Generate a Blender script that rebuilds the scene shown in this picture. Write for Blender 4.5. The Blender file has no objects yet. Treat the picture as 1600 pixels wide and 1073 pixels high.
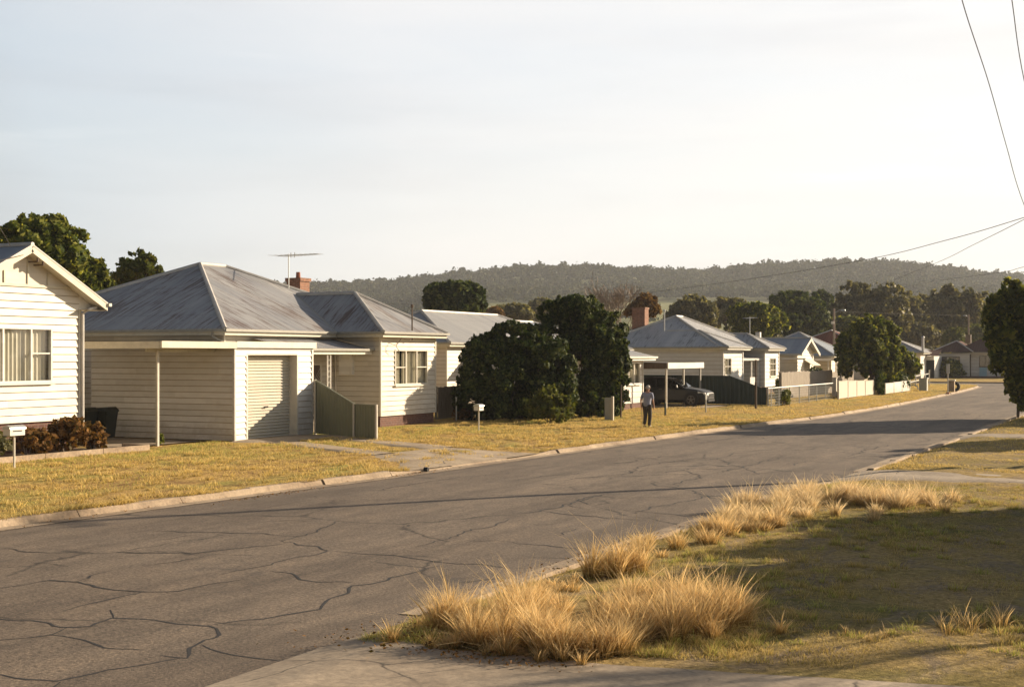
import bpy, math, random
import numpy as np
from mathutils import Vector, Matrix, noise

# ------------------------------------------------------------------ camera, sky, sun, exposure
scene = bpy.context.scene
COL = scene.collection
R = math.radians
H = 2.85                      # eye height above the lawns
CS, SN = 2 / math.sqrt(5), 1 / math.sqrt(5)   # the street runs along +Y; the view is turned 26.57 deg left of it
ZR = -0.12                    # road level

cam = bpy.data.cameras.new("camera")
cam.sensor_width = 36.0
cam.lens = 36.0 * 2100 / 1600
cam.shift_y = 18.5 / 1600
cam.clip_start = 0.1
cam.clip_end = 12000
cam_o = bpy.data.objects.new("camera", cam)
COL.objects.link(cam_o)
cam_o.location = (0, 0, H)
cam_o.rotation_euler = (R(90), 0, math.atan(0.5))
scene.camera = cam_o
scene.render.resolution_x, scene.render.resolution_y = 1024, 686

SUN_EL = 18.5
SUN_AZ = math.degrees(math.atan2(0.6, 0.8))   # clockwise from +Y
world = bpy.data.worlds.new("World")
scene.world = world
world.use_nodes = True
wn, wl = world.node_tree.nodes, world.node_tree.links
wn.clear()
w_out = wn.new("ShaderNodeOutputWorld")
w_bg = wn.new("ShaderNodeBackground")
w_sky = wn.new("ShaderNodeTexSky")
w_sky.sky_type = 'NISHITA'
w_sky.sun_disc = False
w_sky.sun_elevation = R(SUN_EL)
w_sky.sun_rotation = R(SUN_AZ)
w_sky.air_density = 1.0
w_sky.dust_density = 2.0
w_sky.ozone_density = 1.5
w_tc = wn.new("ShaderNodeTexCoord")
w_map = wn.new("ShaderNodeMapping")
w_map.inputs['Rotation'].default_value = (0.05, 0.06, 0.4)
w_map.inputs['Scale'].default_value = (1.0, 1.0, 6.0)
w_n = wn.new("ShaderNodeTexNoise")
w_n.inputs['Scale'].default_value = 1.9
w_n.inputs['Detail'].default_value = 6
w_n.inputs['Roughness'].default_value = 0.5
w_n.inputs['Distortion'].default_value = 0.25
w_r = wn.new("ShaderNodeValToRGB")
w_r.color_ramp.elements[0].position = 0.30
w_r.color_ramp.elements[0].color = (0.66, 0.66, 0.66, 1)
w_r.color_ramp.elements[1].position = 0.66
w_r.color_ramp.elements[1].color = (0.93, 0.93, 0.93, 1)
w_mix = wn.new("ShaderNodeMix")
w_mix.data_type = 'RGBA'
w_mix.inputs['B'].default_value = (6.1, 5.85, 5.5, 1)      # thin high cloud, lit by the low sun
w_bg.inputs['Strength'].default_value = 0.10
wl.new(w_tc.outputs['Generated'], w_map.inputs['Vector'])
wl.new(w_map.outputs['Vector'], w_n.inputs['Vector'])
wl.new(w_n.outputs['Fac'], w_r.inputs['Fac'])
wl.new(w_r.outputs['Color'], w_mix.inputs['Factor'])
# the thin cloud scatters light forward: brighter on the sun's side of the sky
w_dot = wn.new("ShaderNodeVectorMath"); w_dot.operation = 'DOT_PRODUCT'
w_dot.inputs[1].default_value = (0.6 * math.cos(R(SUN_EL)), 0.8 * math.cos(R(SUN_EL)), math.sin(R(SUN_EL)))
w_cr = wn.new("ShaderNodeValToRGB")
for i_, (p_, c_) in enumerate([(0.0, (0.10, 0.105, 0.12)), (0.42, (0.14, 0.145, 0.165)), (0.585, (0.65, 0.70, 0.745)), (0.70, (0.89, 0.868, 0.85)), (1.0, (0.96, 0.92, 0.86))]):
    e_ = w_cr.color_ramp.elements[i_] if i_ < 2 else w_cr.color_ramp.elements.new(p_)
    e_.position = p_; e_.color = (*c_, 1)
w_ma = wn.new("ShaderNodeMath"); w_ma.operation = 'MULTIPLY_ADD'; w_ma.inputs[1].default_value = 0.5; w_ma.inputs[2].default_value = 0.5
w_sc = wn.new("ShaderNodeVectorMath"); w_sc.operation = 'SCALE'; w_sc.inputs['Scale'].default_value = 5.65
wl.new(w_tc.outputs['Generated'], w_dot.inputs[0]); wl.new(w_dot.outputs['Value'], w_ma.inputs[0]); wl.new(w_ma.outputs[0], w_cr.inputs['Fac'])
w_sep = wn.new("ShaderNodeSeparateXYZ"); w_el = wn.new("ShaderNodeValToRGB")      # thinner cloud, darker overhead
w_el.color_ramp.elements[0].position = 0.28; w_el.color_ramp.elements[0].color = (1, 1, 1, 1)
w_el.color_ramp.elements[1].position = 0.62; w_el.color_ramp.elements[1].color = (0.13, 0.14, 0.165, 1)
w_m2 = wn.new("ShaderNodeMix"); w_m2.data_type = 'RGBA'; w_m2.blend_type = 'MULTIPLY'; w_m2.inputs['Factor'].default_value = 1.0
wl.new(w_tc.outputs['Generated'], w_sep.inputs[0]); wl.new(w_sep.outputs[2], w_el.inputs['Fac'])
wl.new(w_cr.outputs['Color'], w_m2.inputs['A']); wl.new(w_el.outputs['Color'], w_m2.inputs['B'])
w_mp2 = wn.new("ShaderNodeMapping"); w_mp2.inputs['Scale'].default_value = (1.0, 1.0, 9.0); w_mp2.inputs['Rotation'].default_value = (0.03, -0.05, 1.1)
w_n2 = wn.new("ShaderNodeTexNoise"); w_n2.inputs['Scale'].default_value = 3.2; w_n2.inputs['Detail'].default_value = 7; w_n2.inputs['Roughness'].default_value = 0.55; w_n2.inputs['Distortion'].default_value = 0.4
w_r2 = wn.new("ShaderNodeValToRGB")                                        # faint streaks in the high cloud
for i_, (p_, c_) in enumerate([(0.30, (0.93, 0.925, 0.93)), (0.52, (1, 1, 1)), (0.64, (1.02, 1.02, 1.015)), (0.74, (1.14, 1.12, 1.09))]):
    e_ = w_r2.color_ramp.elements[i_] if i_ < 2 else w_r2.color_ramp.elements.new(p_)
    e_.position = p_; e_.color = (*c_, 1)
w_m3 = wn.new("ShaderNodeMix"); w_m3.data_type = 'RGBA'; w_m3.blend_type = 'MULTIPLY'; w_m3.inputs['Factor'].default_value = 1.0
wl.new(w_tc.outputs['Generated'], w_mp2.inputs['Vector']); wl.new(w_mp2.outputs['Vector'], w_n2.inputs['Vector']); wl.new(w_n2.outputs['Fac'], w_r2.inputs['Fac'])
wl.new(w_m2.outputs['Result'], w_m3.inputs['A']); wl.new(w_r2.outputs['Color'], w_m3.inputs['B'])
wl.new(w_m3.outputs['Result'], w_sc.inputs[0]); wl.new(w_sc.outputs['Vector'], w_mix.inputs['B'])
wl.new(w_sky.outputs['Color'], w_mix.inputs['A'])
wl.new(w_mix.outputs['Result'], w_bg.inputs['Color'])
wl.new(w_bg.outputs['Background'], w_out.inputs['Surface'])

sun = bpy.data.lights.new("sun", 'SUN')
sun.energy = 5.0
sun.angle = R(0.6)
sun.color = (1.0, 0.805, 0.575)
sun_o = bpy.data.objects.new("sun", sun)
COL.objects.link(sun_o)
sd = Vector((0.6 * math.cos(R(SUN_EL)), 0.8 * math.cos(R(SUN_EL)), math.sin(R(SUN_EL))))
sun_o.rotation_euler = (-sd).to_track_quat('-Z', 'Y').to_euler()
sun_o.location = (60, 80, 60)

scene.view_settings.view_transform = 'Standard'
scene.view_settings.look = 'None'
scene.view_settings.exposure = 0.98
scene.view_settings.gamma = 1.0
scene.cycles.max_bounces = 6
scene.cycles.diffuse_bounces = 3
scene.cycles.glossy_bounces = 2
scene.cycles.transmission_bounces = 3
scene.cycles.transparent_max_bounces = 8
scene.cycles.volume_bounces = 1
scene.cycles.use_denoising = True

# ------------------------------------------------------------------ measuring helpers (photo measurements -> metres)
def G(px, py, z=0.0):
    D = 2100 * (H - z) / (py - 555.0)
    L = D * (px - 800) / 2100
    return (CS * L - SN * D, SN * L + CS * D)
def W(px, D):
    L = D * (px - 800) / 2100
    return (CS * L - SN * D, SN * L + CS * D)
def Zp(py, D):
    return H - (py - 555.0) * D / 2100
def depth(x, y):
    return -SN * x + CS * y
def Yat(px, X):
    r = (px - 800) / 2100
    return X * (CS + r * SN) / (r * CS - SN)
def Xat(px, Y):
    r = (px - 800) / 2100
    return Y * (r * CS - SN) / (CS + r * SN)
def ZatX(px, py, X):
    return Zp(py, depth(X, Yat(px, X)))
def ZatY(px, py, Y):
    return Zp(py, depth(Xat(px, Y), Y))

# ------------------------------------------------------------------ materials
MATS = {}
def _ramp(nt, fac, stops):
    r = nt.nodes.new("ShaderNodeValToRGB")
    els = r.color_ramp.elements
    while len(els) < len(stops):
        els.new(0.5)
    for e, (p, c) in zip(els, stops):
        e.position = p
        e.color = (c[0], c[1], c[2], 1)
    nt.links.new(fac, r.inputs['Fac'])
    return r.outputs['Color']
def _noise(nt, vec, scale, detail=4, rough=0.55, dist=0.0, sc=(1, 1, 1)):
    m = nt.nodes.new("ShaderNodeMapping")
    m.inputs['Scale'].default_value = sc
    nt.links.new(vec, m.inputs['Vector'])
    n = nt.nodes.new("ShaderNodeTexNoise")
    n.inputs['Scale'].default_value = scale
    n.inputs['Detail'].default_value = detail
    n.inputs['Roughness'].default_value = rough
    n.inputs['Distortion'].default_value = dist
    nt.links.new(m.outputs['Vector'], n.inputs['Vector'])
    return n.outputs['Fac']
def _mix(nt, fac, a, b, mode='MIX'):
    m = nt.nodes.new("ShaderNodeMix")
    m.data_type = 'RGBA'
    m.blend_type = mode
    for s, v in (('Factor', fac), ('A', a), ('B', b)):
        if isinstance(v, bpy.types.NodeSocket):
            nt.links.new(v, m.inputs[s])
        elif isinstance(v, tuple):
            m.inputs[s].default_value = (v[0], v[1], v[2], 1)
        else:
            m.inputs[s].default_value = v
    return m.outputs['Result']
def _math(nt, op, a, b=0.0, clamp=False):
    m = nt.nodes.new("ShaderNodeMath")
    m.operation = op
    m.use_clamp = clamp
    for i, v in enumerate((a, b)):
        if isinstance(v, bpy.types.NodeSocket):
            nt.links.new(v, m.inputs[i])
        else:
            m.inputs[i].default_value = v
    return m.outputs[0]
def _bump(nt, bsdf, height, strength, dist):
    b = nt.nodes.new("ShaderNodeBump")
    b.inputs['Strength'].default_value = strength
    b.inputs['Distance'].default_value = dist
    nt.links.new(height, b.inputs['Height'])
    nt.links.new(b.outputs['Normal'], bsdf.inputs['Normal'])
def newmat(name):
    m = bpy.data.materials.new(name)
    m.use_nodes = True
    nt = m.node_tree
    b = nt.nodes['Principled BSDF']
    tc = nt.nodes.new("ShaderNodeTexCoord")
    MATS[name] = m
    return m, nt, b, tc
def simple(name, c, rough=0.6, var=0.12, scale=3.0, metal=0.0, bump=0.0, bscale=40, dirt=None, dscale=0.8, spec=0.5, sc=(1, 1, 1)):
    m, nt, b, tc = newmat(name)
    n = _noise(nt, tc.outputs['Object'], scale, 5, 0.6, 0, sc)
    col = _ramp(nt, n, [(0.3, tuple(x * (1 - var) for x in c)), (0.7, tuple(min(1, x * (1 + var)) for x in c))])
    if name in ('cream_paint', 'dull_cream_paint', 'white_paint'):
        sp_ = nt.nodes.new("ShaderNodeSeparateXYZ"); gm_ = nt.nodes.new("ShaderNodeNewGeometry")
        nt.links.new(gm_.outputs['Position'], sp_.inputs[0])
        al = _math(nt, 'ADD', sp_.outputs[0], sp_.outputs[1])
        row = _math(nt, 'FLOOR', _math(nt, 'MULTIPLY', sp_.outputs[2], 5.0))
        wn1 = nt.nodes.new("ShaderNodeTexWhiteNoise"); wn1.noise_dimensions = '2D'
        cb_ = nt.nodes.new("ShaderNodeCombineXYZ")
        nt.links.new(_math(nt, 'FLOOR', _math(nt, 'ADD', _math(nt, 'MULTIPLY', al, .28), _math(nt, 'MULTIPLY', row, 3.37))), cb_.inputs[0]); nt.links.new(row, cb_.inputs[1])
        nt.links.new(cb_.outputs[0], wn1.inputs['Vector'])
        col = _mix(nt, 1.0, col, _ramp(nt, wn1.outputs['Value'], [(0, (.90, .895, .88)), (1, (1.05, 1.05, 1.05))]), 'MULTIPLY')
        spl = _math(nt, 'ADD', _math(nt, 'MULTIPLY', sp_.outputs[2], -.9), _math(nt, 'MULTIPLY', _noise(nt, tc.outputs['Object'], 3.0, 5, .7), 1.5))
        col = _mix(nt, _ramp(nt, spl, [(0.15, (0, 0, 0)), (0.75, (.45, .45, .45))]), col, (0.30, 0.24, 0.165))
    if dirt:
        n2 = _noise(nt, tc.outputs['Object'], dscale, 6, 0.65, 0.3, sc)
        f = _ramp(nt, n2, [(0.50, (0, 0, 0)), (0.72, (1, 1, 1))])
        f = _math(nt, 'MULTIPLY', f, 0.30)
        col = _mix(nt, f, col, dirt)
    nt.links.new(col, b.inputs['Base Color'])
    b.inputs['Roughness'].default_value = rough
    b.inputs['Metallic'].default_value = metal
    b.inputs['Specular IOR Level'].default_value = spec
    if bump:
        n3 = _noise(nt, tc.outputs['Object'], bscale, 3)
        _bump(nt, b, n3, bump, 0.01)
    return m

M = {}
M['cream'] = simple('cream_paint', (0.62, 0.575, 0.49), 0.55, 0.05, 2.0, dirt=(0.50, 0.43, 0.32), dscale=1.3, sc=(1, 1, 2.2), bump=0.15)
M['cream_dull'] = simple('dull_cream_paint', (0.60, 0.555, 0.465), 0.6, 0.06, 2.0, dirt=(0.42, 0.36, 0.27), dscale=1.5, sc=(1, 1, 2.0), bump=0.15)
M['white'] = simple('white_paint', (0.65, 0.63, 0.585), 0.5, 0.05, 2.4, dirt=(0.48, 0.43, 0.36), dscale=1.6, sc=(1, 1, 2.0), bump=0.15)
M['trim'] = simple('trim_paint', (0.62, 0.58, 0.49), 0.5, 0.06, 4, dirt=(0.4, 0.35, 0.27), dscale=3)
M['fascia'] = simple('fascia_paint', (0.55, 0.51, 0.40), 0.5, 0.08, 4, dirt=(0.3, 0.26, 0.2), dscale=3)
M['gutter'] = simple('gutter_metal', (0.27, 0.26, 0.22), 0.45, 0.12, 5)
M['door_metal'] = simple('roller_door_paint', (0.50, 0.465, 0.38), 0.5, 0.04, 2, dirt=(0.4, 0.35, 0.26), dscale=2, sc=(1, 1, .6))
M['joint'] = simple('grime_and_shade_joint', (0.40, 0.34, 0.25), 0.9, 0.2)  # lap lines of the weatherboards: grime, with the lap's shade put into the colour
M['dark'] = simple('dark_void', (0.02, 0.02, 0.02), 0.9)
M['black_plastic'] = simple('dark_green_plastic', (0.018, 0.024, 0.02), 0.45, 0.2)
M['grey_paint'] = simple('grey_paint', (0.36, 0.36, 0.33), 0.55, 0.1, 3)
M['post_metal'] = simple('post_metal', (0.50, 0.47, 0.40), 0.45, 0.1, 6)
M['galv'] = simple('galvanised_steel', (0.42, 0.43, 0.42), 0.4, 0.12, 8, metal=0.5)
M['fence_olive'] = simple('olive_steel_sheet', (0.155, 0.165, 0.105), 0.45, 0.08, 2, dirt=(0.2, 0.17, 0.11), dscale=1.6)
M['fence_green'] = simple('dark_green_steel_sheet', (0.035, 0.055, 0.045), 0.5, 0.1, 2)
M['timber_grey'] = simple('weathered_timber', (0.27, 0.23, 0.18), 0.85, 0.3, 6, sc=(4, 4, .5), bump=0.4)
M['timber_pale'] = simple('pale_weathered_timber', (0.50, 0.46, 0.38), 0.8, 0.2, 6, sc=(4, 4, .5), bump=0.3)
M['timber_dark'] = simple('dark_timber', (0.10, 0.07, 0.05), 0.85, 0.3, 5, sc=(4, 4, .5), bump=0.4)
M['curtain'] = simple('curtain_cloth', (0.70, 0.64, 0.52), 0.9, 0.08, 3)
M['blind'] = simple('blind_slats', (0.66, 0.62, 0.53), 0.7, 0.06, 3)
M['rubber'] = simple('tyre_rubber', (0.02, 0.02, 0.02), 0.8, 0.2, 8)
M['skin'] = simple('skin', (0.42, 0.24, 0.16), 0.6, 0.08, 12)
M['shirt'] = simple('shirt_cloth', (0.26, 0.28, 0.36), 0.9, 0.12, 9, bump=0.5, bscale=14)
M['trousers'] = simple('trouser_cloth', (0.045, 0.04, 0.037), 0.9, 0.2, 9, bump=0.5, bscale=12)
M['hair'] = simple('grey_hair', (0.42, 0.39, 0.35), 0.8, 0.2, 30)
M['leather'] = simple('shoe_leather', (0.03, 0.022, 0.018), 0.5, 0.2, 9)
M['bark'] = simple('bark', (0.13, 0.10, 0.075), 0.9, 0.35, 5, sc=(3, 3, .7), bump=0.8, bscale=12)
M['bark_pale'] = simple('pale_bark', (0.27, 0.22, 0.18), 0.9, 0.25, 5, sc=(3, 3, .7), bump=0.6, bscale=12)
M['blue_plastic'] = simple('blue_purple_plastic', (0.06, 0.05, 0.16), 0.45, 0.1)
M['wire'] = simple('cable', (0.04, 0.035, 0.03), 0.6, 0.1)
M['blue_glass_panel'] = simple('pale_blue_panel', (0.24, 0.42, 0.52), 0.4, 0.05)
M['soil'] = simple('garden_soil', (0.10, 0.07, 0.045), 0.95, 0.4, 5, bump=0.8, bscale=16)
M['terracotta'] = simple('terracotta', (0.28, 0.10, 0.055), 0.8, 0.2, 6, bump=0.4, bscale=25)

def concrete(name, c, stain, crack=True):
    m, nt, b, tc = newmat(name)
    o = tc.outputs['Object']
    n1 = _noise(nt, o, 0.7, 6, 0.65, 0.4)
    n2 = _noise(nt, o, 14, 4, 0.7)
    col = _ramp(nt, n1, [(0.32, stain), (0.62, c)])
    sp = _ramp(nt, n2, [(0.35, (0.72, 0.72, 0.72)), (0.65, (1.12, 1.1, 1.08))])
    col = _mix(nt, 1.0, col, sp, 'MULTIPLY')
    h = n2
    if crack:
        wn_ = nt.nodes.new("ShaderNodeTexNoise")
        wn_.inputs['Scale'].default_value = 1.4
        wn_.inputs['Detail'].default_value = 5
        nt.links.new(o, wn_.inputs['Vector'])
        vm = _mix(nt, 0.35, o, wn_.outputs['Color'])
        v = nt.nodes.new("ShaderNodeTexVoronoi")
        v.feature = 'DISTANCE_TO_EDGE'
        v.inputs['Scale'].default_value = 0.62
        nt.links.new(vm, v.inputs['Vector'])
        f = _ramp(nt, v.outputs['Distance'], [(0.0, (1, 1, 1)), (0.009, (0, 0, 0))])
        msk = _ramp(nt, _noise(nt, o, 0.5, 3), [(0.45, (0, 0, 0)), (0.52, (1, 1, 1))])
        f = _mix(nt, 1.0, f, msk, 'MULTIPLY')
        col = _mix(nt, f, col, (0.05, 0.04, 0.03))
    nt.links.new(col, b.inputs['Base Color'])
    b.inputs['Roughness'].default_value = 0.9
    _bump(nt, b, h, 0.5, 0.006)
    return m
M['concrete'] = concrete('old_concrete', (0.42, 0.345, 0.255), (0.22, 0.175, 0.125))
M['kerb'] = concrete('kerb_concrete', (0.42, 0.33, 0.23), (0.20, 0.145, 0.095), False)
M['drive'] = concrete('drive_concrete', (0.47, 0.375, 0.26), (0.27, 0.205, 0.135))

def asphalt():
    m, nt, b, tc = newmat('asphalt')
    o = tc.outputs['Object']
    n1 = _noise(nt, o, 0.22, 5, 0.6, 0.5, (1.6, .5, 1))
    n2 = _noise(nt, o, 26, 4, 0.8)
    n3 = _noise(nt, o, 1.7, 5, 0.7, 0.4, (1.4, .7, 1))
    col = _ramp(nt, n1, [(0.30, (0.128, 0.101, 0.077)), (0.70, (0.195, 0.158, 0.122))])
    c3 = _ramp(nt, n3, [(0.30, (0.80, 0.80, 0.81)), (0.70, (1.18, 1.16, 1.13))])
    col = _mix(nt, 1.0, col, c3, 'MULTIPLY')
    sp = _ramp(nt, n2, [(0.34, (0.45, 0.45, 0.46)), (0.52, (1.0, 1.0, 1.0)), (0.68, (1.75, 1.7, 1.6))])
    col = _mix(nt, 1.0, col, sp, 'MULTIPLY')
    n4 = _noise(nt, o, 1.0, 5, 0.7, 0.2, (1.3, .12, 1))
    col = _mix(nt, 1.0, col, _ramp(nt, n4, [(0.36, (0.78, 0.78, 0.78)), (0.5, (1, 1, 1)), (0.66, (1.18, 1.17, 1.14))]), 'MULTIPLY')
    n5 = _noise(nt, o, 0.55, 6, 0.75, 1.2)
    col = _mix(nt, _ramp(nt, n5, [(0.60, (0, 0, 0)), (0.66, (.55, .55, .55))]), col, (0.075, 0.066, 0.058))
    # hairline cracks across the whole surface
    wn_ = nt.nodes.new("ShaderNodeTexNoise")
    wn_.inputs['Scale'].default_value = 1.1
    wn_.inputs['Detail'].default_value = 6
    nt.links.new(o, wn_.inputs['Vector'])
    vm = _mix(nt, 0.5, o, wn_.outputs['Color'])
    v = nt.nodes.new("ShaderNodeTexVoronoi")
    v.feature = 'DISTANCE_TO_EDGE'
    v.inputs['Scale'].default_value = 0.42
    nt.links.new(vm, v.inputs['Vector'])
    f = _ramp(nt, v.outputs['Distance'], [(0.0, (1, 1, 1)), (0.013, (0, 0, 0))])
    msk = _ramp(nt, _noise(nt, o, 0.33, 4), [(0.44, (0, 0, 0)), (0.54, (0.9, 0.9, 0.9))])
    f = _mix(nt, 1.0, f, msk, 'MULTIPLY')
    col = _mix(nt, f, col, (0.03, 0.025, 0.02))
    nt.links.new(col, b.inputs['Base Color'])
    b.inputs['Roughness'].default_value = 0.85
    b.inputs['Specular IOR Level'].default_value = 0.35
    _bump(nt, b, n2, 0.75, 0.012)
    return m
M['asphalt'] = asphalt()
M['seal'] = simple('crack_tar', (0.018, 0.016, 0.015), 0.75, 0.3, 6)

def lawn(name, straw, green, dirt, gpos=0.5, dpos=0.62):
    m, nt, b, tc = newmat(name)
    o = tc.outputs['Object']
    n1 = _noise(nt, o, 0.30, 6, 0.62, 0.5)
    n2 = _noise(nt, o, 1.3, 6, 0.7, 0.8, (1.3, .8, 1))
    n3 = _noise(nt, o, 11, 5, 0.8, 0.4)
    col = _ramp(nt, n1, [(gpos - .12, green), (gpos + .10, straw)])
    d = _ramp(nt, n2, [(dpos - .06, (0, 0, 0)), (dpos + .10, (0.85, 0.85, 0.85))])
    col = _mix(nt, d, col, dirt)
    sp = _ramp(nt, n3, [(0.32, (0.45, 0.45, 0.42)), (0.55, (1.0, 1.0, 1.0)), (0.72, (1.5, 1.45, 1.3))])
    col = _mix(nt, 1.0, col, sp, 'MULTIPLY')
    nt.links.new(col, b.inputs['Base Color'])
    b.inputs['Roughness'].default_value = 0.95
    b.inputs['Specular IOR Level'].default_value = 0.1
    _bump(nt, b, n3, 1.0, 0.05)
    return m
M['lawn'] = lawn('lawn_ground', (0.54, 0.36, 0.13), (0.33, 0.33, 0.085), (0.22, 0.13, 0.06), 0.45, 0.54)
M['lawn_r'] = lawn('dry_verge_ground', (0.44, 0.32, 0.13), (0.20, 0.19, 0.055), (0.30, 0.235, 0.16), 0.47, 0.53)
M['field'] = lawn('hill_ground', (0.30, 0.28, 0.13), (0.17, 0.21, 0.09), (0.22, 0.19, 0.10), 0.5, 0.70)

def roofing(name, c, rust, rust_lo=0.60, hue=(0.20, 0.22, 0.24), joint=True, pitch=0.076):
    """corrugated sheet: UV u runs along the eave in metres, v up the slope"""
    m, nt, b, tc = newmat(name)
    uv = tc.outputs['UV']
    sep = nt.nodes.new("ShaderNodeSeparateXYZ")
    nt.links.new(uv, sep.inputs[0])
    wv = _math(nt, 'SINE', _math(nt, 'MULTIPLY', sep.outputs[0], 2 * math.pi / pitch))
    sheet = nt.nodes.new("ShaderNodeTexWhiteNoise")
    sheet.noise_dimensions = '1D'
    nt.links.new(_math(nt, 'FLOOR', _math(nt, 'MULTIPLY', sep.outputs[0], 1 / 0.76)), sheet.inputs['W'])
    n1 = _noise(nt, uv, 1.0, 6, 0.65, 0.2, (1.6, .22, 1))
    n2 = _noise(nt, uv, 1.0, 6, 0.75, 0.3, (7.0, .55, 1))
    n3 = _noise(nt, uv, 0.35, 3)
    col = _ramp(nt, n1, [(0.3, hue), (0.7, c)])
    sv = _ramp(nt, sheet.outputs['Value'], [(0.0, (0.88, 0.88, 0.9)), (1.0, (1.10, 1.09, 1.06))])
    col = _mix(nt, 1.0, col, sv, 'MULTIPLY')
    rr = _math(nt, 'ADD', _math(nt, 'MULTIPLY', n2, 0.75), _math(nt, 'MULTIPLY', n3, 0.25))
    rr = _math(nt, 'ADD', rr, _math(nt, 'MULTIPLY', _math(nt, 'SUBTRACT', sheet.outputs['Value'], 0.5), 0.05))
    f = _ramp(nt, rr, [(rust_lo - 0.07, (0, 0, 0)), (rust_lo + 0.03, (0.9, 0.9, 0.9))])
    col = _mix(nt, f, col, rust)
    if joint:
        fr = _math(nt, 'FRACT', _math(nt, 'MULTIPLY', sep.outputs[1], 1 / 2.9))
        j = _ramp(nt, fr, [(0.0, (0.45, 0.45, 0.45)), (0.02, (0, 0, 0))])
        col = _mix(nt, j, col, (0.08, 0.07, 0.06))
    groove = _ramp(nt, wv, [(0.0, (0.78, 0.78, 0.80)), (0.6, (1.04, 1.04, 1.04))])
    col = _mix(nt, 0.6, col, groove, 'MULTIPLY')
    nt.links.new(col, b.inputs['Base Color'])
    b.inputs['Roughness'].default_value = 0.55 if joint else 0.9
    b.inputs['Metallic'].default_value = 0.15 if joint else 0.0
    b.inputs['Specular IOR Level'].default_value = 0.4 if joint else 0.1
    _bump(nt, b, wv, 0.6, 0.012)
    return m
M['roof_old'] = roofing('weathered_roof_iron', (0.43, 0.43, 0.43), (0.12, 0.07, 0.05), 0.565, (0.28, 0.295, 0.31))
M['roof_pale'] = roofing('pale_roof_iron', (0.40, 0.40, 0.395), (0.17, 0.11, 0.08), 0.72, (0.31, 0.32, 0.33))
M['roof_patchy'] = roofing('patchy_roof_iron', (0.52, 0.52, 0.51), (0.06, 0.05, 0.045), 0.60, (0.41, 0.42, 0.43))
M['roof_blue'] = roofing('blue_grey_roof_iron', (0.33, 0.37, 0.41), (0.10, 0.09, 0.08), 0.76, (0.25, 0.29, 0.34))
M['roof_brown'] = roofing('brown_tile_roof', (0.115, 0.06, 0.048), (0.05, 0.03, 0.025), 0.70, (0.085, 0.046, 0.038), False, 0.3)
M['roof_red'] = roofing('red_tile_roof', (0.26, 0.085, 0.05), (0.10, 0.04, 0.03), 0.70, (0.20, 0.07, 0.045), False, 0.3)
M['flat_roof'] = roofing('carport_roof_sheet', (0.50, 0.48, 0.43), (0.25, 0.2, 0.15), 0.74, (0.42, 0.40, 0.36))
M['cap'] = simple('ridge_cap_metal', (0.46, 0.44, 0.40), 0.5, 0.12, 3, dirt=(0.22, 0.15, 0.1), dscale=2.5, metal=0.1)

def brick(name, c1, c2, mort):
    m, nt, b, tc = newmat(name)
    t = nt.nodes.new("ShaderNodeTexBrick")
    sep = nt.nodes.new("ShaderNodeSeparateXYZ")
    nt.links.new(tc.outputs['Object'], sep.inputs[0])
    com = nt.nodes.new("ShaderNodeCombineXYZ")
    nt.links.new(_math(nt, 'ADD', sep.outputs[0], sep.outputs[1]), com.inputs[0])
    nt.links.new(sep.outputs[2], com.inputs[1])
    nt.links.new(com.outputs[0], t.inputs['Vector'])
    t.inputs['Scale'].default_value = 1.0
    t.inputs['Brick Width'].default_value = 0.24
    t.inputs['Row Height'].default_value = 0.086
    t.inputs['Mortar Size'].default_value = 0.009
    t.inputs['Color1'].default_value = (*c1, 1)
    t.inputs['Color2'].default_value = (*c2, 1)
    t.inputs['Mortar'].default_value = (*mort, 1)
    n = _noise(nt, tc.outputs['Object'], 8, 4, 0.7)
    col = _mix(nt, 1.0, t.outputs['Color'], _ramp(nt, n, [(0.3, (0.7, 0.7, 0.7)), (0.7, (1.2, 1.2, 1.2))]), 'MULTIPLY')
    nt.links.new(col, b.inputs['Base Color'])
    b.inputs['Roughness'].default_value = 0.9
    return m
M['brick_orange'] = brick('orange_brick', (0.31, 0.13, 0.075), (0.22, 0.095, 0.055), (0.25, 0.20, 0.15))
M['brick_dark'] = brick('dark_red_brick', (0.16, 0.065, 0.045), (0.11, 0.045, 0.035), (0.16, 0.13, 0.10))

def leaf(name, stops, trans=0.30, rough=0.55):
    m, nt, b, tc = newmat(name)
    g = nt.nodes.new("ShaderNodeNewGeometry")
    rnd = g.outputs['Random Per Island']
    col = _ramp(nt, rnd, stops)
    big = _noise(nt, tc.outputs['Object'], 0.6, 3)
    col = _mix(nt, 1.0, col, _ramp(nt, big, [(0.35, (0.80, 0.80, 0.8)), (0.65, (1.2, 1.2, 1.2))]), 'MULTIPLY')
    nt.links.new(col, b.inputs['Base Color'])
    b.inputs['Roughness'].default_value = rough
    b.inputs['Specular IOR Level'].default_value = 0.3 if rough < .5 else 0.08
    t = nt.nodes.new("ShaderNodeBsdfTranslucent")
    tcol = _mix(nt, 1.0, col, (1.25, 1.2, 0.6), 'MULTIPLY')
    nt.links.new(tcol, t.inputs['Color'])
    mx = nt.nodes.new("ShaderNodeMixShader")
    mx.inputs[0].default_value = trans
    nt.links.new(b.outputs[0], mx.inputs[1])
    nt.links.new(t.outputs[0], mx.inputs[2])
    nt.links.new(mx.outputs[0], nt.nodes['Material Output'].inputs['Surface'])
    return m
M['leaf_dark'] = leaf('dark_shrub_leaf', [(0, (0.018, 0.032, 0.010)), (0.6, (0.045, 0.070, 0.018)), (1, (0.14, 0.155, 0.045))], 0.24, 0.58)
M['leaf_ever'] = leaf('evergreen_leaf', [(0, (0.022, 0.038, 0.013)), (0.6, (0.06, 0.085, 0.025)), (1, (0.15, 0.17, 0.05))], 0.25, 0.8)
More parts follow.
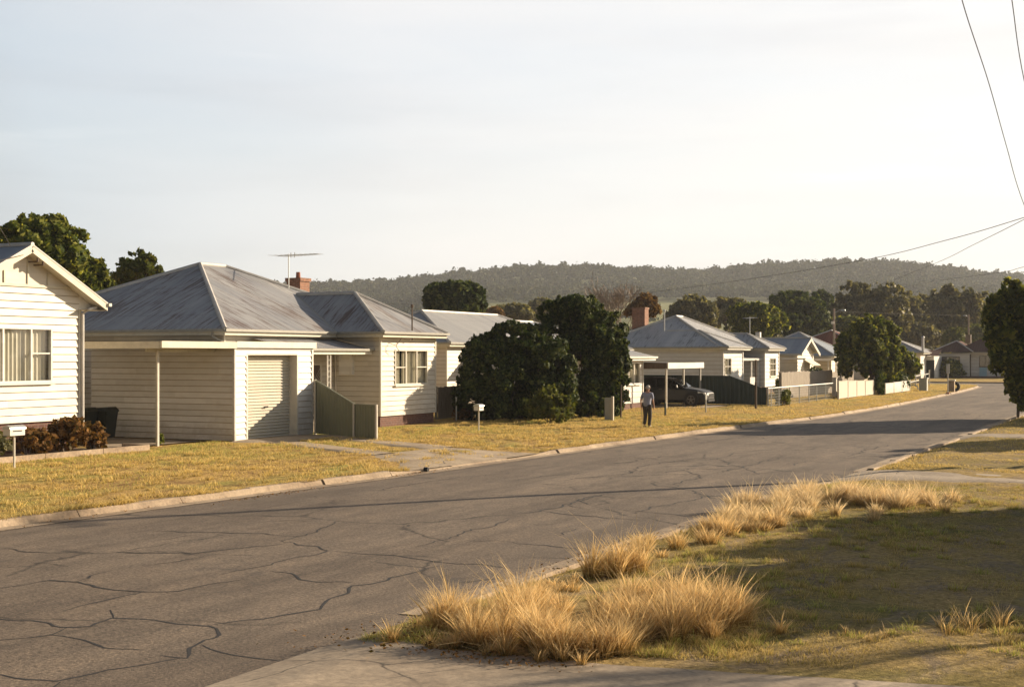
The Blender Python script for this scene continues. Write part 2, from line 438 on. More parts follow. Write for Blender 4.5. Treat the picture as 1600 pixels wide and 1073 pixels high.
M['leaf_mid'] = leaf('green_leaf', [(0, (0.04, 0.062, 0.014)), (0.6, (0.12, 0.145, 0.03)), (1, (0.32, 0.31, 0.065))], 0.42)
M['leaf_lit'] = leaf('yellow_green_leaf', [(0, (0.06, 0.08, 0.018)), (0.7, (0.12, 0.135, 0.03)), (1, (0.2, 0.18, 0.05))], 0.32)
M['leaf_olive'] = leaf('olive_leaf', [(0, (0.07, 0.075, 0.035)), (0.7, (0.17, 0.16, 0.08)), (1, (0.30, 0.27, 0.14))], 0.38)
M['leaf_brown'] = leaf('autumn_leaf', [(0, (0.10, 0.055, 0.02)), (0.6, (0.18, 0.10, 0.035)), (1, (0.26, 0.17, 0.06))], 0.3)
M['leaf_russet'] = leaf('russet_leaf', [(0, (0.07, 0.055, 0.02)), (0.5, (0.17, 0.09, 0.03)), (1, (0.30, 0.16, 0.06))], 0.3)
M['leaf_far'] = leaf('far_woodland_leaf', [(0, (0.028, 0.040, 0.018)), (0.6, (0.055, 0.065, 0.030)), (1, (0.095, 0.09, 0.048))], 0.15, 0.95)

def blade(name, base, mid, tip, trans=0.35):
    m, nt, b, tc = newmat(name)
    sep = nt.nodes.new("ShaderNodeSeparateXYZ")
    nt.links.new(tc.outputs['UV'], sep.inputs[0])
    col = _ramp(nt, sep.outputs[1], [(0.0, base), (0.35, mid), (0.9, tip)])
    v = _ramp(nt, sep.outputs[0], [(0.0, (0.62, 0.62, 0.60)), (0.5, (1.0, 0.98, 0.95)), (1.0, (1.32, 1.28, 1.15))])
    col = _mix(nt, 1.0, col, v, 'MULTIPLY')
    nt.links.new(col, b.inputs['Base Color'])
    b.inputs['Roughness'].default_value = 0.7
    b.inputs['Specular IOR Level'].default_value = 0.2
    t = nt.nodes.new("ShaderNodeBsdfTranslucent")
    nt.links.new(col, t.inputs['Color'])
    mx = nt.nodes.new("ShaderNodeMixShader")
    mx.inputs[0].default_value = trans
    nt.links.new(b.outputs[0], mx.inputs[1])
    nt.links.new(t.outputs[0], mx.inputs[2])
    nt.links.new(mx.outputs[0], nt.nodes['Material Output'].inputs['Surface'])
    return m
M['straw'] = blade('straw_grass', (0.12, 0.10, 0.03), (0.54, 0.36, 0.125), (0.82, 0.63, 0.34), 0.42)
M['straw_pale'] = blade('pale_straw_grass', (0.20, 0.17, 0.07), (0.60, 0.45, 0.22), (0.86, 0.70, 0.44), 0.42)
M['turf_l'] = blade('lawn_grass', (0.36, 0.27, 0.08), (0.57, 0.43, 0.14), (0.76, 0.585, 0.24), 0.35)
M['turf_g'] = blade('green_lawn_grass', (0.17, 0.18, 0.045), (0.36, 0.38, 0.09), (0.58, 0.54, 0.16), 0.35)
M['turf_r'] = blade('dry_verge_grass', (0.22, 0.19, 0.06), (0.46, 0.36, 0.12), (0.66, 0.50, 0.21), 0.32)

def glass():
    m, nt, b, tc = newmat('window_glass')
    for n in list(nt.nodes):
        if n.type != 'OUTPUT_MATERIAL':
            nt.nodes.remove(n)
    tr = nt.nodes.new("ShaderNodeBsdfTransparent")
    tr.inputs['Color'].default_value = (0.80, 0.82, 0.80, 1)
    gl = nt.nodes.new("ShaderNodeBsdfGlossy")
    gl.inputs['Roughness'].default_value = 0.03
    lw = nt.nodes.new("ShaderNodeLayerWeight")
    lw.inputs['Blend'].default_value = 0.5
    fr = nt.nodes.new("ShaderNodeMath"); fr.operation = 'POWER'; fr.inputs[1].default_value = 3.0
    nt.links.new(lw.outputs['Facing'], fr.inputs[0])
    f2 = nt.nodes.new("ShaderNodeMath"); f2.operation = 'MULTIPLY_ADD'; f2.inputs[1].default_value = 0.8; f2.inputs[2].default_value = 0.07
    nt.links.new(fr.outputs[0], f2.inputs[0]); fr = f2
    mx = nt.nodes.new("ShaderNodeMixShader")
    nt.links.new(fr.outputs[0], mx.inputs[0])
    nt.links.new(tr.outputs[0], mx.inputs[1])
    nt.links.new(gl.outputs[0], mx.inputs[2])
    nt.links.new(mx.outputs[0], nt.nodes['Material Output'].inputs['Surface'])
    return m
M['glass'] = glass()
def solid(name, c, rough, metal=0.0, coat=0.0):
    m, nt, b, tc = newmat(name)
    n = _noise(nt, tc.outputs['Object'], 6, 3)
    col = _ramp(nt, n, [(0.3, tuple(x * .92 for x in c)), (0.7, tuple(x * 1.08 for x in c))])
    nt.links.new(col, b.inputs['Base Color'])
    b.inputs['Roughness'].default_value = rough
    b.inputs['Metallic'].default_value = metal
    b.inputs['Coat Weight'].default_value = coat
    return m
M['car_paint'] = solid('dark_car_paint', (0.010, 0.010, 0.011), 0.5, 0.0, 0.12)
M['car_glass'] = solid('car_glass', (0.012, 0.013, 0.014), 0.06)
M['chrome'] = solid('chrome', (0.6, 0.6, 0.58), 0.15, 1.0)
M['rim'] = solid('alloy_rim', (0.16, 0.155, 0.15), 0.35, 0.8)
M['lamp_glass'] = solid('headlamp_glass', (0.55, 0.56, 0.56), 0.1)

# ------------------------------------------------------------------ mesh and object helpers
ORG = {}
def org_of(p):
    return ORG.get(p.name, Vector((0, 0, 0))) if p is not None else Vector((0, 0, 0))
def tag(o, label=None, cat=None, group=None, kind=None):
    if label: o['label'] = label
    if cat: o['category'] = cat
    if group: o['group'] = group
    if kind: o['kind'] = kind
    return o
def thing(name, label, cat, loc, group=None):
    o = bpy.data.objects.new(name, None)
    o.empty_display_size = 0.3
    COL.objects.link(o)
    o.location = loc
    ORG[o.name] = Vector(loc)
    return tag(o, label, cat, group)
def link_mesh(name, me, mat, parent, org):
    o = bpy.data.objects.new(name, me)
    COL.objects.link(o)
    me.materials.append(mat)
    ORG[o.name] = Vector(org)
    if parent is not None:
        o.parent = parent
    else:
        o.location = org
    return o

class MB:
    def __init__(s):
        s.v, s.f, s.uv = [], [], []
        s.m2 = []
    def poly(s, pts, uv=None):
        n = len(s.v)
        s.v += [tuple(p) for p in pts]
        s.f.append(tuple(range(n, n + len(pts))))
        s.uv.append(uv)
        return s
    def box(s, x0, x1, y0, y1, z0, z1):
        if x0 > x1: x0, x1 = x1, x0
        if y0 > y1: y0, y1 = y1, y0
        if z0 > z1: z0, z1 = z1, z0
        p = [(x0, y0, z0), (x1, y0, z0), (x1, y1, z0), (x0, y1, z0), (x0, y0, z1), (x1, y0, z1), (x1, y1, z1), (x0, y1, z1)]
        s.hexa(p)
        return s
    def hexa(s, p):
        n = len(s.v)
        s.v += [tuple(q) for q in p]
        for q in ((0, 3, 2, 1), (4, 5, 6, 7), (0, 1, 5, 4), (1, 2, 6, 5), (2, 3, 7, 6), (3, 0, 4, 7)):
            s.f.append(tuple(n + i for i in q))
            s.uv.append(None)
        return s
    def bar(s, a, b, w, h, up=(0, 0, 1)):
        """beam a->b, w across, h along 'up'"""
        a, b = Vector(a), Vector(b)
        d = (b - a).normalized()
        u = Vector(up)
        side = d.cross(u)
        if side.length < 1e-4:
            side = d.cross(Vector((1, 0, 0)))
        side.normalize()
        u = side.cross(d).normalized()
        sw, uh = side * w / 2, u * h / 2
        s.hexa([a - sw - uh, a + sw - uh, b + sw - uh, b - sw - uh, a - sw + uh, a + sw + uh, b + sw + uh, b - sw + uh])
        return s
    def tube(s, pts, r, n=6, caps=True, squash=1.0):
        pts = [Vector(p) for p in pts]
        rr = r if isinstance(r, (list, tuple)) else [r] * len(pts)
        rings = []
        prev = None
        for i, p in enumerate(pts):
            d = (pts[min(i + 1, len(pts) - 1)] - pts[max(i - 1, 0)]).normalized()
            ref = prev if prev is not None else (Vector((0, 0, 1)) if abs(d.z) < 0.9 else Vector((1, 0, 0)))
            a = d.cross(ref)
            if a.length < 1e-4:
                a = d.cross(Vector((0.3, 1, 0.2)))
            a.normalize()
            b = a.cross(d).normalized()
            prev = b
            base = len(s.v)
            for k in range(n):
                t = 2 * math.pi * k / n
                s.v.append(tuple(p + a * rr[i] * math.cos(t) + b * rr[i] * squash * math.sin(t)))
            rings.append(base)
        for i in range(len(rings) - 1):
            for k in range(n):
                k2 = (k + 1) % n
                s.f.append((rings[i] + k, rings[i] + k2, rings[i + 1] + k2, rings[i + 1] + k))
                s.uv.append(None)
        if caps:
            s.f.append(tuple(rings[0] + k for k in reversed(range(n)))); s.uv.append(None)
            s.f.append(tuple(rings[-1] + k for k in range(n))); s.uv.append(None)
        return s
    def build(s, name, mat, parent=None, org=None, smooth=False):
        if name in ('corner_board', 'side_beam') and len(s.v) > 8:      # each board a piece of its own
            for i in range(0, len(s.v), 8):
                q = MB(); q.hexa(s.v[i:i + 8]); r_ = q.build(name, mat, parent, org)
            return r_
        o_ = org_of(parent) if parent is not None else Vector(org if org is not None else (0, 0, 0))
        me = bpy.data.meshes.new(name)
        me.from_pydata([(p[0] - o_.x, p[1] - o_.y, p[2] - o_.z) for p in s.v], [], s.f)
        if any(u is not None for u in s.uv):
            lay = me.uv_layers.new(name="UVMap")
            k = 0
            for f, u in zip(s.f, s.uv):
                for j in range(len(f)):
                    if u is not None:
                        lay.data[k].uv = u[j]
                    k += 1
        if smooth:
            me.polygons.foreach_set('use_smooth', [True] * len(me.polygons))
        me.update()
        ob = link_mesh(name, me, mat, parent, o_)
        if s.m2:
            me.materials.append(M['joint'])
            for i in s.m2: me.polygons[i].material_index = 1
        return ob

def np_quads(name, V, mat, parent=None, org=(0, 0, 0), uv=None):
    """V: (n,4,3) quads -> one mesh object"""
    o_ = org_of(parent) if parent is not None else Vector(org)
    V = V - np.array(o_[:])[None, None, :]
    n = V.shape[0]
    me = bpy.data.meshes.new(name)
    me.vertices.add(n * 4)
    me.vertices.foreach_set('co', V.reshape(-1).astype(np.float32))
    me.loops.add(n * 4)
    me.loops.foreach_set('vertex_index', np.arange(n * 4, dtype=np.int32))
    me.polygons.add(n)
    me.polygons.foreach_set('loop_start', np.arange(0, n * 4, 4, dtype=np.int32))
    if uv is not None:
        lay = me.uv_layers.new(name="UVMap")
        lay.data.foreach_set('uv', uv.reshape(-1).astype(np.float32))
    me.update(calc_edges=True)
    return link_mesh(name, me, mat, parent, o_)

def grid_mesh(name, P, mat, parent=None, org=(0, 0, 0), kind=None, smooth=True):
    """P: (r,c,3) grid of points"""
    r, c = P.shape[:2]
    idx = np.arange(r * c).reshape(r, c)
    F = np.stack([idx[:-1, :-1], idx[:-1, 1:], idx[1:, 1:], idx[1:, :-1]], -1).reshape(-1, 4)
    me = bpy.data.meshes.new(name)
    me.from_pydata(P.reshape(-1, 3).tolist(), [], F.tolist())
    if smooth:
        me.polygons.foreach_set('use_smooth', [True] * len(me.polygons))
    me.update()
    o = link_mesh(name, me, mat, parent, Vector(org))
    if kind: o['kind'] = kind
    return o

def copy_tree(o, parent=None):
    c = o.copy()
    COL.objects.link(c)
    if parent is not None:
        c.parent = parent
    for ch in list(o.children):
        copy_tree(ch, c)
    return c

def leaves(name, lobes, n, size, mat, parent=None, org=(0, 0, 0), seed=0, clump=0.30, flat=0.75, shell=0.62, aspect=1.7, clumps=26):
    """foliage: leaf-sized faces gathered in clumps over the surface and in the volume of ellipsoid lobes"""
    rg = np.random.default_rng(seed)
    vol = np.array([(l[3] * l[4] * l[5]) ** (2 / 3) for l in lobes])
    cnt = np.maximum((n * vol / vol.sum()).astype(int), 8)
    C, Nn = [], []
    for l, k in zip(lobes, cnt):
        c = np.array(l[:3]); r = np.array(l[3:6])
        kc = max(5, int(clumps * rg.uniform(.85, 1.15)))
        d = rg.normal(size=(kc, 3)); d /= np.linalg.norm(d, axis=1)[:, None]
        d[:, 2] = np.where(d[:, 2] < -0.75, -d[:, 2], d[:, 2])
        rad = rg.uniform(shell, 1.06, (kc, 1))
        cc = d * rad
        cr = clump * rg.uniform(0.4, 1.4, kc)
        sp = rg.uniform(0, 1, kc) < 0.27                       # loose sprigs beyond the outline
        cc[sp] = d[sp] * rg.uniform(.98, 1.16, (sp.sum(), 1)); cr[sp] *= .45
        wsel = rg.choice(kc, k, p=(cr ** 1.6) / (cr ** 1.6).sum())
        q = rg.normal(size=(k, 3)); q /= np.linalg.norm(q, axis=1)[:, None]
        q *= (rg.uniform(0.15, 1.0, (k, 1)) ** 0.45)
        p = cc[wsel] + q * cr[wsel][:, None]
        out = q * 0.8 + d[wsel] * 0.6
        C.append(c + p * r)
        Nn.append(out)
    C = np.concatenate(C); Nn = np.concatenate(Nn)
    k = len(C)
    Nn = Nn + rg.normal(size=(k, 3)) * flat
    Nn /= np.linalg.norm(Nn, axis=1)[:, None]
    t = rg.normal(size=(k, 3))
    a = np.cross(Nn, t); a /= np.linalg.norm(a, axis=1)[:, None]
    b = np.cross(Nn, a)
    s = size * rg.uniform(0.45, 1.5, (k, 1))
    a = a * s * aspect / 2; b = b * s / 2
    V = np.stack([C - a, C - b + a * .1, C + a, C + b + a * .1], 1)
    return np_quads(name, V, mat, parent, org)

def blades(name, base, hgt, width, lean, mat, seed, seg=3, org=(0, 0, 0), heads=0.0, spread=None):
    """grass: base (n,3); hgt, lean (n,) metres; curved tapering strips"""
    rg = np.random.default_rng(seed)
    n = len(base)
    az = rg.uniform(0, 2 * math.pi, n) if spread is None else spread
    dirv = np.stack([np.cos(az), np.sin(az), np.zeros(n)], 1)
    fa = rg.uniform(0, 2 * math.pi, n)
    side = np.stack([np.cos(fa), np.sin(fa), np.zeros(n)], 1)
    rnd = rg.uniform(0, 1, n)
    hd = rg.uniform(0, 1, n) < heads
    quads, uvs = [], []
    prev = None
    for i in range(seg + 1):
        t = i / seg
        p = base + dirv * (lean * t ** 1.8)[:, None] + np.array([0, 0, 1.0]) * (hgt * (t - 0.12 * t * t))[:, None]
        wd = width * (1 - 0.82 * t)
        if i == seg - 1 and heads > 0:
            wd = np.where(hd, width * 1.9, wd)
        l, r_ = p - side * wd[:, None] / 2, p + side * wd[:, None] / 2
        if prev is not None:
            quads.append(np.stack([prev[0], prev[1], r_, l], 1))
            u = np.stack([np.stack([rnd, np.full(n, tp)], 1) for tp in ((i - 1) / seg, (i - 1) / seg, t, t)], 1)
            uvs.append(u)
        prev = (l, r_)
    return np_quads(name, np.concatenate(quads), mat, None, org, np.concatenate(uvs))
# ------------------------------------------------------------------ ground, street, kerbs, drives
LY = [-40, 16.7, 21.6, 26.7, 34, 45, 51.4, 58.6, 64, 76.5, 93, 112, 128, 133, 136, 138.3, 140, 140.8, 141.0]
LX = [-18.5, -18.25, -17.95, -17.45, -17.05, -16.6, -16.25, -15.7, -15.3, -15.05, -15.4, -16.0, -16.8, -17.3, -18.2, -19.6, -22, -25, -30]
RY = [-40, 14, 26, 34, 50, 68, 100, 128, 133, 137, 139.5, 140.7, 141.0]
RX = [-7.85, -7.72, -7.6, -7.25, -7.12, -7.1, -7.2, -7.4, -7.2, -6.2, -4.4, -2, 4]
def _smooth(ys, xs, w):
    Y = np.linspace(-40, 141, 1811)
    X = np.interp(Y, ys, xs)
    k = np.ones(w) / w
    Xp = np.pad(X, w // 2, mode='edge')
    Xs = np.convolve(Xp, k, 'valid')[:len(Y)]
    f = np.clip((Y - 128) / 5, 0, 1)
    return Y, Xs * (1 - f) + X * f
_LYs, _LXs = _smooth(LY, LX, 61)
_RYs, _RXs = _smooth(RY, RX, 61)
def xl(y): return np.interp(y, _LYs, _LXs)
def xr(y): return np.interp(y, _RYs, _RXs)

def fbm(x, y, s, seed=0.0):
    """cheap smooth noise for arrays"""
    r = np.zeros_like(x, dtype=float)
    rg = np.random.default_rng(int(seed * 10) + 7)
    for k in range(9):
        a = rg.uniform(0, 2 * math.pi); f = s * rg.uniform(0.6, 2.6)
        r += np.sin((x * math.cos(a) + y * math.sin(a)) * f + rg.uniform(0, 6.3)) / 3
    return r
def drive_dip(y):            # crossing of the first drive over the left verge
    return np.clip(1 - np.abs((y - 32.4) / 4.2) ** 6, 0, 1)
def zl(x, y):
    v = xl(y) - x            # distance behind the kerb
    dip = drive_dip(y) * np.clip(1 - v / 2.0, 0, 1) * -0.085
    near = np.clip(v / 0.8, 0, 1) * np.clip((10.5 - v) / 3, 0, 1)
    return dip + near * (0.018 * fbm(x, y, 1.1, 1) + 0.012 * fbm(x, y, 3.0, 2) + 0.01)
def zr(x, y):
    v = x - xr(y)
    e = np.clip(v / 0.7, 0, 1)
    slab = (np.clip((y - 12.9) / 0.6, 0, 1))
    return -0.10 * (1 - e) + e * slab * (0.02 * fbm(x, y, 1.0, 3) + 0.014 * fbm(x, y, 2.7, 4) + 0.01)

# terrain: flat round the town, rising to the wooded ridge
RIDGE = [(-3500, 460), (-500, 445), (300, 448), (480, 445), (560, 441), (620, 438), (700, 427), (780, 420), (880, 416), (1000, 419), (1100, 422),
         (1200, 414), (1300, 410), (1400, 409), (1450, 414), (1530, 424), (1600, 432), (2000, 440), (5500, 460)]
def ridge_z(px):
    y = np.interp(px, [r[0] for r in RIDGE], [r[1] for r in RIDGE])
    return H + (555 - y) * 1300 / 2100 - 6
def terr(px, D):
    k = ridge_z(px) / 82.0
    kk = 1.0 - np.clip((px - 700) / -400.0, 0, 0.35)
    z = np.interp(D, [0, 260, 450, 650, 800, 900, 1050, 1180, 1300, 1500, 1900, 2600], [-.4, -.4, 5, 19, 33, 38, 50, 70, 82, 78, 40, 0])
    z = np.where(D > 300, z * np.where(D > 1000, k, kk * (0.4 * k + 0.6)), z)
    z = z + np.where(D > 900, 1.0 * np.sin(px / 67.0 + D / 90.0), 0)
    return z
def build_terrain():
    pxs = np.concatenate([np.arange(-3600, -200, 170), np.arange(-200, 2100, 38), np.arange(2100, 5600, 170)])
    Ds = np.array([8, 60, 120, 200, 260, 320, 380, 450, 520, 600, 660, 720, 780, 830, 880, 940, 1000, 1050, 1100, 1150, 1200, 1250, 1300, 1360, 1450, 1600, 1900, 2300, 2900])
    PX, DD = np.meshgrid(pxs, Ds)
    Lm = DD * (PX - 800) / 2100
    X = CS * Lm - SN * DD; Y = SN * Lm + CS * DD
    Z = terr(PX, DD)
    return grid_mesh('hillside_terrain', np.stack([X, Y, Z], -1), M['field'], kind='structure')
build_terrain()
MB().poly([(-3000, -3000, -0.6), (3000, -3000, -0.6), (3000, 3000, -0.6), (-3000, 3000, -0.6)]).build('ground', M['lawn_r'])['kind'] = 'structure'

def rows():
    return np.concatenate([np.arange(-38, 12, 2.0), np.arange(12, 60, 0.3), np.arange(60, 100, 0.8), np.arange(100, 141.01, 1.0), [141.0]])
Ys = rows()
vs = np.concatenate([np.arange(0.16, 2.2, 0.2), np.arange(2.2, 13, 0.45), [14, 18, 30, 60, 110, 200, 300]])
YY, VV = np.meshgrid(Ys, vs, indexing='ij')
XX = xl(YY) - VV
o = grid_mesh('left_verge', np.stack([XX, YY, zl(XX, YY)], -1), M['lawn'], kind='structure')
o['label'] = 'sunlit grass verge and lawns in front of the houses'
vs2 = np.concatenate([[0.0, 0.12, 0.3], np.arange(0.5, 14, 0.3), [15, 20, 40, 80, 150]])
Yr = Ys[Ys >= 6]
YY, VV = np.meshgrid(Yr, vs2, indexing='ij')
XX = xr(YY) + VV
grid_mesh('right_verge', np.stack([XX, YY, zr(XX, YY)], -1)[:, ::-1], M['lawn_r'], kind='structure')
MB().poly([(-300, 150.6, 0), (160, 150.6, 0), (160, 420, 0), (-300, 420, 0)]).build('far_verge', M['lawn'])['kind'] = 'structure'

# road sheet
Yq = np.concatenate([np.arange(-38, 141, 1.5), [141.0]])
a = np.stack([xl(Yq) + 0.02, Yq, np.full_like(Yq, ZR)], -1)
b = np.stack([xr(Yq) - 0.02 + np.where(Yq < 13, 0.3, 0.12), Yq, np.full_like(Yq, ZR)], -1)
grid_mesh('road', np.stack([b, (a + b) / 2 + np.array([0, 0, 0.035]), a], 1)[:, ::-1], M['asphalt'], kind='structure', smooth=True)
MB().poly([(-300, 141, ZR), (160, 141, ZR), (160, 150.6, ZR), (-300, 150.6, ZR)]).build('cross_road', M['asphalt'])['kind'] = 'structure'
def road_z(x, y):
    m = (xl(y) + xr(y)) / 2
    hw = (xr(y) - xl(y)) / 2
    return ZR + 0.035 * (1 - abs(x - m) / hw)

# kerbs: blocks with open joints, lowered at the drive
def kerb(name, fx, sgn, y0, y1, seed, low=None, tilt=0.0):
    rg = random.Random(seed)
    mb = MB()
    y = y0
    while y < y1:
        L = rg.uniform(2.0, 3.2) if y < 70 else 4.0
        ye = min(y + L, y1)
        j = rg.uniform(-0.03, 0.03); jz = rg.uniform(-0.022, 0.012)
        n = max(1, int((ye - y) / 0.8)) if low is None or not (low[0] - 2 < y < low[1] + 2) else max(2, int((ye - y) / 0.4))
        gap = 0.018
        for k in range(n):
            ya = y + (ye - y) * k / n + (gap / 2 if k == 0 else 0)
            yb = y + (ye - y) * (k + 1) / n - (gap / 2 if k == n - 1 else 0)
            sec = []
            for yy in (ya, yb):
                x = float(fx(yy)) + j
                if low is not None:
                    dd = float(drive_dip(yy))
                else:
                    dd = 0
                top = 0.008 + jz - dd * 0.075 + tilt
                sec.append([(x - sgn * 0.34, yy, ZR + 0.012), (x - sgn * 0.02, yy, ZR + 0.004 + 0.012), (x + sgn * 0.035, yy, top - 0.03), (x + sgn * 0.06, yy, top), (x + sgn * 0.20, yy, top + 0.004), (x + sgn * 0.21, yy, top - 0.09)])
            A, B = sec
            for q in range(5):
                pts = [A[q], A[q + 1], B[q + 1], B[q]]
                if sgn > 0: pts.reverse()
                mb.poly(pts)
            if k == 0: mb.poly(A[1:])
            if k == n - 1: mb.poly(B[1:][::-1])
        y = ye
    o = mb.build(name, M['kerb'])
    o['kind'] = 'structure'
    return o
kerb('left_kerb', xl, -1, 4, 138, 3, low=(27, 38))
kerb('right_kerb', xr, 1, 13.2, 30.5, 5, tilt=-0.03)
kerb('right_kerb', xr, 1, 34.6, 48.6, 6, tilt=-0.02)
kerb('right_kerb', xr, 1, 51.6, 136, 7, tilt=-0.02)
mbk = MB(); mbk.box(-120, 120, 150.5, 150.66, ZR, 0.02); mbk.build('far_kerb', M['kerb'])['kind'] = 'structure'

# cracks in the asphalt
def crack(mb, pts, w, rg):
    P = []
    for i in range(len(pts) - 1):
        a, b = Vector(pts[i]), Vector(pts[i + 1])
        n = max(2, int((b - a).length / 0.14))
        for k in range(n):
            t = k / n
            p = a.lerp(b, t)
            d = (b - a).normalized()
            off = (noise.noise(Vector((p.x * 2.2, p.y * 2.2, 1.7))) * 0.18 + noise.noise(Vector((p.x * 7, p.y * 7, 5))) * 0.11) * min(1, (b - a).length)
            P.append(p + Vector((-d.y, d.x)) * off)
    P.append(Vector(pts[-1]))
    n = len(P)
    pl = pr = None
    for i, p in enumerate(P):
        d = (P[min(i + 1, n - 1)] - P[max(i - 1, 0)]).normalized()
        s = Vector((-d.y, d.x))
        e = min(1, i / 4, (n - 1 - i) / 4)
        ww = w * (0.30 + 0.7 * e) * (0.6 + 0.9 * abs(noise.noise(Vector((p.x * 3.1, p.y * 3.1, 9)))) + rg.uniform(-.15, .15))
        l, r_ = p + s * ww / 2, p - s * ww / 2
        if pl is not None:
            mb.poly([(pl.x, pl.y, road_z(pl.x, pl.y) + .004), (pr.x, pr.y, road_z(pr.x, pr.y) + .004), (r_.x, r_.y, road_z(r_.x, r_.y) + .004), (l.x, l.y, road_z(l.x, l.y) + .004)])
        pl, pr = l, r_
C6 = [[(0, 480), (80, 468), (160, 455), (240, 462), (290, 478), (360, 485), (450, 488), (560, 487), (640, 470), (770, 448)],
      [(240, 462), (280, 442), (345, 428)], [(190, 552), (250, 535), (360, 510), (450, 488)],
      [(-80, 560), (0, 575), (100, 580), (190, 600), (280, 596), (350, 570), (440, 572), (520, 582), (640, 596), (690, 620), (620, 645), (580, 662), (590, 690), (500, 684)],
      [(0, 640), (90, 632), (160, 622), (210, 600)], [(160, 622), (250, 642), (340, 658), (450, 668)],
      [(-60, 735), (0, 748), (80, 762), (180, 765), (280, 740), (400, 718), (520, 700), (580, 690)], [(150, 800), (190, 766)],
      [(620, 655), (700, 672), (800, 690), (885, 700)], [(350, 570), (345, 545)],
      [(640, 596), (720, 580), (830, 572), (920, 552), (990, 540), (1020, 515), (1080, 490), (1100, 468), (1180, 455), (1270, 432), (1330, 415), (1400, 405)],
      [(840, 425), (900, 432), (940, 450), (1000, 455), (1100, 458)],
      [(680, 436), (760, 418), (850, 405), (920, 385), (1000, 373), (1020, 362), (980, 350), (880, 332)],
      [(1020, 362), (1120, 368), (1220, 375), (1320, 385), (1430, 398), (1560, 408), (1640, 412)],
      [(450, 295), (560, 302), (700, 305), (820, 308), (920, 318)], [(0, 350), (80, 362), (200, 366), (270, 366)],
      [(320, 364), (450, 368), (600, 372), (720, 358), (850, 345), (900, 338)],
      [(1295, 350), (1360, 330), (1420, 318), (1500, 295), (1580, 270), (1590, 262)], [(100, 398), (170, 402), (215, 412)],
      [(460, 332), (540, 322), (600, 312)], [(880, 332), (930, 322), (1000, 300), (1060, 268)], [(800, 270), (900, 266), (980, 270)],
      [(450, 412), (560, 396), (640, 378)], [(1330, 415), (1420, 418)], [(1460, 330), (1540, 328), (1600, 330)]]
C7 = [[(0, 325), (90, 318), (180, 295), (280, 265)], [(90, 318), (180, 328), (300, 338), (400, 342)],
      [(380, 322), (450, 300), (520, 288), (600, 270), (690, 262)], [(0, 412), (120, 425), (240, 432)], [(170, 298), (220, 308)],
      [(650, 195), (720, 178), (845, 150)], [(930, 98), (1005, 105)], [(1050, 145), (1130, 118), (1200, 108)], [(440, 200), (560, 185), (660, 188)],
      [(200, 215), (330, 205), (420, 190)], [(130, 390), (200, 370)], [(860, 175), (930, 160), (1020, 165)]]
mb = MB(); rg = random.Random(2)
for i, c in enumerate(C6):
    crack(mb, [G(x / 2, 680 + y / 2, ZR + .02) for x, y in c], 0.048 if i < 12 else 0.040, rg)
for c in C7:
    crack(mb, [G(800 + x / 2, 640 + y / 2, ZR + .02) for x, y in c], 0.052, rg)
for k in range(85):
    y = rg.uniform(24, 120); x = rg.uniform(float(xl(y)) + 1, float(xr(y)) - 1)
    an = rg.choice([0.2, 1.4, -0.3, 1.7]) + rg.uniform(-.4, .4)
    pts = [(x, y)]
    for j in range(rg.randint(2, 5)):
        an += rg.uniform(-.7, .7)
        x += math.cos(an) * rg.uniform(.5, 1.5); y += math.sin(an) * rg.uniform(.6, 2.0)
        x = min(max(x, float(xl(y)) + .5), float(xr(y)) - .5)
        pts.append((x, y))
    crack(mb, pts, 0.042, rg)
mb.build('road_crack_tar', M['seal'])['kind'] = 'structure'

# concrete drives
def slab(name, rowsP, lift, zf, mat=None):
    """rowsP: list of (left,right) xy pairs; subdivided and laid over the ground"""
    out = []
    for i in range(len(rowsP) - 1):
        n = 10
        for k in range(n + (1 if i == len(rowsP) - 2 else 0)):
            t = k / n
            l = Vector(rowsP[i][0]).lerp(Vector(rowsP[i + 1][0]), t)
            r_ = Vector(rowsP[i][1]).lerp(Vector(rowsP[i + 1][1]), t)
            wob = 0.07 * noise.noise(Vector((l.x * 1.3, l.y * 1.3, 3)))
            row = []
            for q in range(9):
                s = q / 8
                p = l.lerp(r_, s)
                if q == 0: p = p + Vector((0, wob))
                if q == 8: p = p - Vector((0, wob))
                edge = 0.05 if q in (0, 8) else 0
                row.append((p.x, p.y, float(zf(np.array(p.x), np.array(p.y))) + lift - edge))
            out.append(row)
    return grid_mesh(name, np.array(out), mat or M['concrete'], kind='structure')
zl0 = lambda x, y: drive_dip(y) * np.clip(1 - (xl(y) - x) / 2.0, 0, 1) * -0.078 + 0.022 * np.clip((xl(y) - x) / 1.2, 0, 1) - 0.013
zflat = lambda x, y: 0.0 * x
k0, k1 = 28.6, 36.4
XL = lambda y: float(xl(y)) - .10
slab('driveway_apron', [((XL(k0), k0), (XL(k1), k1)), ((-18.6, 30.0), (-18.4, 36.0)), ((-20.6, 31.9), (-20.2, 36.4))], 0.030, zl0, M['drive'])
slab('driveway_strip', [((-20.4, 32.0), (-20.3, 33.3)), ((-24.0, 34.1), (-24.0, 35.3)), ((-27.0, 35.6), (-26.6, 36.9))], 0.030, zl0, M['drive'])
slab('driveway_strip', [((-20.3, 35.0), (-20.1, 36.5)), ((-24.0, 37.0), (-24.0, 38.3)), ((-26.6, 38.2), (-26.4, 39.6))], 0.030, zl0, M['drive'])
slab('garage_apron', [((-26.2, 35.4), (-26.2, 40.2)), ((-28.05, 35.2), (-28.05, 40.2))], 0.035, zl0)
slab('carport_floor', [((-28.9, 31.6), (-28.9, 35.5)), ((-34.6, 31.6), (-34.6, 35.5))], 0.035, zl0)
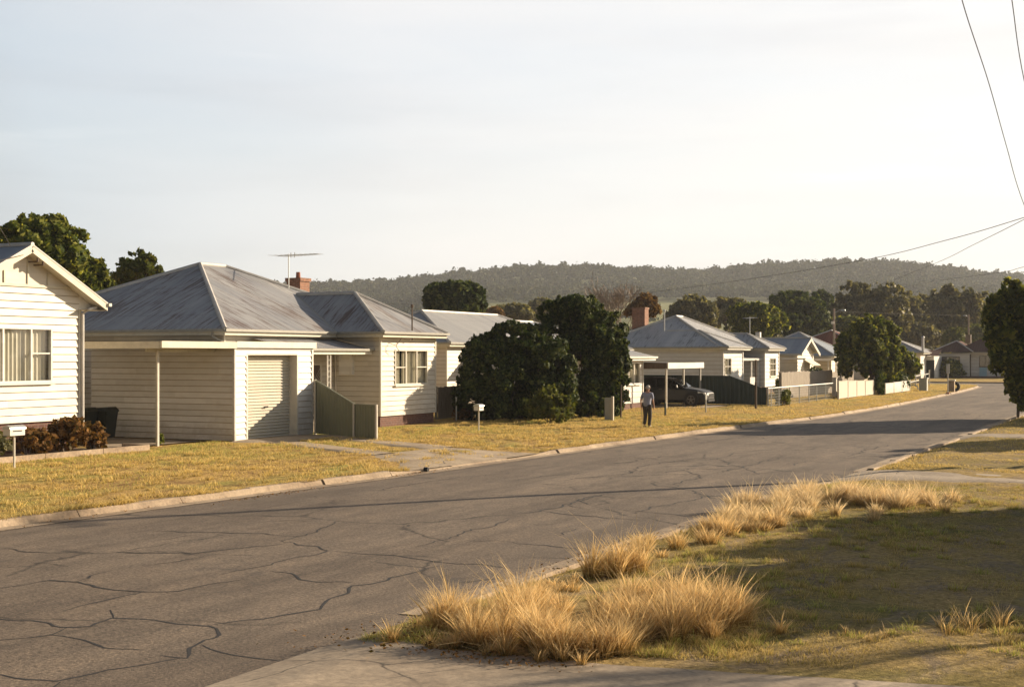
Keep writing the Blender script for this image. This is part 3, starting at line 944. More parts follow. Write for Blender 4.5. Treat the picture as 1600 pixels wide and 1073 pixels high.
# right side: near crossing, second and third paths
def edgeY(x):
    return 11.35 + (x + 6.85) * 0.2
slab('near_driveway', [((-7.70, 3.0), (-7.70, 12.55)), ((-7.3, 3.0), (-7.3, 12.2)), ((-6.6, 3.0), (-6.6, 11.6)), ((-4.5, 3.0), (-4.5, 11.75)), ((-1.0, 3.0), (-1.0, 12.5)), ((6, 3.0), (6, 13.0)), ((30, 3.0), (30, 14.0))],
     0.028, lambda x, y: np.where(x < -6.9, -0.10 + 0.1 * np.clip((x + 7.7) / 0.8, 0, 1), 0.0) + 0.012)
slab('second_path', [((-7.28, 30.6), (-7.25, 34.6)), ((-6.5, 31.2), (-6.4, 34.0)), ((-3, 31.3), (-3, 33.7)), ((14, 33.5), (14, 36))], 0.03, lambda x, y: zr(x, y) * 0 + 0.012 - 0.09 * np.clip(1 - (x - xr(y)) / .8, 0, 1))
slab('third_path', [((-7.1, 48.6), (-7.1, 51.8)), ((-6.2, 49.2), (-6.2, 51.2)), ((14, 50.2), (14, 52))], 0.03, lambda x, y: zr(x, y) * 0 + 0.012 - 0.09 * np.clip(1 - (x - xr(y)) / .8, 0, 1))
slab('far_driveway', [((-15.6, 64.8), (-15.4, 67.6)), ((-18.5, 66.0), (-18.3, 68.4))], 0.03, lambda x, y: 0 * x - .03)

# ------------------------------------------------------------------ grasses (nobody could count them)
def scatter(n, fx, y0, y1, v0, v1, seed, pw=1.0):
    rg = np.random.default_rng(seed)
    y = y0 + (y1 - y0) * rg.uniform(0, 1, n) ** pw
    v = rg.uniform(v0, v1, n)
    return rg, y, v
def on_drive(x, y):
    a = (y > 35.0) & (y < 40.4) & (x < -26.0)
    # apron
    c = (x > -20.6) & (y > np.interp(-x, [17.0, 18.6, 20.6], [28.7, 30.1, 32.0])) & (y < np.interp(-x, [17.0, 18.6, 20.6], [36.3, 36.0, 36.3]))
    s1 = (x <= -20.6) & (np.abs(y - np.interp(-x, [20.4, 24, 26.8], [32.65, 34.7, 36.25])) < 0.52)
    s2 = (x <= -20.6) & (np.abs(y - np.interp(-x, [20.2, 24, 26.5], [35.75, 37.65, 38.9])) < 0.6)
    d = (x < -28.6) & (y > 31.6)
    worn = (fbm(x, y, 2.2, 30) + .7 * fbm(x, y, 6.0, 31)) > .12
    return a | d | ((c | s1 | s2) & ~(worn & (x < -17.6)))
def turf(name, mat, n, y0, y1, v0, v1, seed, hs, w, maskf, pw=1.0):
    rg, y, v = scatter(n, xl, y0, y1, v0, v1, seed, pw)
    x = xl(y) - v
    keep = maskf(x, y, rg) & ~on_drive(x, y)
    x, y = x[keep], y[keep]
    z = zl(x, y) - 0.005
    h = rg.uniform(hs[0], hs[1], len(x)) * (0.75 + 0.5 * np.clip(fbm(x, y, 1.6, 8), -1, 1))
    o = blades(name, np.stack([x, y, z], 1), h, np.full(len(x), w), h * rg.uniform(.1, .9, len(x)), mat, seed, seg=1)
    tag(o, kind='stuff', cat='grass')
    return o
dry = lambda x, y: fbm(x, y, 0.55, 11) + 0.5 * fbm(x, y, 1.7, 12) + np.clip((29 - y) / 14, -0.3, 0.4)
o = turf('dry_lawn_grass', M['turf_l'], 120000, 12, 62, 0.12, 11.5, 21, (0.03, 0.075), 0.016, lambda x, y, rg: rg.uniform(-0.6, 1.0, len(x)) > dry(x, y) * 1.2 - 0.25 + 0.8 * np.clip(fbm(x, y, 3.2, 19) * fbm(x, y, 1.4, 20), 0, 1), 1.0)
o['label'] = 'short straw coloured grass over the left verge'
o = turf('green_lawn_grass', M['turf_g'], 130000, 12, 62, 0.12, 11.5, 22, (0.04, 0.095), 0.016,
         lambda x, y, rg: (fbm(x, y, 0.5, 15) * .6 + 1.5 * np.clip((xl(y) - x - 6.6) / 2.2, -0.4, 1.2) * np.where(y < 40, 1, .5) > rg.uniform(-0.2, 1.6, len(x))))
o['label'] = 'green grass patches in the lawn near the garage and flower bed'
o = turf('far_lawn_grass', M['turf_l'], 50000, 60, 136, 0.1, 13, 23, (0.05, 0.12), 0.03, lambda x, y, rg: x < 99, 1.0)
o['label'] = 'sunlit yellow grass along the far part of the left verge'
# turf fringe over the left kerb edge
rg = np.random.default_rng(5)
y = rg.uniform(10, 90, 34000); v = -0.02 + np.abs(rg.normal(0, 0.13, 34000)); x = xl(y) - v - .05
k = ~on_drive(x, y); x, y = x[k], y[k]
k = fbm(x, y, 2.0, 35) * .5 + v[k] * 6 > rg.uniform(0, 1, len(x)); x, y = x[k], y[k]
h = rg.uniform(0.04, 0.14, len(x)) * (0.6 + 0.6 * (fbm(x, y, 1.5, 5) > 0))
o = blades('kerb_edge_grass', np.stack([x, y, zl(x, y)], 1), h, np.full(len(x), .014), h * .8, M['turf_l'], 6, seg=2)
tag(o, 'ragged grass fringe hanging over the left kerb', 'grass', kind='stuff')

def rturf(name, mat, n, y0, y1, v0, v1, seed, hs, w, maskf, lab, pw=1.0):
    rg = np.random.default_rng(seed)
    y = y0 + (y1 - y0) * rg.uniform(0, 1, n) ** pw
    x = xr(y) + rg.uniform(v0, v1, n)
    keep = maskf(x, y, rg) & ~((y > 31.0) & (y < 34.2)) & ~((y > 48.9) & (y < 51.5)) & (y > edgeY(x) + 0.1)
    px = 800 + 2100 * (CS * x + SN * y) / depth(x, y)
    keep &= px < 1720
    x, y = x[keep], y[keep]
    h = rg.uniform(hs[0], hs[1], len(x)) * (0.7 + 0.6 * np.clip(fbm(x, y, 1.5, 9), -1, 1))
    o = blades(name, np.stack([x, y, zr(x, y) - .004], 1), h, np.full(len(x), w), h * rg.uniform(.2, 1.1, len(x)), mat, seed, seg=1)
    tag(o, lab, 'grass', kind='stuff')
    return o
rturf('dry_verge_turf', M['turf_r'], 230000, 11, 36, 0.05, 11, 31, (0.02, 0.065), 0.009, lambda x, y, rg: rg.uniform(-1.0, 1.0, len(x)) > fbm(x, y, 0.8, 17) * .7 + fbm(x, y, 3.5, 27) * .6, 'short dry grass on the near right verge', 1.5)
rturf('green_verge_turf', M['turf_g'], 50000, 11, 36, 0.05, 11, 32, (0.02, 0.06), 0.009, lambda x, y, rg: fbm(x, y, 0.9, 18) > rg.uniform(0.1, 1.5, len(x)), 'green grass patches on the near right verge', 1.5)
rturf('far_verge_turf', M['turf_l'], 60000, 34.2, 110, 0.05, 12, 33, (0.04, 0.09), 0.02, lambda x, y, rg: x < 99, 'sunlit grass on the right verge beyond the second path', 1.4)

def tussocks(name, spots, per, mat, seed, wid, lab, heads=0.15):
    rg = np.random.default_rng(seed)
    B, Hh, Ln, Az = [], [], [], []
    for (x, y, r, h) in spots:
        if x < float(xr(y)) + .04: continue
        n = int(per * (r / 0.25) ** 1.3)
        t = rg.uniform(0, 2 * math.pi, n); q = r * rg.uniform(0, 1, n) ** .7 * 0.75
        bx, by = x + q * np.cos(t), y + q * np.sin(t)
        B.append(np.stack([bx, by, zr(bx, by) - 0.01], 1))
        hh = h * rg.uniform(0.35, 1.0, n) ** 0.8 * (1 - 0.35 * (q / r))
        tall = rg.uniform(0, 1, n) < 0.035
        hh = np.where(tall, h * rg.uniform(1.0, 1.35, n), hh)
        Hh.append(hh)
        ln = hh * (0.10 + 0.55 * (q / r) + rg.uniform(0, .25, n))
        bent = rg.uniform(0, 1, n) < .14
        ln = np.where(bent, hh * rg.uniform(.9, 1.6, n), ln); hh[bent] *= rg.uniform(.25, .7, bent.sum())
        Ln.append(ln)
        Az.append(t + rg.normal(0, .9, n))
    B = np.concatenate(B)
    o = blades(name, B, np.concatenate(Hh), np.full(len(B), wid), np.concatenate(Ln), mat, seed, seg=3, heads=heads, spread=np.concatenate(Az))
    return tag(o, lab, 'grass', kind='stuff')
def tuft_line(pts, n, rad, hgt, seed, jit):
    """pts: photo ground points giving a band of tussock bases"""
    rg = random.Random(seed)
    out = []
    P = [Vector(G(px, py)) for px, py in pts]
    for k in range(n):
        i = rg.randrange(len(P) - 1)
        p = P[i].lerp(P[i + 1], rg.random())
        out.append((p.x + rg.gauss(0, jit), p.y + rg.gauss(0, jit), rg.uniform(*rad), rg.uniform(*hgt)))
    return out
s1 = tuft_line([(690, 1002), (780, 1010), (900, 1018), (960, 1022)], 17, (0.12, 0.25), (0.34, 0.58), 1, 0.12)
s1 += tuft_line([(700, 985), (820, 985), (950, 995), (1040, 985), (1090, 985)], 22, (0.12, 0.28), (0.36, 0.64), 2, 0.18)
s1 += tuft_line([(930, 968), (1050, 955), (1130, 975), (1180, 970)], 12, (0.12, 0.26), (0.40, 0.70), 3, 0.22)
s1 += tuft_line([(760, 965), (900, 960), (1000, 950)], 12, (0.10, 0.22), (0.36, 0.6), 31, 0.2)
s1 += tuft_line([(640, 1005), (760, 1020), (900, 1030), (1100, 1000), (1210, 985)], 26, (0.05, 0.10), (0.14, 0.34), 32, 0.15)
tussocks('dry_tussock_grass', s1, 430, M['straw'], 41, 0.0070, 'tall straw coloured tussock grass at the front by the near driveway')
s2 = tuft_line([(1190, 790), (1260, 782), (1330, 782), (1400, 790)], 36, (0.16, 0.32), (0.34, 0.60), 4, 0.40)
s2 += tuft_line([(1180, 800), (1140, 815), (1230, 825), (1300, 800)], 20, (0.12, 0.24), (0.22, 0.48), 5, 0.5)
s2 += tuft_line([(1400, 785), (1470, 780), (1440, 800)], 14, (0.08, 0.16), (0.2, 0.45), 51, 0.4)
tussocks('dry_tussock_grass', s2, 330, M['straw_pale'], 42, 0.0095, 'pale feathery dry grass beside the second path on the right verge')
s3 = tuft_line([(945, 905), (975, 900), (1000, 890)], 5, (0.12, 0.2), (0.55, 0.75), 6, 0.12)
s3 += tuft_line([(1020, 870), (1100, 835), (1170, 830), (1220, 830)], 16, (0.14, 0.26), (0.25, 0.42), 7, 0.3)
s3 += tuft_line([(660, 985), (720, 955), (860, 925), (1000, 870)], 14, (0.08, 0.16), (0.12, 0.3), 10, 0.15)
tussocks('dry_tussock_grass', s3, 300, M['straw'], 43, 0.009, 'small scattered dry grass clumps along the right road edge')
s4 = tuft_line([(1450, 985), (1530, 980), (1590, 975)], 8, (0.04, 0.09), (0.25, 0.5), 8, 0.2) + tuft_line([(1280, 990), (1350, 1000)], 3, (0.04, 0.07), (0.15, 0.25), 9, 0.2)
tussocks('dry_tussock_grass', s4, 160, M['straw'], 44, 0.006, 'sparse thin grass stalks at the lower right')
# small lumps of turf that roughen the near verge
rg = np.random.default_rng(61)
n = 6500
y = 11.5 + 22 * rg.uniform(0, 1, n) ** 1.6; x = xr(y) + rg.uniform(.2, 10.5, n)
kk = (fbm(x, y, .9, 22) + rg.normal(0, .5, n) > 0) & (y > edgeY(x) + .15) & ~((y > 31) & (y < 34.2))
spots = [(a_, b_, r_, h_) for a_, b_, r_, h_ in zip(x[kk], y[kk], rg.uniform(.07, .18, kk.sum()), rg.uniform(.06, .17, kk.sum()))]
tussocks('turf_lumps', spots[::2], 90, M['turf_r'], 62, 0.009, 'uneven lumps of dry turf over the near right verge', heads=0)
tussocks('turf_lumps', spots[1::3], 80, M['turf_g'], 63, 0.009, 'greener lumps of turf over the near right verge', heads=0)
n = 1500
y = rg.uniform(13, 60, n); v = rg.uniform(.3, 10.5, n); x = xl(y) - v
kk = ~on_drive(x, y)
B = []
for a_, b_ in zip(x[kk], y[kk]):
    m_ = 26; t_ = rg.uniform(0, 6.28, m_); q_ = rg.uniform(0, .16, m_)
    B.append(np.stack([a_ + q_ * np.cos(t_) * .8, b_ + q_ * np.sin(t_) * 1.6, np.zeros(m_)], 1))
B = np.concatenate(B); B[:, 2] = zl(B[:, 0], B[:, 1])
hh = rg.uniform(.05, .13, len(B))
tag(blades('turf_lumps', B, hh, np.full(len(B), .02), hh * rg.uniform(.2, .9, len(B)), M['turf_l'], 64, seg=1), 'longer lumps of grass scattered over the left verge', 'grass', kind='stuff')
# fallen leaves and grit in the gutter and on the near drive
rg = np.random.default_rng(9)
P = []
for (cx, cy, sx, sy, n) in [(*G(735, 1033), .5, .12, 260), (*G(430, 774, ZR), .12, 1.2, 160), (*G(600, 1000), .5, .3, 160), (*G(645, 741, ZR), .15, 1.0, 160), (*G(900, 890, ZR), .2, 1.6, 220), (*G(80, 817, ZR), .1, 2.5, 120)]:
    P.append(np.stack([rg.normal(cx, sx, n), rg.normal(cy, sy, n)], 1))
P = np.concatenate(P); n = len(P)
onl = P[:, 0] < -12
px_ = np.where(onl, np.maximum(P[:, 0], xl(P[:, 1]) + .03), P[:, 0])
zz = np.where(px_ < xr(P[:, 1]), ZR + .03, np.where(px_ < -12, ZR + .03, 0.06))
c = np.stack([px_, P[:, 1], zz], 1)
a = rg.normal(size=(n, 3)) * [1, 1, .3]; a /= np.linalg.norm(a, axis=1)[:, None]
b = np.cross(a, rg.normal(size=(n, 3)) * [.4, .4, 1]); b /= np.linalg.norm(b, axis=1)[:, None]
s = rg.uniform(.012, .03, (n, 1))
o = np_quads('fallen_leaf_litter', np.stack([c - a * s, c - b * s * .5, c + a * s, c + b * s * .5], 1), M['leaf_russet'])
tag(o, 'dry brown leaf litter in the gutters and on the near driveway', 'leaf litter', kind='stuff')
# ------------------------------------------------------------------ building kit
def wpt(ax, pl, u, z, o=0.0, out=1):
    """point on a wall: ax 'x' = wall on X=pl (u along Y); ax 'y' = wall on Y=pl (u along X)"""
    return (pl + out * o, u, z) if ax == 'x' else (u, pl + out * o, z)
def clap(mb, ax, pl, out, u0, u1, z0, z1, holes=(), lim=None, bh=0.2, pr=0.034):
    """overlapping weatherboards"""
    zs = set([z1])
    z = z0
    rows_ = []
    while z < z1 - 1e-4:
        rows_.append((z, min(z + bh, z1)))
        z += bh
    flip = (out > 0) != (ax == 'x')
    for za, zb in rows_:
        cuts = [za, zb] + [h for ho in holes for h in ho[2:4] if za + 1e-3 < h < zb - 1e-3]
        cuts = sorted(set(cuts))
        for ca, cb in zip(cuts[:-1], cuts[1:]):
            zm = (ca + cb) / 2
            segs = [(u0, u1)]
            for (ha, hb, hz0, hz1) in holes:
                if hz0 < zm < hz1:
                    ns = []
                    for s0, s1 in segs:
                        if hb <= s0 or ha >= s1: ns.append((s0, s1)); continue
                        if ha > s0: ns.append((s0, ha))
                        if hb < s1: ns.append((hb, s1))
                    segs = ns
            oa = pr * (1 - (ca - za) / bh) + .003
            ob = pr * (1 - (cb - za) / bh) + .003
            for s0, s1 in segs:
                la0, la1, lb0, lb1 = s0, s1, s0, s1
                if lim:
                    a_ = lim(ca); b_ = lim(cb)
                    la0, la1 = max(s0, a_[0]), min(s1, a_[1])
                    lb0, lb1 = max(s0, b_[0]), min(s1, b_[1])
                    if la1 <= la0: continue
                    if lb1 <= lb0: lb0 = lb1 = (lb0 + lb1) / 2
                g_ = min(0.024, (cb - ca) * .5) if cb == zb else 0        # dark strip under the next lap: painted shade line with grime
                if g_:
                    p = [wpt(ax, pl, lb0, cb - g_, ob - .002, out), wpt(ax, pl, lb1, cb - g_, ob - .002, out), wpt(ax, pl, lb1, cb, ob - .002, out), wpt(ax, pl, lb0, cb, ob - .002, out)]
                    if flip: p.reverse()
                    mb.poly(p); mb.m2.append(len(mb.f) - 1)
                p = [wpt(ax, pl, la0, ca, oa, out), wpt(ax, pl, la1, ca, oa, out), wpt(ax, pl, lb1, cb - g_, ob, out), wpt(ax, pl, lb0, cb - g_, ob, out)]
                if flip: p.reverse()
                mb.poly(p)
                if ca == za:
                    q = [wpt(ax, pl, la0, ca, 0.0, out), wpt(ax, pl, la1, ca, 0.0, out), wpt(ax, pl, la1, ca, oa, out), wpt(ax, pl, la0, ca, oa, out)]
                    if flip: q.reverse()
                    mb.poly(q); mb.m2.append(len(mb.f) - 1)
    return mb
def plain(mb, ax, pl, out, u0, u1, z0, z1):
    p = [wpt(ax, pl, u0, z0), wpt(ax, pl, u1, z0), wpt(ax, pl, u1, z1), wpt(ax, pl, u0, z1)]
    if (out > 0) != (ax == 'x'): p.reverse()
    mb.poly(p)
def wbox(mb, ax, pl, out, u0, u1, z0, z1, o0, o1):
    if ax == 'x': mb.box(pl + out * o0, pl + out * o1, u0, u1, z0, z1)
    else: mb.box(u0, u1, pl + out * o0, pl + out * o1, z0, z1)
def window(parent, ax, pl, out, u0, u1, z0, z1, splits=(), rails=(), curtain='curtain', frame='trim', cover=((0, 1),), sill=True, fw=0.06):
    """frame stands 3 cm proud of the boards; pane, cloth and a dark room behind"""
    mb = MB()
    wbox(mb, ax, pl, out, u0, u0 + fw, z0, z1, -.06, .055)
    wbox(mb, ax, pl, out, u1 - fw, u1, z0, z1, -.06, .055)
    wbox(mb, ax, pl, out, u0 + fw, u1 - fw, z1 - fw, z1, -.06, .053)
    wbox(mb, ax, pl, out, u0 + fw, u1 - fw, z0, z0 + fw, -.06, .053)
    iu0, iu1, iz0, iz1 = u0 + fw, u1 - fw, z0 + fw, z1 - fw
    for s in splits:
        c = u0 + (u1 - u0) * s
        wbox(mb, ax, pl, out, c - .03, c + .03, iz0, iz1, -.05, .045)
    for (ua, ub, t) in rails:
        c = z0 + (z1 - z0) * t
        wbox(mb, ax, pl, out, u0 + (u1 - u0) * ua + .031, u0 + (u1 - u0) * ub - .031, c - .02, c + .02, -.045, .035)
    w = mb.build('window', M[frame], parent)
    g = MB(); plain(g, ax, pl - out * .02, out, iu0, iu1, iz0, iz1); g.build('pane', M['glass'], w)
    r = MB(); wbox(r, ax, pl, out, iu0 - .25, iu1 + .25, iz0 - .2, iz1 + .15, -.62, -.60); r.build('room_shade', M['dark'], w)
    if curtain:
        cm = MB()
        for (ca, cb) in cover:
            a_, b_ = iu0 + (iu1 - iu0) * ca, iu0 + (iu1 - iu0) * cb
            n = max(4, int((b_ - a_) / 0.03))
            for k in range(n):
                ua, ub = a_ + (b_ - a_) * k / n, a_ + (b_ - a_) * (k + 1) / n
                oa = -.14 + .022 * math.sin(ua * 42) ; ob = -.14 + .022 * math.sin(ub * 42)
                cm.poly([wpt(ax, pl, ua, iz0 - .05, oa, out), wpt(ax, pl, ub, iz0 - .05, ob, out), wpt(ax, pl, ub, iz1 + .05, ob, out), wpt(ax, pl, ua, iz1 + .05, oa, out)])
        cm.build('curtain', M[curtain], w)
    if sill:
        sm = MB(); wbox(sm, ax, pl, out, u0 - .05, u1 + .05, z0 - .06, z0 - .002, -.02, .11); sm.build('sill', M[frame], w)
    return w
def slope(mb, pts, eave, mid=None):
    """roof plane with UVs in metres: u along the eave, v up the slope"""
    P = [Vector(p) for p in pts]
    u = Vector(eave).normalized()
    n = (P[1] - P[0]).cross(P[2] - P[0]).normalized()
    if n.z < 0:
        P.reverse(); n = -n
    v = n.cross(u).normalized()
    if v.z < 0: v = -v
    mb.poly(P, [(p.dot(u), p.dot(v)) for p in P])
def caps(mb, segs, r=0.085):
    for a, b in segs:
        a, b = Vector(a), Vector(b)
        mb.tube([a + Vector((0, 0, .01)), b + Vector((0, 0, .01))], r, 7, True)
def eave_run(gm, fm, pts, zt, gut=True):
    """gutter and fascia along a horizontal eave line (pts in plan, outside on the right of travel)"""
    for a, b in zip(pts[:-1], pts[1:]):
        a3, b3 = Vector((a[0], a[1], 0)), Vector((b[0], b[1], 0))
        d = (b3 - a3).normalized(); o_ = Vector((d.y, -d.x, 0))
        if gut:
            e = d * 0.06
            gm.bar(a3 + o_ * .055 + Vector((0, 0, zt - .035)) - e, b3 + o_ * .055 + Vector((0, 0, zt - .035)) + e, 0.11, 0.09)
        fm.bar(a3 - o_ * .02 + Vector((0, 0, zt - .125)), b3 - o_ * .02 + Vector((0, 0, zt - .125)), 0.03, 0.17)
def hip_roof(t, x_street, x_back, y0, y1, ze, rise, mat, capm='cap', rxoff=0.0, hips=True, soff='fascia', gut='gutter', fas='fascia', caps_r=0.085):
    """rectangular hip roof, ridge along the longer side"""
    W_, L_ = x_street - x_back, y1 - y0
    if L_ >= W_:
        h = W_ / 2
        A = (x_back + h, y0 + h, ze + rise); B = (x_back + h, y1 - h, ze + rise)
    else:
        h = L_ / 2
        A = (x_street - h, y0 + h, ze + rise); B = (x_back + h, y0 + h, ze + rise)
    c00, c10, c11, c01 = (x_back, y0, ze), (x_street, y0, ze), (x_street, y1, ze), (x_back, y1, ze)
    mb = MB(); cp = []
    if L_ >= W_:
        slope(mb, [c00, c10, A], (1, 0, 0)); slope(mb, [c10, c11, B, A], (0, 1, 0))
        slope(mb, [c11, c01, B], (1, 0, 0)); slope(mb, [c01, c00, A, B], (0, 1, 0))
        cp = [(A, B), (A, c00), (A, c10), (B, c11), (B, c01)]
    else:
        slope(mb, [c10, c11, A], (0, 1, 0)); slope(mb, [c00, c10, A, B], (1, 0, 0))
        slope(mb, [c11, c01, B, A], (1, 0, 0)); slope(mb, [c01, c00, B], (0, 1, 0))
        cp = [(A, B), (A, c10), (A, c11), (B, c00), (B, c01)]
    r = mb.build('roof', M[mat], t)
    cm = MB(); caps(cm, [(a, b) for a, b in cp], caps_r); cm.build('ridge_cap', M[capm], r)
    gm, fm = MB(), MB()
    eave_run(gm, fm, [(x_back, y0), (x_street, y0), (x_street, y1), (x_back, y1), (x_back, y0)], ze)
    gm.build('gutter', M[gut], t); fm.build('fascia', M[fas], t)
    sm = MB(); sm.poly([(x_back + .05, y0 + .05, ze - .19), (x_back + .05, y1 - .05, ze - .19), (x_street - .05, y1 - .05, ze - .19), (x_street - .05, y0 + .05, ze - .19)])
    sm.build('soffit', M[soff], t)
    return r, A, B
def shell(mb_list_mat, t): pass
def corner(mb, x, y, z0, z1, s=0.05):
    mb.box(x - s, x + s, y - s, y + s, z0, z1)
def walls(t, mat, x_street, x_back, y0, y1, z0, z1, holes_x=(), holes_y=(), bh=0.2, base=None, zb=0.0, sides='xy'):
    mb = MB()
    clap(mb, 'x', x_street, 1, y0, y1, z0, z1, holes_x, None, bh)
    clap(mb, 'y', y0, -1, x_back, x_street, z0, z1, holes_y, None, bh)
    plain(mb, 'x', x_back, -1, y0, y1, z0, z1)
    plain(mb, 'y', y1, 1, x_back, x_street, z0, z1)
    w = mb.build('wall', M[mat], t)
    cm = MB(); corner(cm, x_street, y0, z0, z1, .035); corner(cm, x_street, y1, z0, z1, .035)
    cm.build('corner_board', M['trim'], w)
    if base:
        bm_ = MB(); bm_.box(x_back + .05, x_street - .03, y0 + .03, y1 - .03, zb, z0 + .02)
        bm_.build('base', M[base], t)
    return w
def downpipe(t, pts, mat='trim', r=.04):
    MB().tube(pts, r, 8).build('downpipe', M[mat], t)

# ------------------------------------------------------------------ gable house at the left edge
XA = -29.4; YA = 30.0
t = thing('gable_house', 'cream weatherboard house with a gable facing the street at the left edge', 'house', (XA, 26, 0))
zE = 4.28; apY, apZ = 27.8, 5.95
sl = (apZ - 4.40) / 2.95
z00 = 0.95
w0, w1 = 25.9, float(Yat(80, XA))
wz0, wz1 = ZatX(70, 597, XA), ZatX(70, 512, XA)
mb = MB()
hole = (w0, w1, wz0, wz1)
topz = lambda u: apZ - .12 - sl * abs(u - apY)
clap(mb, 'x', XA, 1, 25.6, YA, z00, 4.83, [hole], lambda z: (apY - (apZ - .12 - z) / sl, apY + (apZ - .12 - z) / sl), 0.215)
mb2 = MB()
# upper gable: flat sheet with cover battens
zg = 4.83
hw_ = (apZ - .12 - zg) / sl
mb2.poly([(XA + .012, apY - hw_, zg), (XA + .012, apY + hw_, zg), (XA + .012, apY, apZ - .12)])
clap(mb, 'y', YA, 1, XA - 13, XA, z00, 4.3, (), None, 0.215)
clap(mb, 'y', 18.0, -1, XA - 13, XA - 1.2, z00, 4.3, (), None, 0.215)
clap(mb, 'x', XA - 1.2, 1, 18.0, 25.6, z00, 4.3, (), None, 0.215)
clap(mb, 'y', 25.6, -1, XA - 1.2, XA, z00, 4.3, (), None, 0.215)
plain(mb, 'x', XA - 13, -1, 18.0, YA, z00, 4.3)
wl_ = mb.build('wall', M['cream'], t)
mb2.build('gable_panel', M['cream'], t)
mb = MB()
for u in (26.55, 27.15, 28.0, 28.75, 29.4):
    if topz(u) - .15 > zg: mb.box(XA + .014, XA + .045, u - .028, u + .028, zg + .05, topz(u) - .12)
mb.box(XA + .014, XA + .05, apY - hw_, apY + hw_, zg - .04, zg + .04)
mb.build('batten', M['fascia'], t)
mb = MB(); mb.box(XA - 13, XA - .05, 18.03, YA - .03, -.1, z00 + .02); mb.build('base', M['brick_dark'], t)
mb = MB(); corner(mb, XA, YA, z00, 4.25, .045); mb.build('corner_board', M['trim'], wl_)
window(t, 'x', XA, 1, w0, w1, wz0, wz1, splits=(0.40, 0.74), rails=((0.74, 1, .53),), curtain='blind', frame='white', cover=((0, 1),), fw=.055)
# roofs: street gable and the long roof behind
ov = 0.42
mb = MB()
eR, eL = apY + 2.95, apY - 2.95
zb_ = apZ - sl * 2.95
mb_x0 = XA + ov
slope(mb, [(mb_x0, apY, apZ), (mb_x0, eR, zb_), (XA - 13.3, eR, zb_), (XA - 13.3, apY, apZ)], (1, 0, 0))
slope(mb, [(mb_x0, apY, apZ), (mb_x0, eL, zb_), (XA - 5, eL, zb_), (XA - 5, apY, apZ)], (1, 0, 0))
slope(mb, [(XA - .8, 17.6, 4.35), (XA - .8, 28.0, 4.35), (XA - 5.2, 28.0, 6.28), (XA - 5.2, 17.6, 6.28)], (0, 1, 0))
slope(mb, [(XA - 13.4, 17.6, 3.6), (XA - 13.4, 28.0, 3.6), (XA - 5.2, 28.0, 6.28), (XA - 5.2, 17.6, 6.28)], (0, 1, 0))
rf = mb.build('roof', M['roof_blue'], t)
mb = MB()
for e, ze_ in ((eR, zb_), (eL, zb_)):
    mb.bar((mb_x0 - .02, apY, apZ - .10), (mb_x0 - .02, e, ze_ - .10), 0.035, 0.20, up=(0, 0, 1))
mb.build('bargeboard', M['fascia'], t)
mb = MB()
mb.bar((mb_x0 - .06, apY, apZ + .01), (mb_x0 - .06, eR, zb_ + .01), 0.14, 0.035)
mb.bar((mb_x0 - .06, apY, apZ + .01), (mb_x0 - .06, eL, zb_ + .01), 0.14, 0.035)
mb.tube([(mb_x0, apY, apZ + .02), (XA - 13, apY, apZ + .02)], .07, 7)
mb.build('ridge_cap', M['cap'], rf)
mb = MB()
mb.poly([(mb_x0 - .04, apY, apZ - .16), (mb_x0 - .04, eR - .03, zb_ - .16), (XA - .0, eR - .03, zb_ - .16), (XA, apY, apZ - .16)])
mb.poly([(mb_x0 - .04, apY, apZ - .16), (mb_x0 - .04, eL + .03, zb_ - .16), (XA, eL + .03, zb_ - .16), (XA, apY, apZ - .16)])
mb.poly([(mb_x0 - .05, eR - .02, zb_ - .2), (mb_x0 - .05, YA, zb_ - .2), (XA - 13, YA, zb_ - .2), (XA - 13, eR - .02, zb_ - .2)])
for e_, s_ in ((eR, 1), (eL, -1)):
    yw_ = YA if s_ > 0 else eL + .4
    mb.poly([(XA + .004, e_ - s_ * .02, zb_ - .06), (XA + .004, e_ - s_ * .02, zb_ - .2), (XA + .004, yw_, zb_ - .2), (XA + .004, yw_, zb_ + sl * abs(e_ - yw_) - .02)])
mb.poly([(mb_x0 - .05, eR - .02, zb_ - .199), (mb_x0 - .05, YA - .05, zb_ - .199), (XA - .1, YA - .05, zb_ - .199), (XA - .1, eR - .02, zb_ - .199)])
mb.build('soffit', M['trim'], t)
gm, fm = MB(), MB()
eave_run(gm, fm, [(XA + ov, eR), (XA - 13, eR)], zb_)
gm.build('gutter', M['trim'], t); fm.build('fascia', M['fascia'], t)
downpipe(t, [(XA + .16, YA + .55, zb_ - .12), (XA + .16, YA + .3, zb_ - .16), (XA + .09, YA + .06, zb_ - .30), (XA + .09, YA + .06, 0.6)], 'white', .042)
mb = MB()
for k, (yy, zz) in enumerate(((28.02, 5.50), (28.22, 5.42))):
    mb.box(XA + .03, XA + .40, yy - .02, yy + .02, zz - .02, zz + .02)
    mb.tube([(XA + .38, yy, zz + .0), (XA + .38, yy, zz + .10)], [.035, .028], 8)
mb.build('service_bracket', M['timber_dark'], t)

# ------------------------------------------------------------------ flower bed, shrubs
mb = MB(); 
mb.box(-29.3, -28.0, 22, 29.95, -.05, 0.10); mb.box(-29.3, -28.0, 29.95, 31.3, -.05, 0.06)
o = mb.build('garden_bed', M['soil']); o['kind'] = 'structure'
mb = MB()
for y0_, y1_ in ((22, 24.6), (24.62, 27.2), (27.22, 29.4), (29.42, 31.35)):
    mb.box(-28.0, -27.88, y0_, y1_, -.05, .16)
mb.box(-29.0, -28.0, 31.36, 31.46, -.05, .16)
tag(mb.build('garden_edging', M['kerb'], org=(-27.9, 27, 0)), 'low concrete edging along the flower bed before the gable house', 'garden edging')

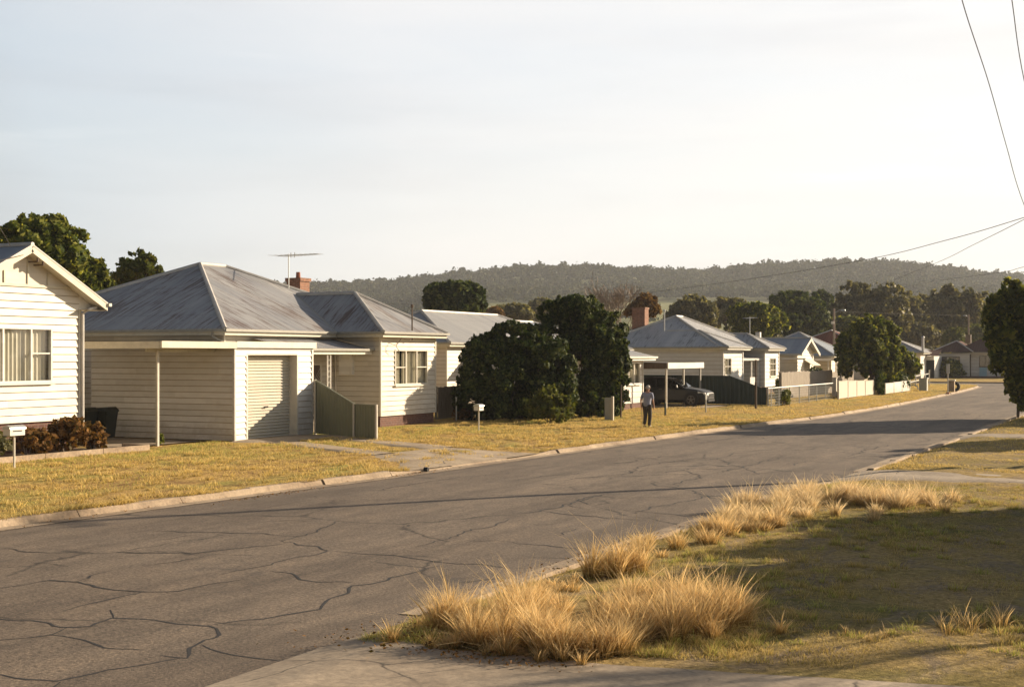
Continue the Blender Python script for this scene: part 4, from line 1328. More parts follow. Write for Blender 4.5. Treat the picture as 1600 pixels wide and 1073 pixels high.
def shrub(name, label, x, y, rx, ry, h, n, size, mat, seed, lobes=5, group=None, stem='bark', zlow=0.0, clump=.34, base_z=0.0):
    t = thing(name, label, 'shrub', (x, y, base_z), group)
    rg_ = random.Random(seed)
    L = []
    for k in range(lobes):
        a_ = rg_.uniform(0, 6.28); q = rg_.uniform(.25, .62)
        zz = zlow + (h - zlow) * rg_.uniform(.35, .62)
        rz = min(h - zz, zz - zlow * .5) * rg_.uniform(.85, 1.0)
        L.append((x + rx * q * math.cos(a_), y + ry * q * math.sin(a_), base_z + zz, rx * rg_.uniform(.42, .58), ry * rg_.uniform(.42, .58), rz))
    L.append((x, y, base_z + zlow + (h - zlow) * .5, rx * .7, ry * .7, (h - zlow) * .5))
    leaves('foliage', L, n, size, M[mat], t, seed=seed, clump=clump)
    mb = MB()
    for k in range(5):
        a_ = rg_.uniform(0, 6.28)
        mb.tube([(x + .05 * math.cos(a_), y + .05 * math.sin(a_), base_z - .05), (x + rx * .3 * math.cos(a_), y + ry * .3 * math.sin(a_), base_z + h * .35), (x + rx * .5 * math.cos(a_ + .3), y + ry * .5 * math.sin(a_ + .3), base_z + h * .75)], [.05 * max(.5, h / 2), .03 * max(.5, h / 2), .01], 5)
    mb.build('stem', M[stem], t)
    return t
shrub('flowering_shrub', 'russet brown leafy shrub against the house wall, tallest in the flower bed', -28.65, 28.75, .55, .62, 1.0, 1300, .10, 'leaf_russet', 11, 5, base_z=.06, stem='bark_pale')
shrub('flowering_shrub', 'faded russet shrub at the right end of the flower bed beside the house corner', -28.6, 29.75, .42, .42, .78, 750, .09, 'leaf_russet', 12, 4, base_z=.05, stem='bark_pale')
shrub('flowering_shrub', 'low rust coloured shrub directly behind the leftmost letterbox', -28.55, 27.2, .6, .62, .72, 1100, .09, 'leaf_russet', 13, 4, base_z=.06, stem='bark_pale')
shrub('flowering_shrub', 'greenish shrub cut by the left edge of the photo in the flower bed', -28.6, 25.9, .6, .8, .74, 900, .09, 'leaf_olive', 14, 4, base_z=.06)
shrub('weed_clump', 'small weed growing at the foot of the carport post', -29.0, 33.05, .2, .2, .38, 160, .06, 'leaf_mid', 15, 2)

# ------------------------------------------------------------------ letterboxes
def letterbox(x, y, hgt, w, label, postm='trim', rot=0.0, gable=False):
    t = thing('letterbox', label, 'letterbox', (x, y, 0), 'letterboxes on posts along the verge')
    z0 = hgt - .27
    MB().tube([(x, y, -.1), (x, y, z0 + .01)], .028, 8).build('post', M[postm], t)
    mb = MB()
    mb.box(x - .12, x + .12, y - w / 2, y + w / 2, z0, z0 + .16)
    mb.build('box', M['white'], t)
    mb = MB()
    n = 7
    for k in range(n):
        a0, a1 = math.pi * k / n, math.pi * (k + 1) / n
        p = [(x + .145 * math.cos(a0), y - w / 2 - .02, z0 + .16 + .10 * math.sin(a0)), (x + .145 * math.cos(a1), y - w / 2 - .02, z0 + .16 + .10 * math.sin(a1))]
        q = [(p[1][0], y + w / 2 + .02, p[1][2]), (p[0][0], y + w / 2 + .02, p[0][2])]
        mb.poly(p + q)
    for yy in (-w / 2 - .02, w / 2 + .02):
        mb.poly([(x + .145 * math.cos(math.pi * k / n), y + yy, z0 + .16 + .10 * math.sin(math.pi * k / n)) for k in range(n + 1)])
    mb.build('lid', M['galv'], t)
    MB().box(x + .121, x + .128, y - w * .3, y + w * .3, z0 + .10, z0 + .125).build('slot', M['dark'], t)
    return t
x, y = G(22, 733); letterbox(x, y, 1.12, .48, 'cream letterbox on a thin post in front of the flower bed')
x, y = G(748, 672); letterbox(x, y, 1.02, .34, 'white letterbox on a post in front of the big dark shrub')

# ------------------------------------------------------------------ hip roofed house with projecting wing
t = thing('hip_roof_house', 'cream weatherboard house with a rusty grey hip roof and a projecting front wing', 'house', (-33, 45, 0))
HB = t
ze = 3.78
# main roof
xe, xbk, ya, yb = -30.4, -43.4, 38.05, 52.7
rise = 2.88
A = Vector((-36.9, 44.55, ze + rise)); B = Vector((-36.9, 46.2, ze + rise))
zw = 5.45; ymid = 47.62; xw = -28.2; wy0, wy1 = 45.05, 50.2
c00, c10, c11, c01 = (xbk, ya, ze), (xe, ya, ze), (xe, yb, ze), (xbk, yb, ze)
vx = xe - (zw - ze) / rise * 6.5            # where the wing ridge meets the main slope
V0 = (vx, ymid, zw); VL = (xe, wy0, ze); VR = (xe, wy1, ze)
AP = (-31.2, ymid, zw)
mb = MB()
slope(mb, [c00, c10, A], (1, 0, 0))
slope(mb, [c10, VL, V0, VR, c11, B, A], (0, 1, 0))
slope(mb, [c11, c01, B], (1, 0, 0)); slope(mb, [c01, c00, A, B], (0, 1, 0))
slope(mb, [VL, (xw, wy0, ze), AP, V0], (1, 0, 0))
slope(mb, [(xw, wy0, ze), (xw, wy1, ze), AP], (0, 1, 0))
slope(mb, [(xw, wy1, ze), VR, V0, AP], (1, 0, 0))
rf = mb.build('roof', M['roof_old'], t)
cm = MB(); caps(cm, [(A, B), (A, c00), (A, c10), (B, c11), (B, c01), (AP, V0), (AP, (xw, wy0, ze)), (AP, (xw, wy1, ze))], .09)
cm.build('ridge_cap', M['cap'], rf)
cm = MB()
cm.bar((V0[0], V0[1], V0[2] + .012), (VL[0], VL[1], VL[2] + .012), .16, .01); cm.bar((V0[0], V0[1], V0[2] + .012), (VR[0], VR[1], VR[2] + .012), .16, .01)
cm.build('valley_gutter', M['gutter'], rf)
gm, fm = MB(), MB()
eave_run(gm, fm, [(xbk, ya), (xe, ya), (xe, wy0), (xw, wy0), (xw, wy1), (xe, wy1), (xe, yb), (xbk, yb)], ze)
gm.build('gutter', M['gutter'], t); fm.build('fascia', M['fascia'], t)
sm = MB(); sm.box(xbk + .05, xe - .04, ya + .05, yb - .05, ze - .20, ze - .19)
sm.box(xe - .04, xw - .04, wy0 + .05, wy1 - .05, ze - .199, ze - .189)
sm.build('soffit', M['trim'], t)
# walls
XM, YM, XWg, YW0, YW1 = -30.8, 38.5, -28.6, 45.5, 49.85
zt = ze - .19
z0 = .42
dy0, dy1 = float(Yat(482, XM)), float(Yat(502, XM))
mb = MB()
clap(mb, 'y', YM, -1, -43, XM, z0, zt)
clap(mb, 'x', XM, 1, YM, YW0, z0, zt, [(dy0, dy1, z0, 2.55)])
clap(mb, 'y', YW0, -1, XM, XWg, z0, zt)
ww0, ww1 = float(Yat(616, XWg)), float(Yat(667, XWg))
wz0, wz1 = ZatX(640, 601, XWg), ZatX(640, 546, XWg)
clap(mb, 'x', XWg, 1, YW0, YW1, z0, zt, [(ww0, ww1, wz0, wz1)])
plain(mb, 'y', YW1, 1, XM, XWg, z0, zt); plain(mb, 'x', XM, 1, YW1, 52.3, z0, zt); plain(mb, 'y', 52.3, 1, -43, XM, z0, zt); plain(mb, 'x', -43, -1, YM, 52.3, z0, zt)
wl_ = mb.build('wall', M['cream_dull'], t)
cm = MB(); corner(cm, XWg, YW0, z0, zt, .04); corner(cm, XWg, YW1, z0, zt, .04); corner(cm, XM, YM, z0, zt, .04)
cm.build('corner_board', M['trim'], wl_)
mb = MB(); mb.box(-42.9, XM - .04, YM + .04, 52.25, -.1, z0 + .01); mb.box(XM - .04, XWg - .04, YW0 + .04, YW1 - .04, -.1, z0 + .012); mb.build('base', M['brick_dark'], t)
w = window(t, 'x', XWg, 1, ww0, ww1, wz0, wz1, splits=(0.33, .66), rails=((0, .33, .5), (.66, 1, .5)), cover=((0, .22), (.30, .72), (.80, 1)))
# screen door with a lattice
mb = MB(); wbox(mb, 'x', XM, 1, dy0, dy1, z0, 2.55, -.05, -.02); d = mb.build('door', M['timber_dark'], t)
mb = MB()
for a_ in (dy0 + .04, dy1 - .04): wbox(mb, 'x', XM, 1, a_ - .035, a_ + .035, z0, 2.55, -.018, .03)
for z_ in (z0 + .06, 1.3, 2.50): wbox(mb, 'x', XM, 1, dy0 + .075, dy1 - .075, z_ - .04, z_ + .04, -.018, .028)
mb.build('screen_frame', M['trim'], d)
mb = MB()
k = -8
while k < 16:
    for sg in (1, -1):
        ya_, za_ = dy0 + .08, z0 + .1 + k * .14
        yb_, zb2 = dy1 - .08, za_ + (dy1 - dy0 - .16) * 1.2 * 1
        if sg < 0: za_, zb2 = zb2, za_
        if min(za_, zb2) > z0 + .08 and max(za_, zb2) < 2.46:
            mb.bar((XM + .012, ya_, za_), (XM + .012, yb_, zb2), .006, .010, up=(1, 0, 0))
    k += 1
mb.build('lattice', M['trim'], d)
# porch: low roof, iron lace post, steps
mb = MB(); p0, p1 = float(Yat(392, XM)) , 45.44
pe = -28.95
slope(mb, [(pe, 40.35, 3.10), (pe, p1, 3.10), (XM + .02, p1, 3.50), (XM + .02, p0 - .1, 3.50)], (0, 1, 0))
pr_ = mb.build('porch_roof', M['roof_old'], t)
gm, fm = MB(), MB(); eave_run(gm, fm, [(pe, 40.35), (pe, p1)], 3.10)
gm.build('gutter', M['gutter'], pr_); fm.build('fascia', M['trim'], pr_)
mb = MB()
py_ = float(Yat(514, pe - .12))
for dy_ in (-.10, .10):
    mb.box(pe - .14, pe - .10, py_ + dy_ - .015, py_ + dy_ + .015, .1, 3.0)
for k in range(13):
    zc = .25 + k * .21
    mb.tube([(pe - .12, py_ + .085 * math.cos(a_), zc + .095 * math.sin(a_)) for a_ in [i * math.pi / 5 for i in range(11)]], .009, 4, False)
mb.build('lace_post', M['white'], t)
mb = MB(); mb.box(XM, pe - .05, 40.5, 45.4, -.05, .36); mb.box(pe - .05, pe + .28, 42.6, 44.6, -.05, .18); mb.build('porch_step', M['concrete'], t)
# meter box on the wing side wall
mx0, mx1 = Xat(534, YW0), Xat(554, YW0)
mz0, mz1 = ZatY(544, 585, YW0), ZatY(544, 551, YW0)
mb = MB(); wbox(mb, 'y', YW0, -1, mx0, mx1, mz0, mz1, 0, .20); o = mb.build('meter_box', M['white'], t)
mb = MB(); wbox(mb, 'y', YW0, -1, mx0 - .03, mx1 + .03, mz1, mz1 + .03, 0, .24); wbox(mb, 'y', YW0, -1, mx0 + .1, mx1 - .1, mz0 + .6, mz1 - .05, .201, .208); mb.build('lid', M['trim'], o)
# chimney, aerial, service mast
cx_, cy_ = W(466, 63.5)
mb = MB()
mb.box(cx_ - .38, cx_ + .38, cy_ - .38, cy_ + .38, 4.0, Zp(440, depth(cx_, cy_)))
zc = Zp(440, depth(cx_, cy_))
mb.box(cx_ - .44, cx_ + .44, cy_ - .44, cy_ + .44, zc, zc + .16)
ch = mb.build('chimney', M['brick_orange'], rf)
MB().tube([(cx_, cy_, zc + .15), (cx_, cy_, zc + .45)], [.12, .10], 10).build('chimney_pot', M['terracotta'], rf)
ax_, ay_ = W(451, 58.5)
zr_ = Zp(399, 58.5)
t2 = MB()
t2.tube([(ax_, ay_, 5.2), (ax_, ay_, zr_ + .06)], .022, 6)
b0 = Vector((*W(434, 58.9), zr_)); b1 = Vector((*W(498, 57.4), zr_ - .02))
t2.tube([b0, b1], .016, 5)
dv = (b1 - b0).normalized(); pv = Vector((-dv.y, dv.x, 0))
for k, s in enumerate((.02, .16, .30, .40, .50, .60, .70, .80, .90, .99)):
    c_ = b0.lerp(b1, s); l_ = .62 - .035 * k
    t2.tube([c_ - pv * l_, c_ + pv * l_], .009, 4)
for s in (.33, .42):
    c_ = b0.lerp(b1, s); t2.tube([c_ + Vector((0, 0, -.10)), c_ + Vector((0, 0, .12))], .02, 5)
t2.build('aerial', M['galv'], t)
mb = MB(); mx_, my_ = -28.35, float(Yat(644, -28.35))
zm0 = ZatX(644, 520, -28.35); zm1 = ZatX(644, 480, -28.35)
mb.tube([(mx_, my_, zm0 - .3), (mx_, my_, zm1)], .03, 6); mb.tube([(mx_, my_, zm1), (mx_, my_, zm1 + .12)], [.07, .05], 8)
mb.tube([(mx_ + .1, my_, zm0 - .1), (mx_ + .16, my_ - .5, zm0 - .3), (mx_ + .1, my_ - 1.0, zm0 - .22), (mx_ + .05, my_ - 1.35, zm0 - .55), (mx_ + .05, my_ - 1.1, zm0 - .75)], .014, 5)
mb.build('service_mast', M['timber_dark'], t)
downpipe(t, [(xe - .55, ya - .02, ze - .1), (xe - .55, ya - .02, ze - .25), (xe - .25, YM - .08, ze - .52), (xe - .25, YM - .08, ze - .9)], 'gutter', .045)
downpipe(t, [(XM + .1, YW0 - .05, ze - .2), (XM + .1, YW0 - .05, .2)], 'cream_dull', .04)

# ------------------------------------------------------------------ garage with roller door
XG, YG0, YG1 = -28.05, 35.6, 40.0
t = thing('garage', 'cream weatherboard garage with a ribbed roller door beside the carport', 'garage', (-31, 37.8, 0))
zg = 3.12
g0, g1 = float(Yat(385, XG)), float(Yat(464, XG))
mb = MB()
clap(mb, 'x', XG, 1, YG0, YG1, .03, zg, [(g0, g1, 0.0, 2.86)])
clap(mb, 'y', YG0, -1, -34.3, XG, .03, zg); clap(mb, 'y', YG1, 1, -34.3, XG, .03, zg); plain(mb, 'x', -34.3, -1, YG0, YG1, .03, zg)
wl_ = mb.build('wall', M['white'], t)
cm = MB(); corner(cm, XG, YG0, .02, zg, .045); corner(cm, XG, YG1, .02, zg, .045)
cm.build('corner_board', M['white'], wl_)
mb = MB()
n = 300
prev = None
rgp = [(2.86 - 2.83 * k / n) for k in range(n + 1)]
for k, z_ in enumerate(rgp):
    ph = (z_ / 0.105) % 1.0
    off = -.30 + .022 * math.sin(2 * math.pi * ph)
    if prev is not None:
        mb.poly([(XG + prev[1], g0, prev[0]), (XG + off, g0, z_), (XG + off, g1, z_), (XG + prev[1], g1, prev[0])])
    prev = (z_, off)
dr = mb.build('roller_door', M['door_metal'], t, smooth=True)
MB().box(XG - .27, XG - .245, (g0 + g1) / 2 - .1, (g0 + g1) / 2 + .1, 1.05, 1.10).build('handle', M['dark'], dr)
mb = MB()
for u_ in (g0, g1):
    mb.box(XG - .42, XG + .035, u_ - .04, u_ + .04, .02, 2.90)
mb.box(XG - .42, XG + .034, g0 + .04, g1 - .04, 2.86, 2.93)
mb.build('door_frame', M['trim'], t)
mb = MB(); slope(mb, [(XG + .12, YG0 - .02, 3.30), (XG + .12, YG1 + .06, 3.30), (-34.5, YG1 + .06, 3.36), (-34.5, YG0 - .02, 3.36)], (0, 1, 0)); mb.build('roof', M['flat_roof'], t)
mb = MB()
mb.box(XG + .05, XG + .14, YG0 - .03, YG1 + .1, 3.10, 3.31); mb.box(-34.5, XG + .05, YG1 + .05, YG1 + .1, 3.10, 3.31)
mb.build('fascia', M['trim'], t)

# ------------------------------------------------------------------ carport between the two houses
t = thing('carport', 'flat roofed open carport with one thin post left of the garage', 'carport', (-31, 33.8, 0))
cy0 = float(Yat(253.5, XG + .12))
mb = MB(); slope(mb, [(XG + .12, cy0, 3.27), (XG + .12, YG0 - .05, 3.27), (-35.2, YG0 - .05, 3.34), (-35.2, cy0, 3.34)], (0, 1, 0)); mb.build('roof', M['flat_roof'], t)
mb = MB()
mb.box(XG + .05, XG + .14, cy0 - .04, YG0 - .035, 3.08, 3.29)
mb.box(-35.2, XG + .05, cy0 - .05, cy0, 3.06, 3.28)
mb.build('fascia', M['fascia'], t)
mb = MB()
for k in range(7): mb.bar((XG - .3 - k * .95, cy0 + .02, 3.16), (XG - .3 - k * .95, YG0 - .06, 3.16), .05, .12)
mb.bar((-28.85, cy0 + .3, 3.02), (-28.85, YG0 - .06, 3.02), .06, .14)
mb.build('beam', M['fascia'], t)
px_, py_ = G(246, 697)
mb = MB(); mb.box(px_ - .04, px_ + .04, py_ - .04, py_ + .04, -.05, 3.0); mb.build('post', M['post_metal'], t)
# ------------------------------------------------------------------ wheelie bins
def bin_(x, y, rz, label, mat='black_plastic', hgt=1.06):
    t = thing('wheelie_bin', label, 'wheelie bin', (x, y, 0.03), 'wheelie bins')
    def P(a_, b_, c_): 
        return (x + a_ * math.cos(rz) - b_ * math.sin(rz), y + a_ * math.sin(rz) + b_ * math.cos(rz), .03 + c_)
    mb = MB()
    mb.hexa([P(-.22, -.22, .06), P(.22, -.22, .06), P(.22, .22, .06), P(-.22, .22, .06), P(-.30, -.28, hgt - .12), P(.32, -.28, hgt - .12), P(.32, .28, hgt - .12), P(-.30, .28, hgt - .12)])
    mb.hexa([P(-.32, -.30, hgt - .14), P(.34, -.30, hgt - .14), P(.34, .30, hgt - .14), P(-.32, .30, hgt - .14), P(-.32, -.30, hgt - .09), P(.34, -.30, hgt - .09), P(.34, .30, hgt - .09), P(-.32, .30, hgt - .09)])
    mb.build('body', M[mat], t)
    mb = MB(); mb.hexa([P(-.36, -.30, hgt - .085), P(.36, -.30, hgt - .085), P(.36, .30, hgt - .085), P(-.36, .30, hgt - .085), P(-.36, -.26, hgt - .02), P(.28, -.22, hgt + .03), P(.28, .22, hgt + .03), P(-.36, .26, hgt - .02)])
    mb.build('lid', M[mat], t)
    for s in (-.27, .27):
        MB().tube([P(-.22, s - .03, .10), P(-.22, s + .03, .10)], .10, 14).build('wheel', M['rubber'], t)
    MB().tube([P(-.40, -.2, hgt - .08), P(-.40, .2, hgt - .08)], .018, 6).build('handle', M[mat], t)
    return t
bx, by = G(146, 689); bin_(bx - .4, by, 0.1, 'dark wheelie bin nearest the house corner under the carport')
bx, by = G(175, 688); bin_(bx - .4, by + .1, 0.0, 'dark wheelie bin beside the garage wall under the carport')
# timber fence and white shed wall glimpsed behind the carport
mb = MB(); t = thing('steel_fence', 'olive steel fence panel at the back of the carport', 'fence', (-36.5, 34, 0))
for k in range(12): mb.box(-36.5 + (0.02 if k % 2 else 0), -36.47 + (0.02 if k % 2 else 0), 31.0 + k * .4, 31.0 + k * .4 + .36, 0, 1.75)
mb.build('sheet', M['fence_olive'], t); mb = MB(); mb.box(-36.52, -36.44, 31, 35.8, 1.75, 1.80); mb.build('rail', M['fence_olive'], t)
t = thing('garden_shed', 'pale weatherboard shed behind the carport fence', 'shed', (-40.5, 35, 0))
mb = MB(); clap(mb, 'x', -38.6, 1, 32.5, 37.6, .1, 2.95); plain(mb, 'y', 32.5, -1, -41, -38.6, .1, 2.95); plain(mb, 'y', 37.6, 1, -41, -38.6, .1, 2.95); plain(mb, 'x', -41, -1, 32.5, 37.6, .1, 2.95); mb.build('wall', M['white'], t)
mb = MB(); slope(mb, [(-38.4, 32.3, 2.95), (-38.4, 37.8, 2.95), (-41.2, 37.8, 3.2), (-41.2, 32.3, 3.2)], (0, 1, 0)); mb.build('roof', M['roof_blue'], t)

# ------------------------------------------------------------------ sloping steel fence beside the garage
def sheet_fence(name, label, pts, mat, postmat, pitch=.19, group=None, posts=(), depth_=.03):
    """pts: (x, y, ztop); ribbed steel sheets between them, capped with a rail"""
    t = thing(name, label, 'fence', (pts[0][0], pts[0][1], 0), group)
    for (a, b) in zip(pts[:-1], pts[1:]):
        mb = MB()
        a_, b_ = Vector(a), Vector(b)
        L = (b_.xy - a_.xy).length
        n = int(L / pitch) * 4
        d = (b_.xy - a_.xy).normalized(); nn = Vector((-d.y, d.x))
        prof = [0, depth_, depth_, 0]
        pv = None
        for k in range(n + 1):
            s = k / n
            p = a_.lerp(b_, s); off = prof[k % 4]
            q = (p.x + nn.x * off, p.y + nn.y * off, p.z)
            if pv: mb.poly([(pv[0], pv[1], .03), (q[0], q[1], .03), (q[0], q[1], q[2]), (pv[0], pv[1], pv[2])])
            pv = q
        mb.build('sheet', M[mat], t)
        MB().bar(a_ + Vector((nn.x * .015, nn.y * .015, .0)), b_ + Vector((nn.x * .015, nn.y * .015, .0)), .06, .05).build('rail', M[postmat], t)
    for (x, y, z) in posts:
        MB().box(x - .035, x + .035, y - .035, y + .035, -.05, z + .03).build('post', M['post_metal'] if postmat != 'fence_green' else M['fence_green'], t)
    return t
a = G(553, 684); b = G(588, 688)
sheet_fence('steel_fence', 'olive ribbed steel fence stepping down from the garage corner to the lawn', [(-28.0, 40.15, 1.95), (a[0], a[1], 1.16), (b[0], b[1], 1.17)], 'fence_olive', 'fence_olive', posts=[(-28.0, 40.15, 1.95), (a[0], a[1], 1.16), (b[0], b[1], 1.17)])

# ------------------------------------------------------------------ house behind the big shrubs
t = thing('hip_roof_house', 'pale weatherboard house with a grey hip roof showing above the big shrub', 'house', (-37, 68, 0))
hip_roof(t, -33.0, -41.0, 59.0, 76.0, 3.50, 1.75, 'roof_pale')
walls(t, 'cream', -33.4, -40.6, 59.4, 75.6, .4, 3.32, [(62.6, 63.7, 1.2, 2.55)], (), base='brick_dark')
window(t, 'x', -33.4, 1, 62.6, 63.7, 1.2, 2.55, splits=(.5,))
# small hipped porch hood on its front
mb = MB(); slope(mb, [(-31.9, 61.2, 2.35), (-31.9, 64.2, 2.35), (-33.38, 63.6, 2.95), (-33.38, 61.6, 2.95)], (0, 1, 0)); slope(mb, [(-33.38, 61.2, 2.35), (-31.9, 61.2, 2.35), (-33.38, 61.6, 2.95)], (1, 0, 0)); mb.build('awning', M['roof_pale'], t)
# paling fence in front of it
def palings(name, label, p0, p1, h, mat, seed, w=.10, gap=.012, posts=None, group=None, cap=False):
    t = thing(name, label, 'fence', (p0[0], p0[1], 0), group)
    rg_ = random.Random(seed)
    a, b = Vector(p0), Vector(p1)
    L = (b - a).length; d = (b - a).normalized(); nn = Vector((d.y, -d.x))
    mb = MB(); s = 0
    while s < L - w:
        hh = h + rg_.uniform(-.035, .02); tl = rg_.uniform(-.01, .01)
        p = a + d * s; q = a + d * (s + w); o1 = nn * .018; ps = d * tl
        mb.hexa([(p.x, p.y, .02), (q.x, q.y, .02), (q.x + o1.x, q.y + o1.y, .02), (p.x + o1.x, p.y + o1.y, .02), (p.x + ps.x, p.y + ps.y, hh), (q.x + ps.x, q.y + ps.y, hh), (q.x + o1.x + ps.x, q.y + o1.y + ps.y, hh), (p.x + o1.x + ps.x, p.y + o1.y + ps.y, hh)])
        s += w + gap
    mb.build('palings', M[mat], t)
    mb = MB()
    for z_ in (h * .25, h * .8): mb.bar((a.x - nn.x * .03, a.y - nn.y * .03, z_), (b.x - nn.x * .03, b.y - nn.y * .03, z_), .04, .07)
    mb.build('rail', M[mat], t)
    n = max(2, int(L / 2.4) + 1)
    for k in range(n):
        p = a + d * (L * k / (n - 1)) - nn * .09
        MB().box(p.x - .05, p.x + .05, p.y - .05, p.y + .05, -.05, h + .02).build('post', M[mat], t)
    return t
p0 = G(684, 655); p1 = (p0[0] + .1, p0[1] + 5.0)
palings('paling_fence', 'old grey paling fence between the wing and the big dark shrub', (-29.7, float(Yat(684, -29.7))), (-29.7, float(Yat(684, -29.7)) + 4.6), 1.45, 'timber_grey', 3)
x, y = G(713, 657); mb = MB(); mb.tube([(x, y, -.05), (x, y, 1.0)], .03, 8); mb.tube([(x, y, 1.0), (x, y, 1.03)], .045, 8)
tag(mb.build('garden_stake', M['white'], org=(x, y, 0)), 'thin white stake standing in front of the old paling fence', 'stake')
shrub('low_shrub', 'low twiggy shrub at the foot of the old paling fence', *G(722, 656), .55, .45, .55, 500, .08, 'leaf_russet', 31, 3)

# ------------------------------------------------------------------ white house right of the big shrubs, its carport
XH = -26.3; YH = 65.6
t = thing('white_house', 'small white house front with a tall window just behind the walking man', 'house', (-29, 66.5, 0))
wy0_, wy1_ = float(Yat(981, XH)), float(Yat(999, XH))
wzA, wzB = ZatX(990, 600, XH), ZatX(990, 566, XH)
mb = MB()
clap(mb, 'x', XH, 1, YH, 68.45, .3, 2.62, [(wy0_, wy1_, wzA, wzB)], None, .3, .012)
clap(mb, 'y', YH, -1, -33, XH, .3, 2.62, (), None, .3, .012); plain(mb, 'y', 68.45, 1, -33, XH, .3, 2.62)
w_ = mb.build('wall', M['white'], t)
cm = MB(); corner(cm, XH, YH, .3, 2.62, .05); corner(cm, XH, 68.45, .3, 2.62, .05); cm.build('corner_board', M['white'], w_)
MB().box(-33, XH - .04, YH + .04, 68.4, -.05, .31).build('base', M['brick_dark'], t)
window(t, 'x', XH, 1, wy0_, wy1_, wzA, wzB, splits=(.5,), cover=((0, .42), (.5, 1)), frame='white')
mb = MB()
c = [(-25.85, 65.1, 2.78), (-25.85, 69.3, 2.78)]
slope(mb, [c[0], c[1], (-29.2, 67.4, 3.75)], (0, 1, 0))
slope(mb, [(-33.2, 65.1, 2.78), c[0], (-29.2, 67.4, 3.75), (-33.2, 67.4, 3.75)], (1, 0, 0))
slope(mb, [(-33.2, 69.3, 2.78), c[1], (-29.2, 67.4, 3.75), (-33.2, 67.4, 3.75)], (1, 0, 0))
mb.build('roof', M['roof_pale'], t)
gm, fm = MB(), MB(); eave_run(gm, fm, [(-33.2, 65.1), (-25.85, 65.1), (-25.85, 69.3), (-33.2, 69.3)], 2.78)
gm.build('gutter', M['trim'], t); fm.build('fascia', M['white'], t)
MB().box(-33, -25.9, 65.15, 69.2, 2.59, 2.60).build('soffit', M['trim'], t)
t2_, _, _ = hip_roof(t, -33.0, -43.0, 68.0, 84.0, 3.25, 1.75, 'roof_blue')
mb = MB(); mb.box(-42.6, -33.4, 68.4, 83.6, .0, 3.08); mb.build('rear_wing', M['cream_dull'], t)
# carport with posts
t = thing('carport', 'white flat roofed carport sheltering the dark car', 'carport', (-27.5, 71.5, 0))
zc0 = Zp(576, depth(-25, 68.7)); zc1 = Zp(567, depth(-25, 68.7))
mb = MB(); slope(mb, [(-24.9, 68.65, zc1 + .02), (-24.9, 74.6, zc1 - .02), (-31, 74.6, zc1 + .05), (-31, 68.65, zc1 + .1)], (0, 1, 0)); mb.build('roof', M['flat_roof'], t)
mb = MB(); mb.box(-24.95, -24.88, 68.6, 74.65, zc0, zc1 + .01); mb.build('fascia', M['white'], t)
mb = MB(); mb.box(-31, -24.96, 68.6, 68.66, zc0 + .0, zc1); mb.box(-31, -24.96, 74.6, 74.65, zc0, zc1); mb.build('side_beam', M['timber_dark'], t)
for px in (1041, 1068, 1094):
    y_ = float(Yat(px, -25.0))
    MB().box(-25.05, -24.96, y_ - .045, y_ + .045, -.05, zc0 + .02).build('post', M['post_metal'], t)
MB().box(-30.9, -30.8, 69, 69.1, -.05, zc0).build('post', M['post_metal'], t)
mb = MB(); mb.box(-31.2, -30.95, 68.7, 74.6, 0, 1.2); 
o = mb.build('back_screen', M['fence_green'], t)
mb = MB(); mb.poly([(-25, 68.8, .035), (-22.9, 69.2, .035), (-22.9, 73.0, .035), (-25, 74.4, .035), (-31, 74.4, .035), (-31, 68.8, .035)]); mb.build('carport_floor', M['concrete'])['kind'] = 'structure'

# dark green fence beyond the carport
YF = 75.0
xr_, xl_ = Xat(1198, YF), -34.0
zt0 = ZatY(1014, 586, YF); x1 = Xat(1140, YF); x2 = Xat(1189, YF); z2 = ZatY(1189, 606, YF)
sheet_fence('steel_fence', 'long dark green ribbed fence behind the parked car, sloping down at its street end', [(xl_, YF, zt0), (x1, YF, zt0 - .02), (x2, YF, z2), (xr_, YF, z2)], 'fence_green', 'fence_green', pitch=.25, posts=[(x1, YF, zt0), (x2, YF, z2)])
mb = MB(); mb.box(xr_ + .03, xr_ + .12, YF - .05, YF + .05, -.05, z2 + .02)
tag(mb.build('fence_post', M['timber_pale'], org=(xr_, YF, 0)), 'pale timber end post of the dark green fence', 'fence post')
# stakes, end post, bin beside the shrubs
x, y = G(957, 657); 
t = thing('board_panel', 'slim grey board and pale post at the right foot of the tall dark bush', 'panel', (x, y, 0))
MB().box(x - .36, x - .05, y - .03, y + .03, .03, 1.0).build('board', M['grey_paint'], t)
MB().box(x - .05, x + .05, y - .05, y + .05, -.05, 1.06).build('post', M['timber_pale'], t)
x, y = G(970, 653); mb = MB(); mb.tube([(x, y, -.05), (x + .02, y, Zp(601, depth(x, y)))], .045, 8)
tag(mb.build('timber_post', M['timber_dark'], org=(x, y, 0)), 'thin brown timber post beside the purple bin', 'post')
x, y = W(964, 66.5); bin_(x, y, 0.0, 'purple blue wheelie bin behind the brown post', 'blue_plastic', 1.0)
x, y = G(1039.5, 650.5); mb = MB(); mb.tube([(x, y, -.05), (x, y, .62)], .05, 8); mb.tube([(x, y, .60), (x, y, .66)], [.05, .02], 8)
tag(mb.build('short_bollard', M['fence_green'], org=(x, y, 0)), 'short dark green bollard in front of the nearest carport post', 'bollard')
x, y = G(1103, 644.5); zz = Zp(616, depth(x, y)); mb = MB(); mb.tube([(x, y, -.05), (x, y, zz)], .035, 8); mb.box(x - .02, x + .02, y - .09, y + .09, zz - .25, zz)
tag(mb.build('marker_stake', M['galv'], org=(x, y, 0)), 'thin grey stake with a small plate at the nose of the dark car', 'stake')
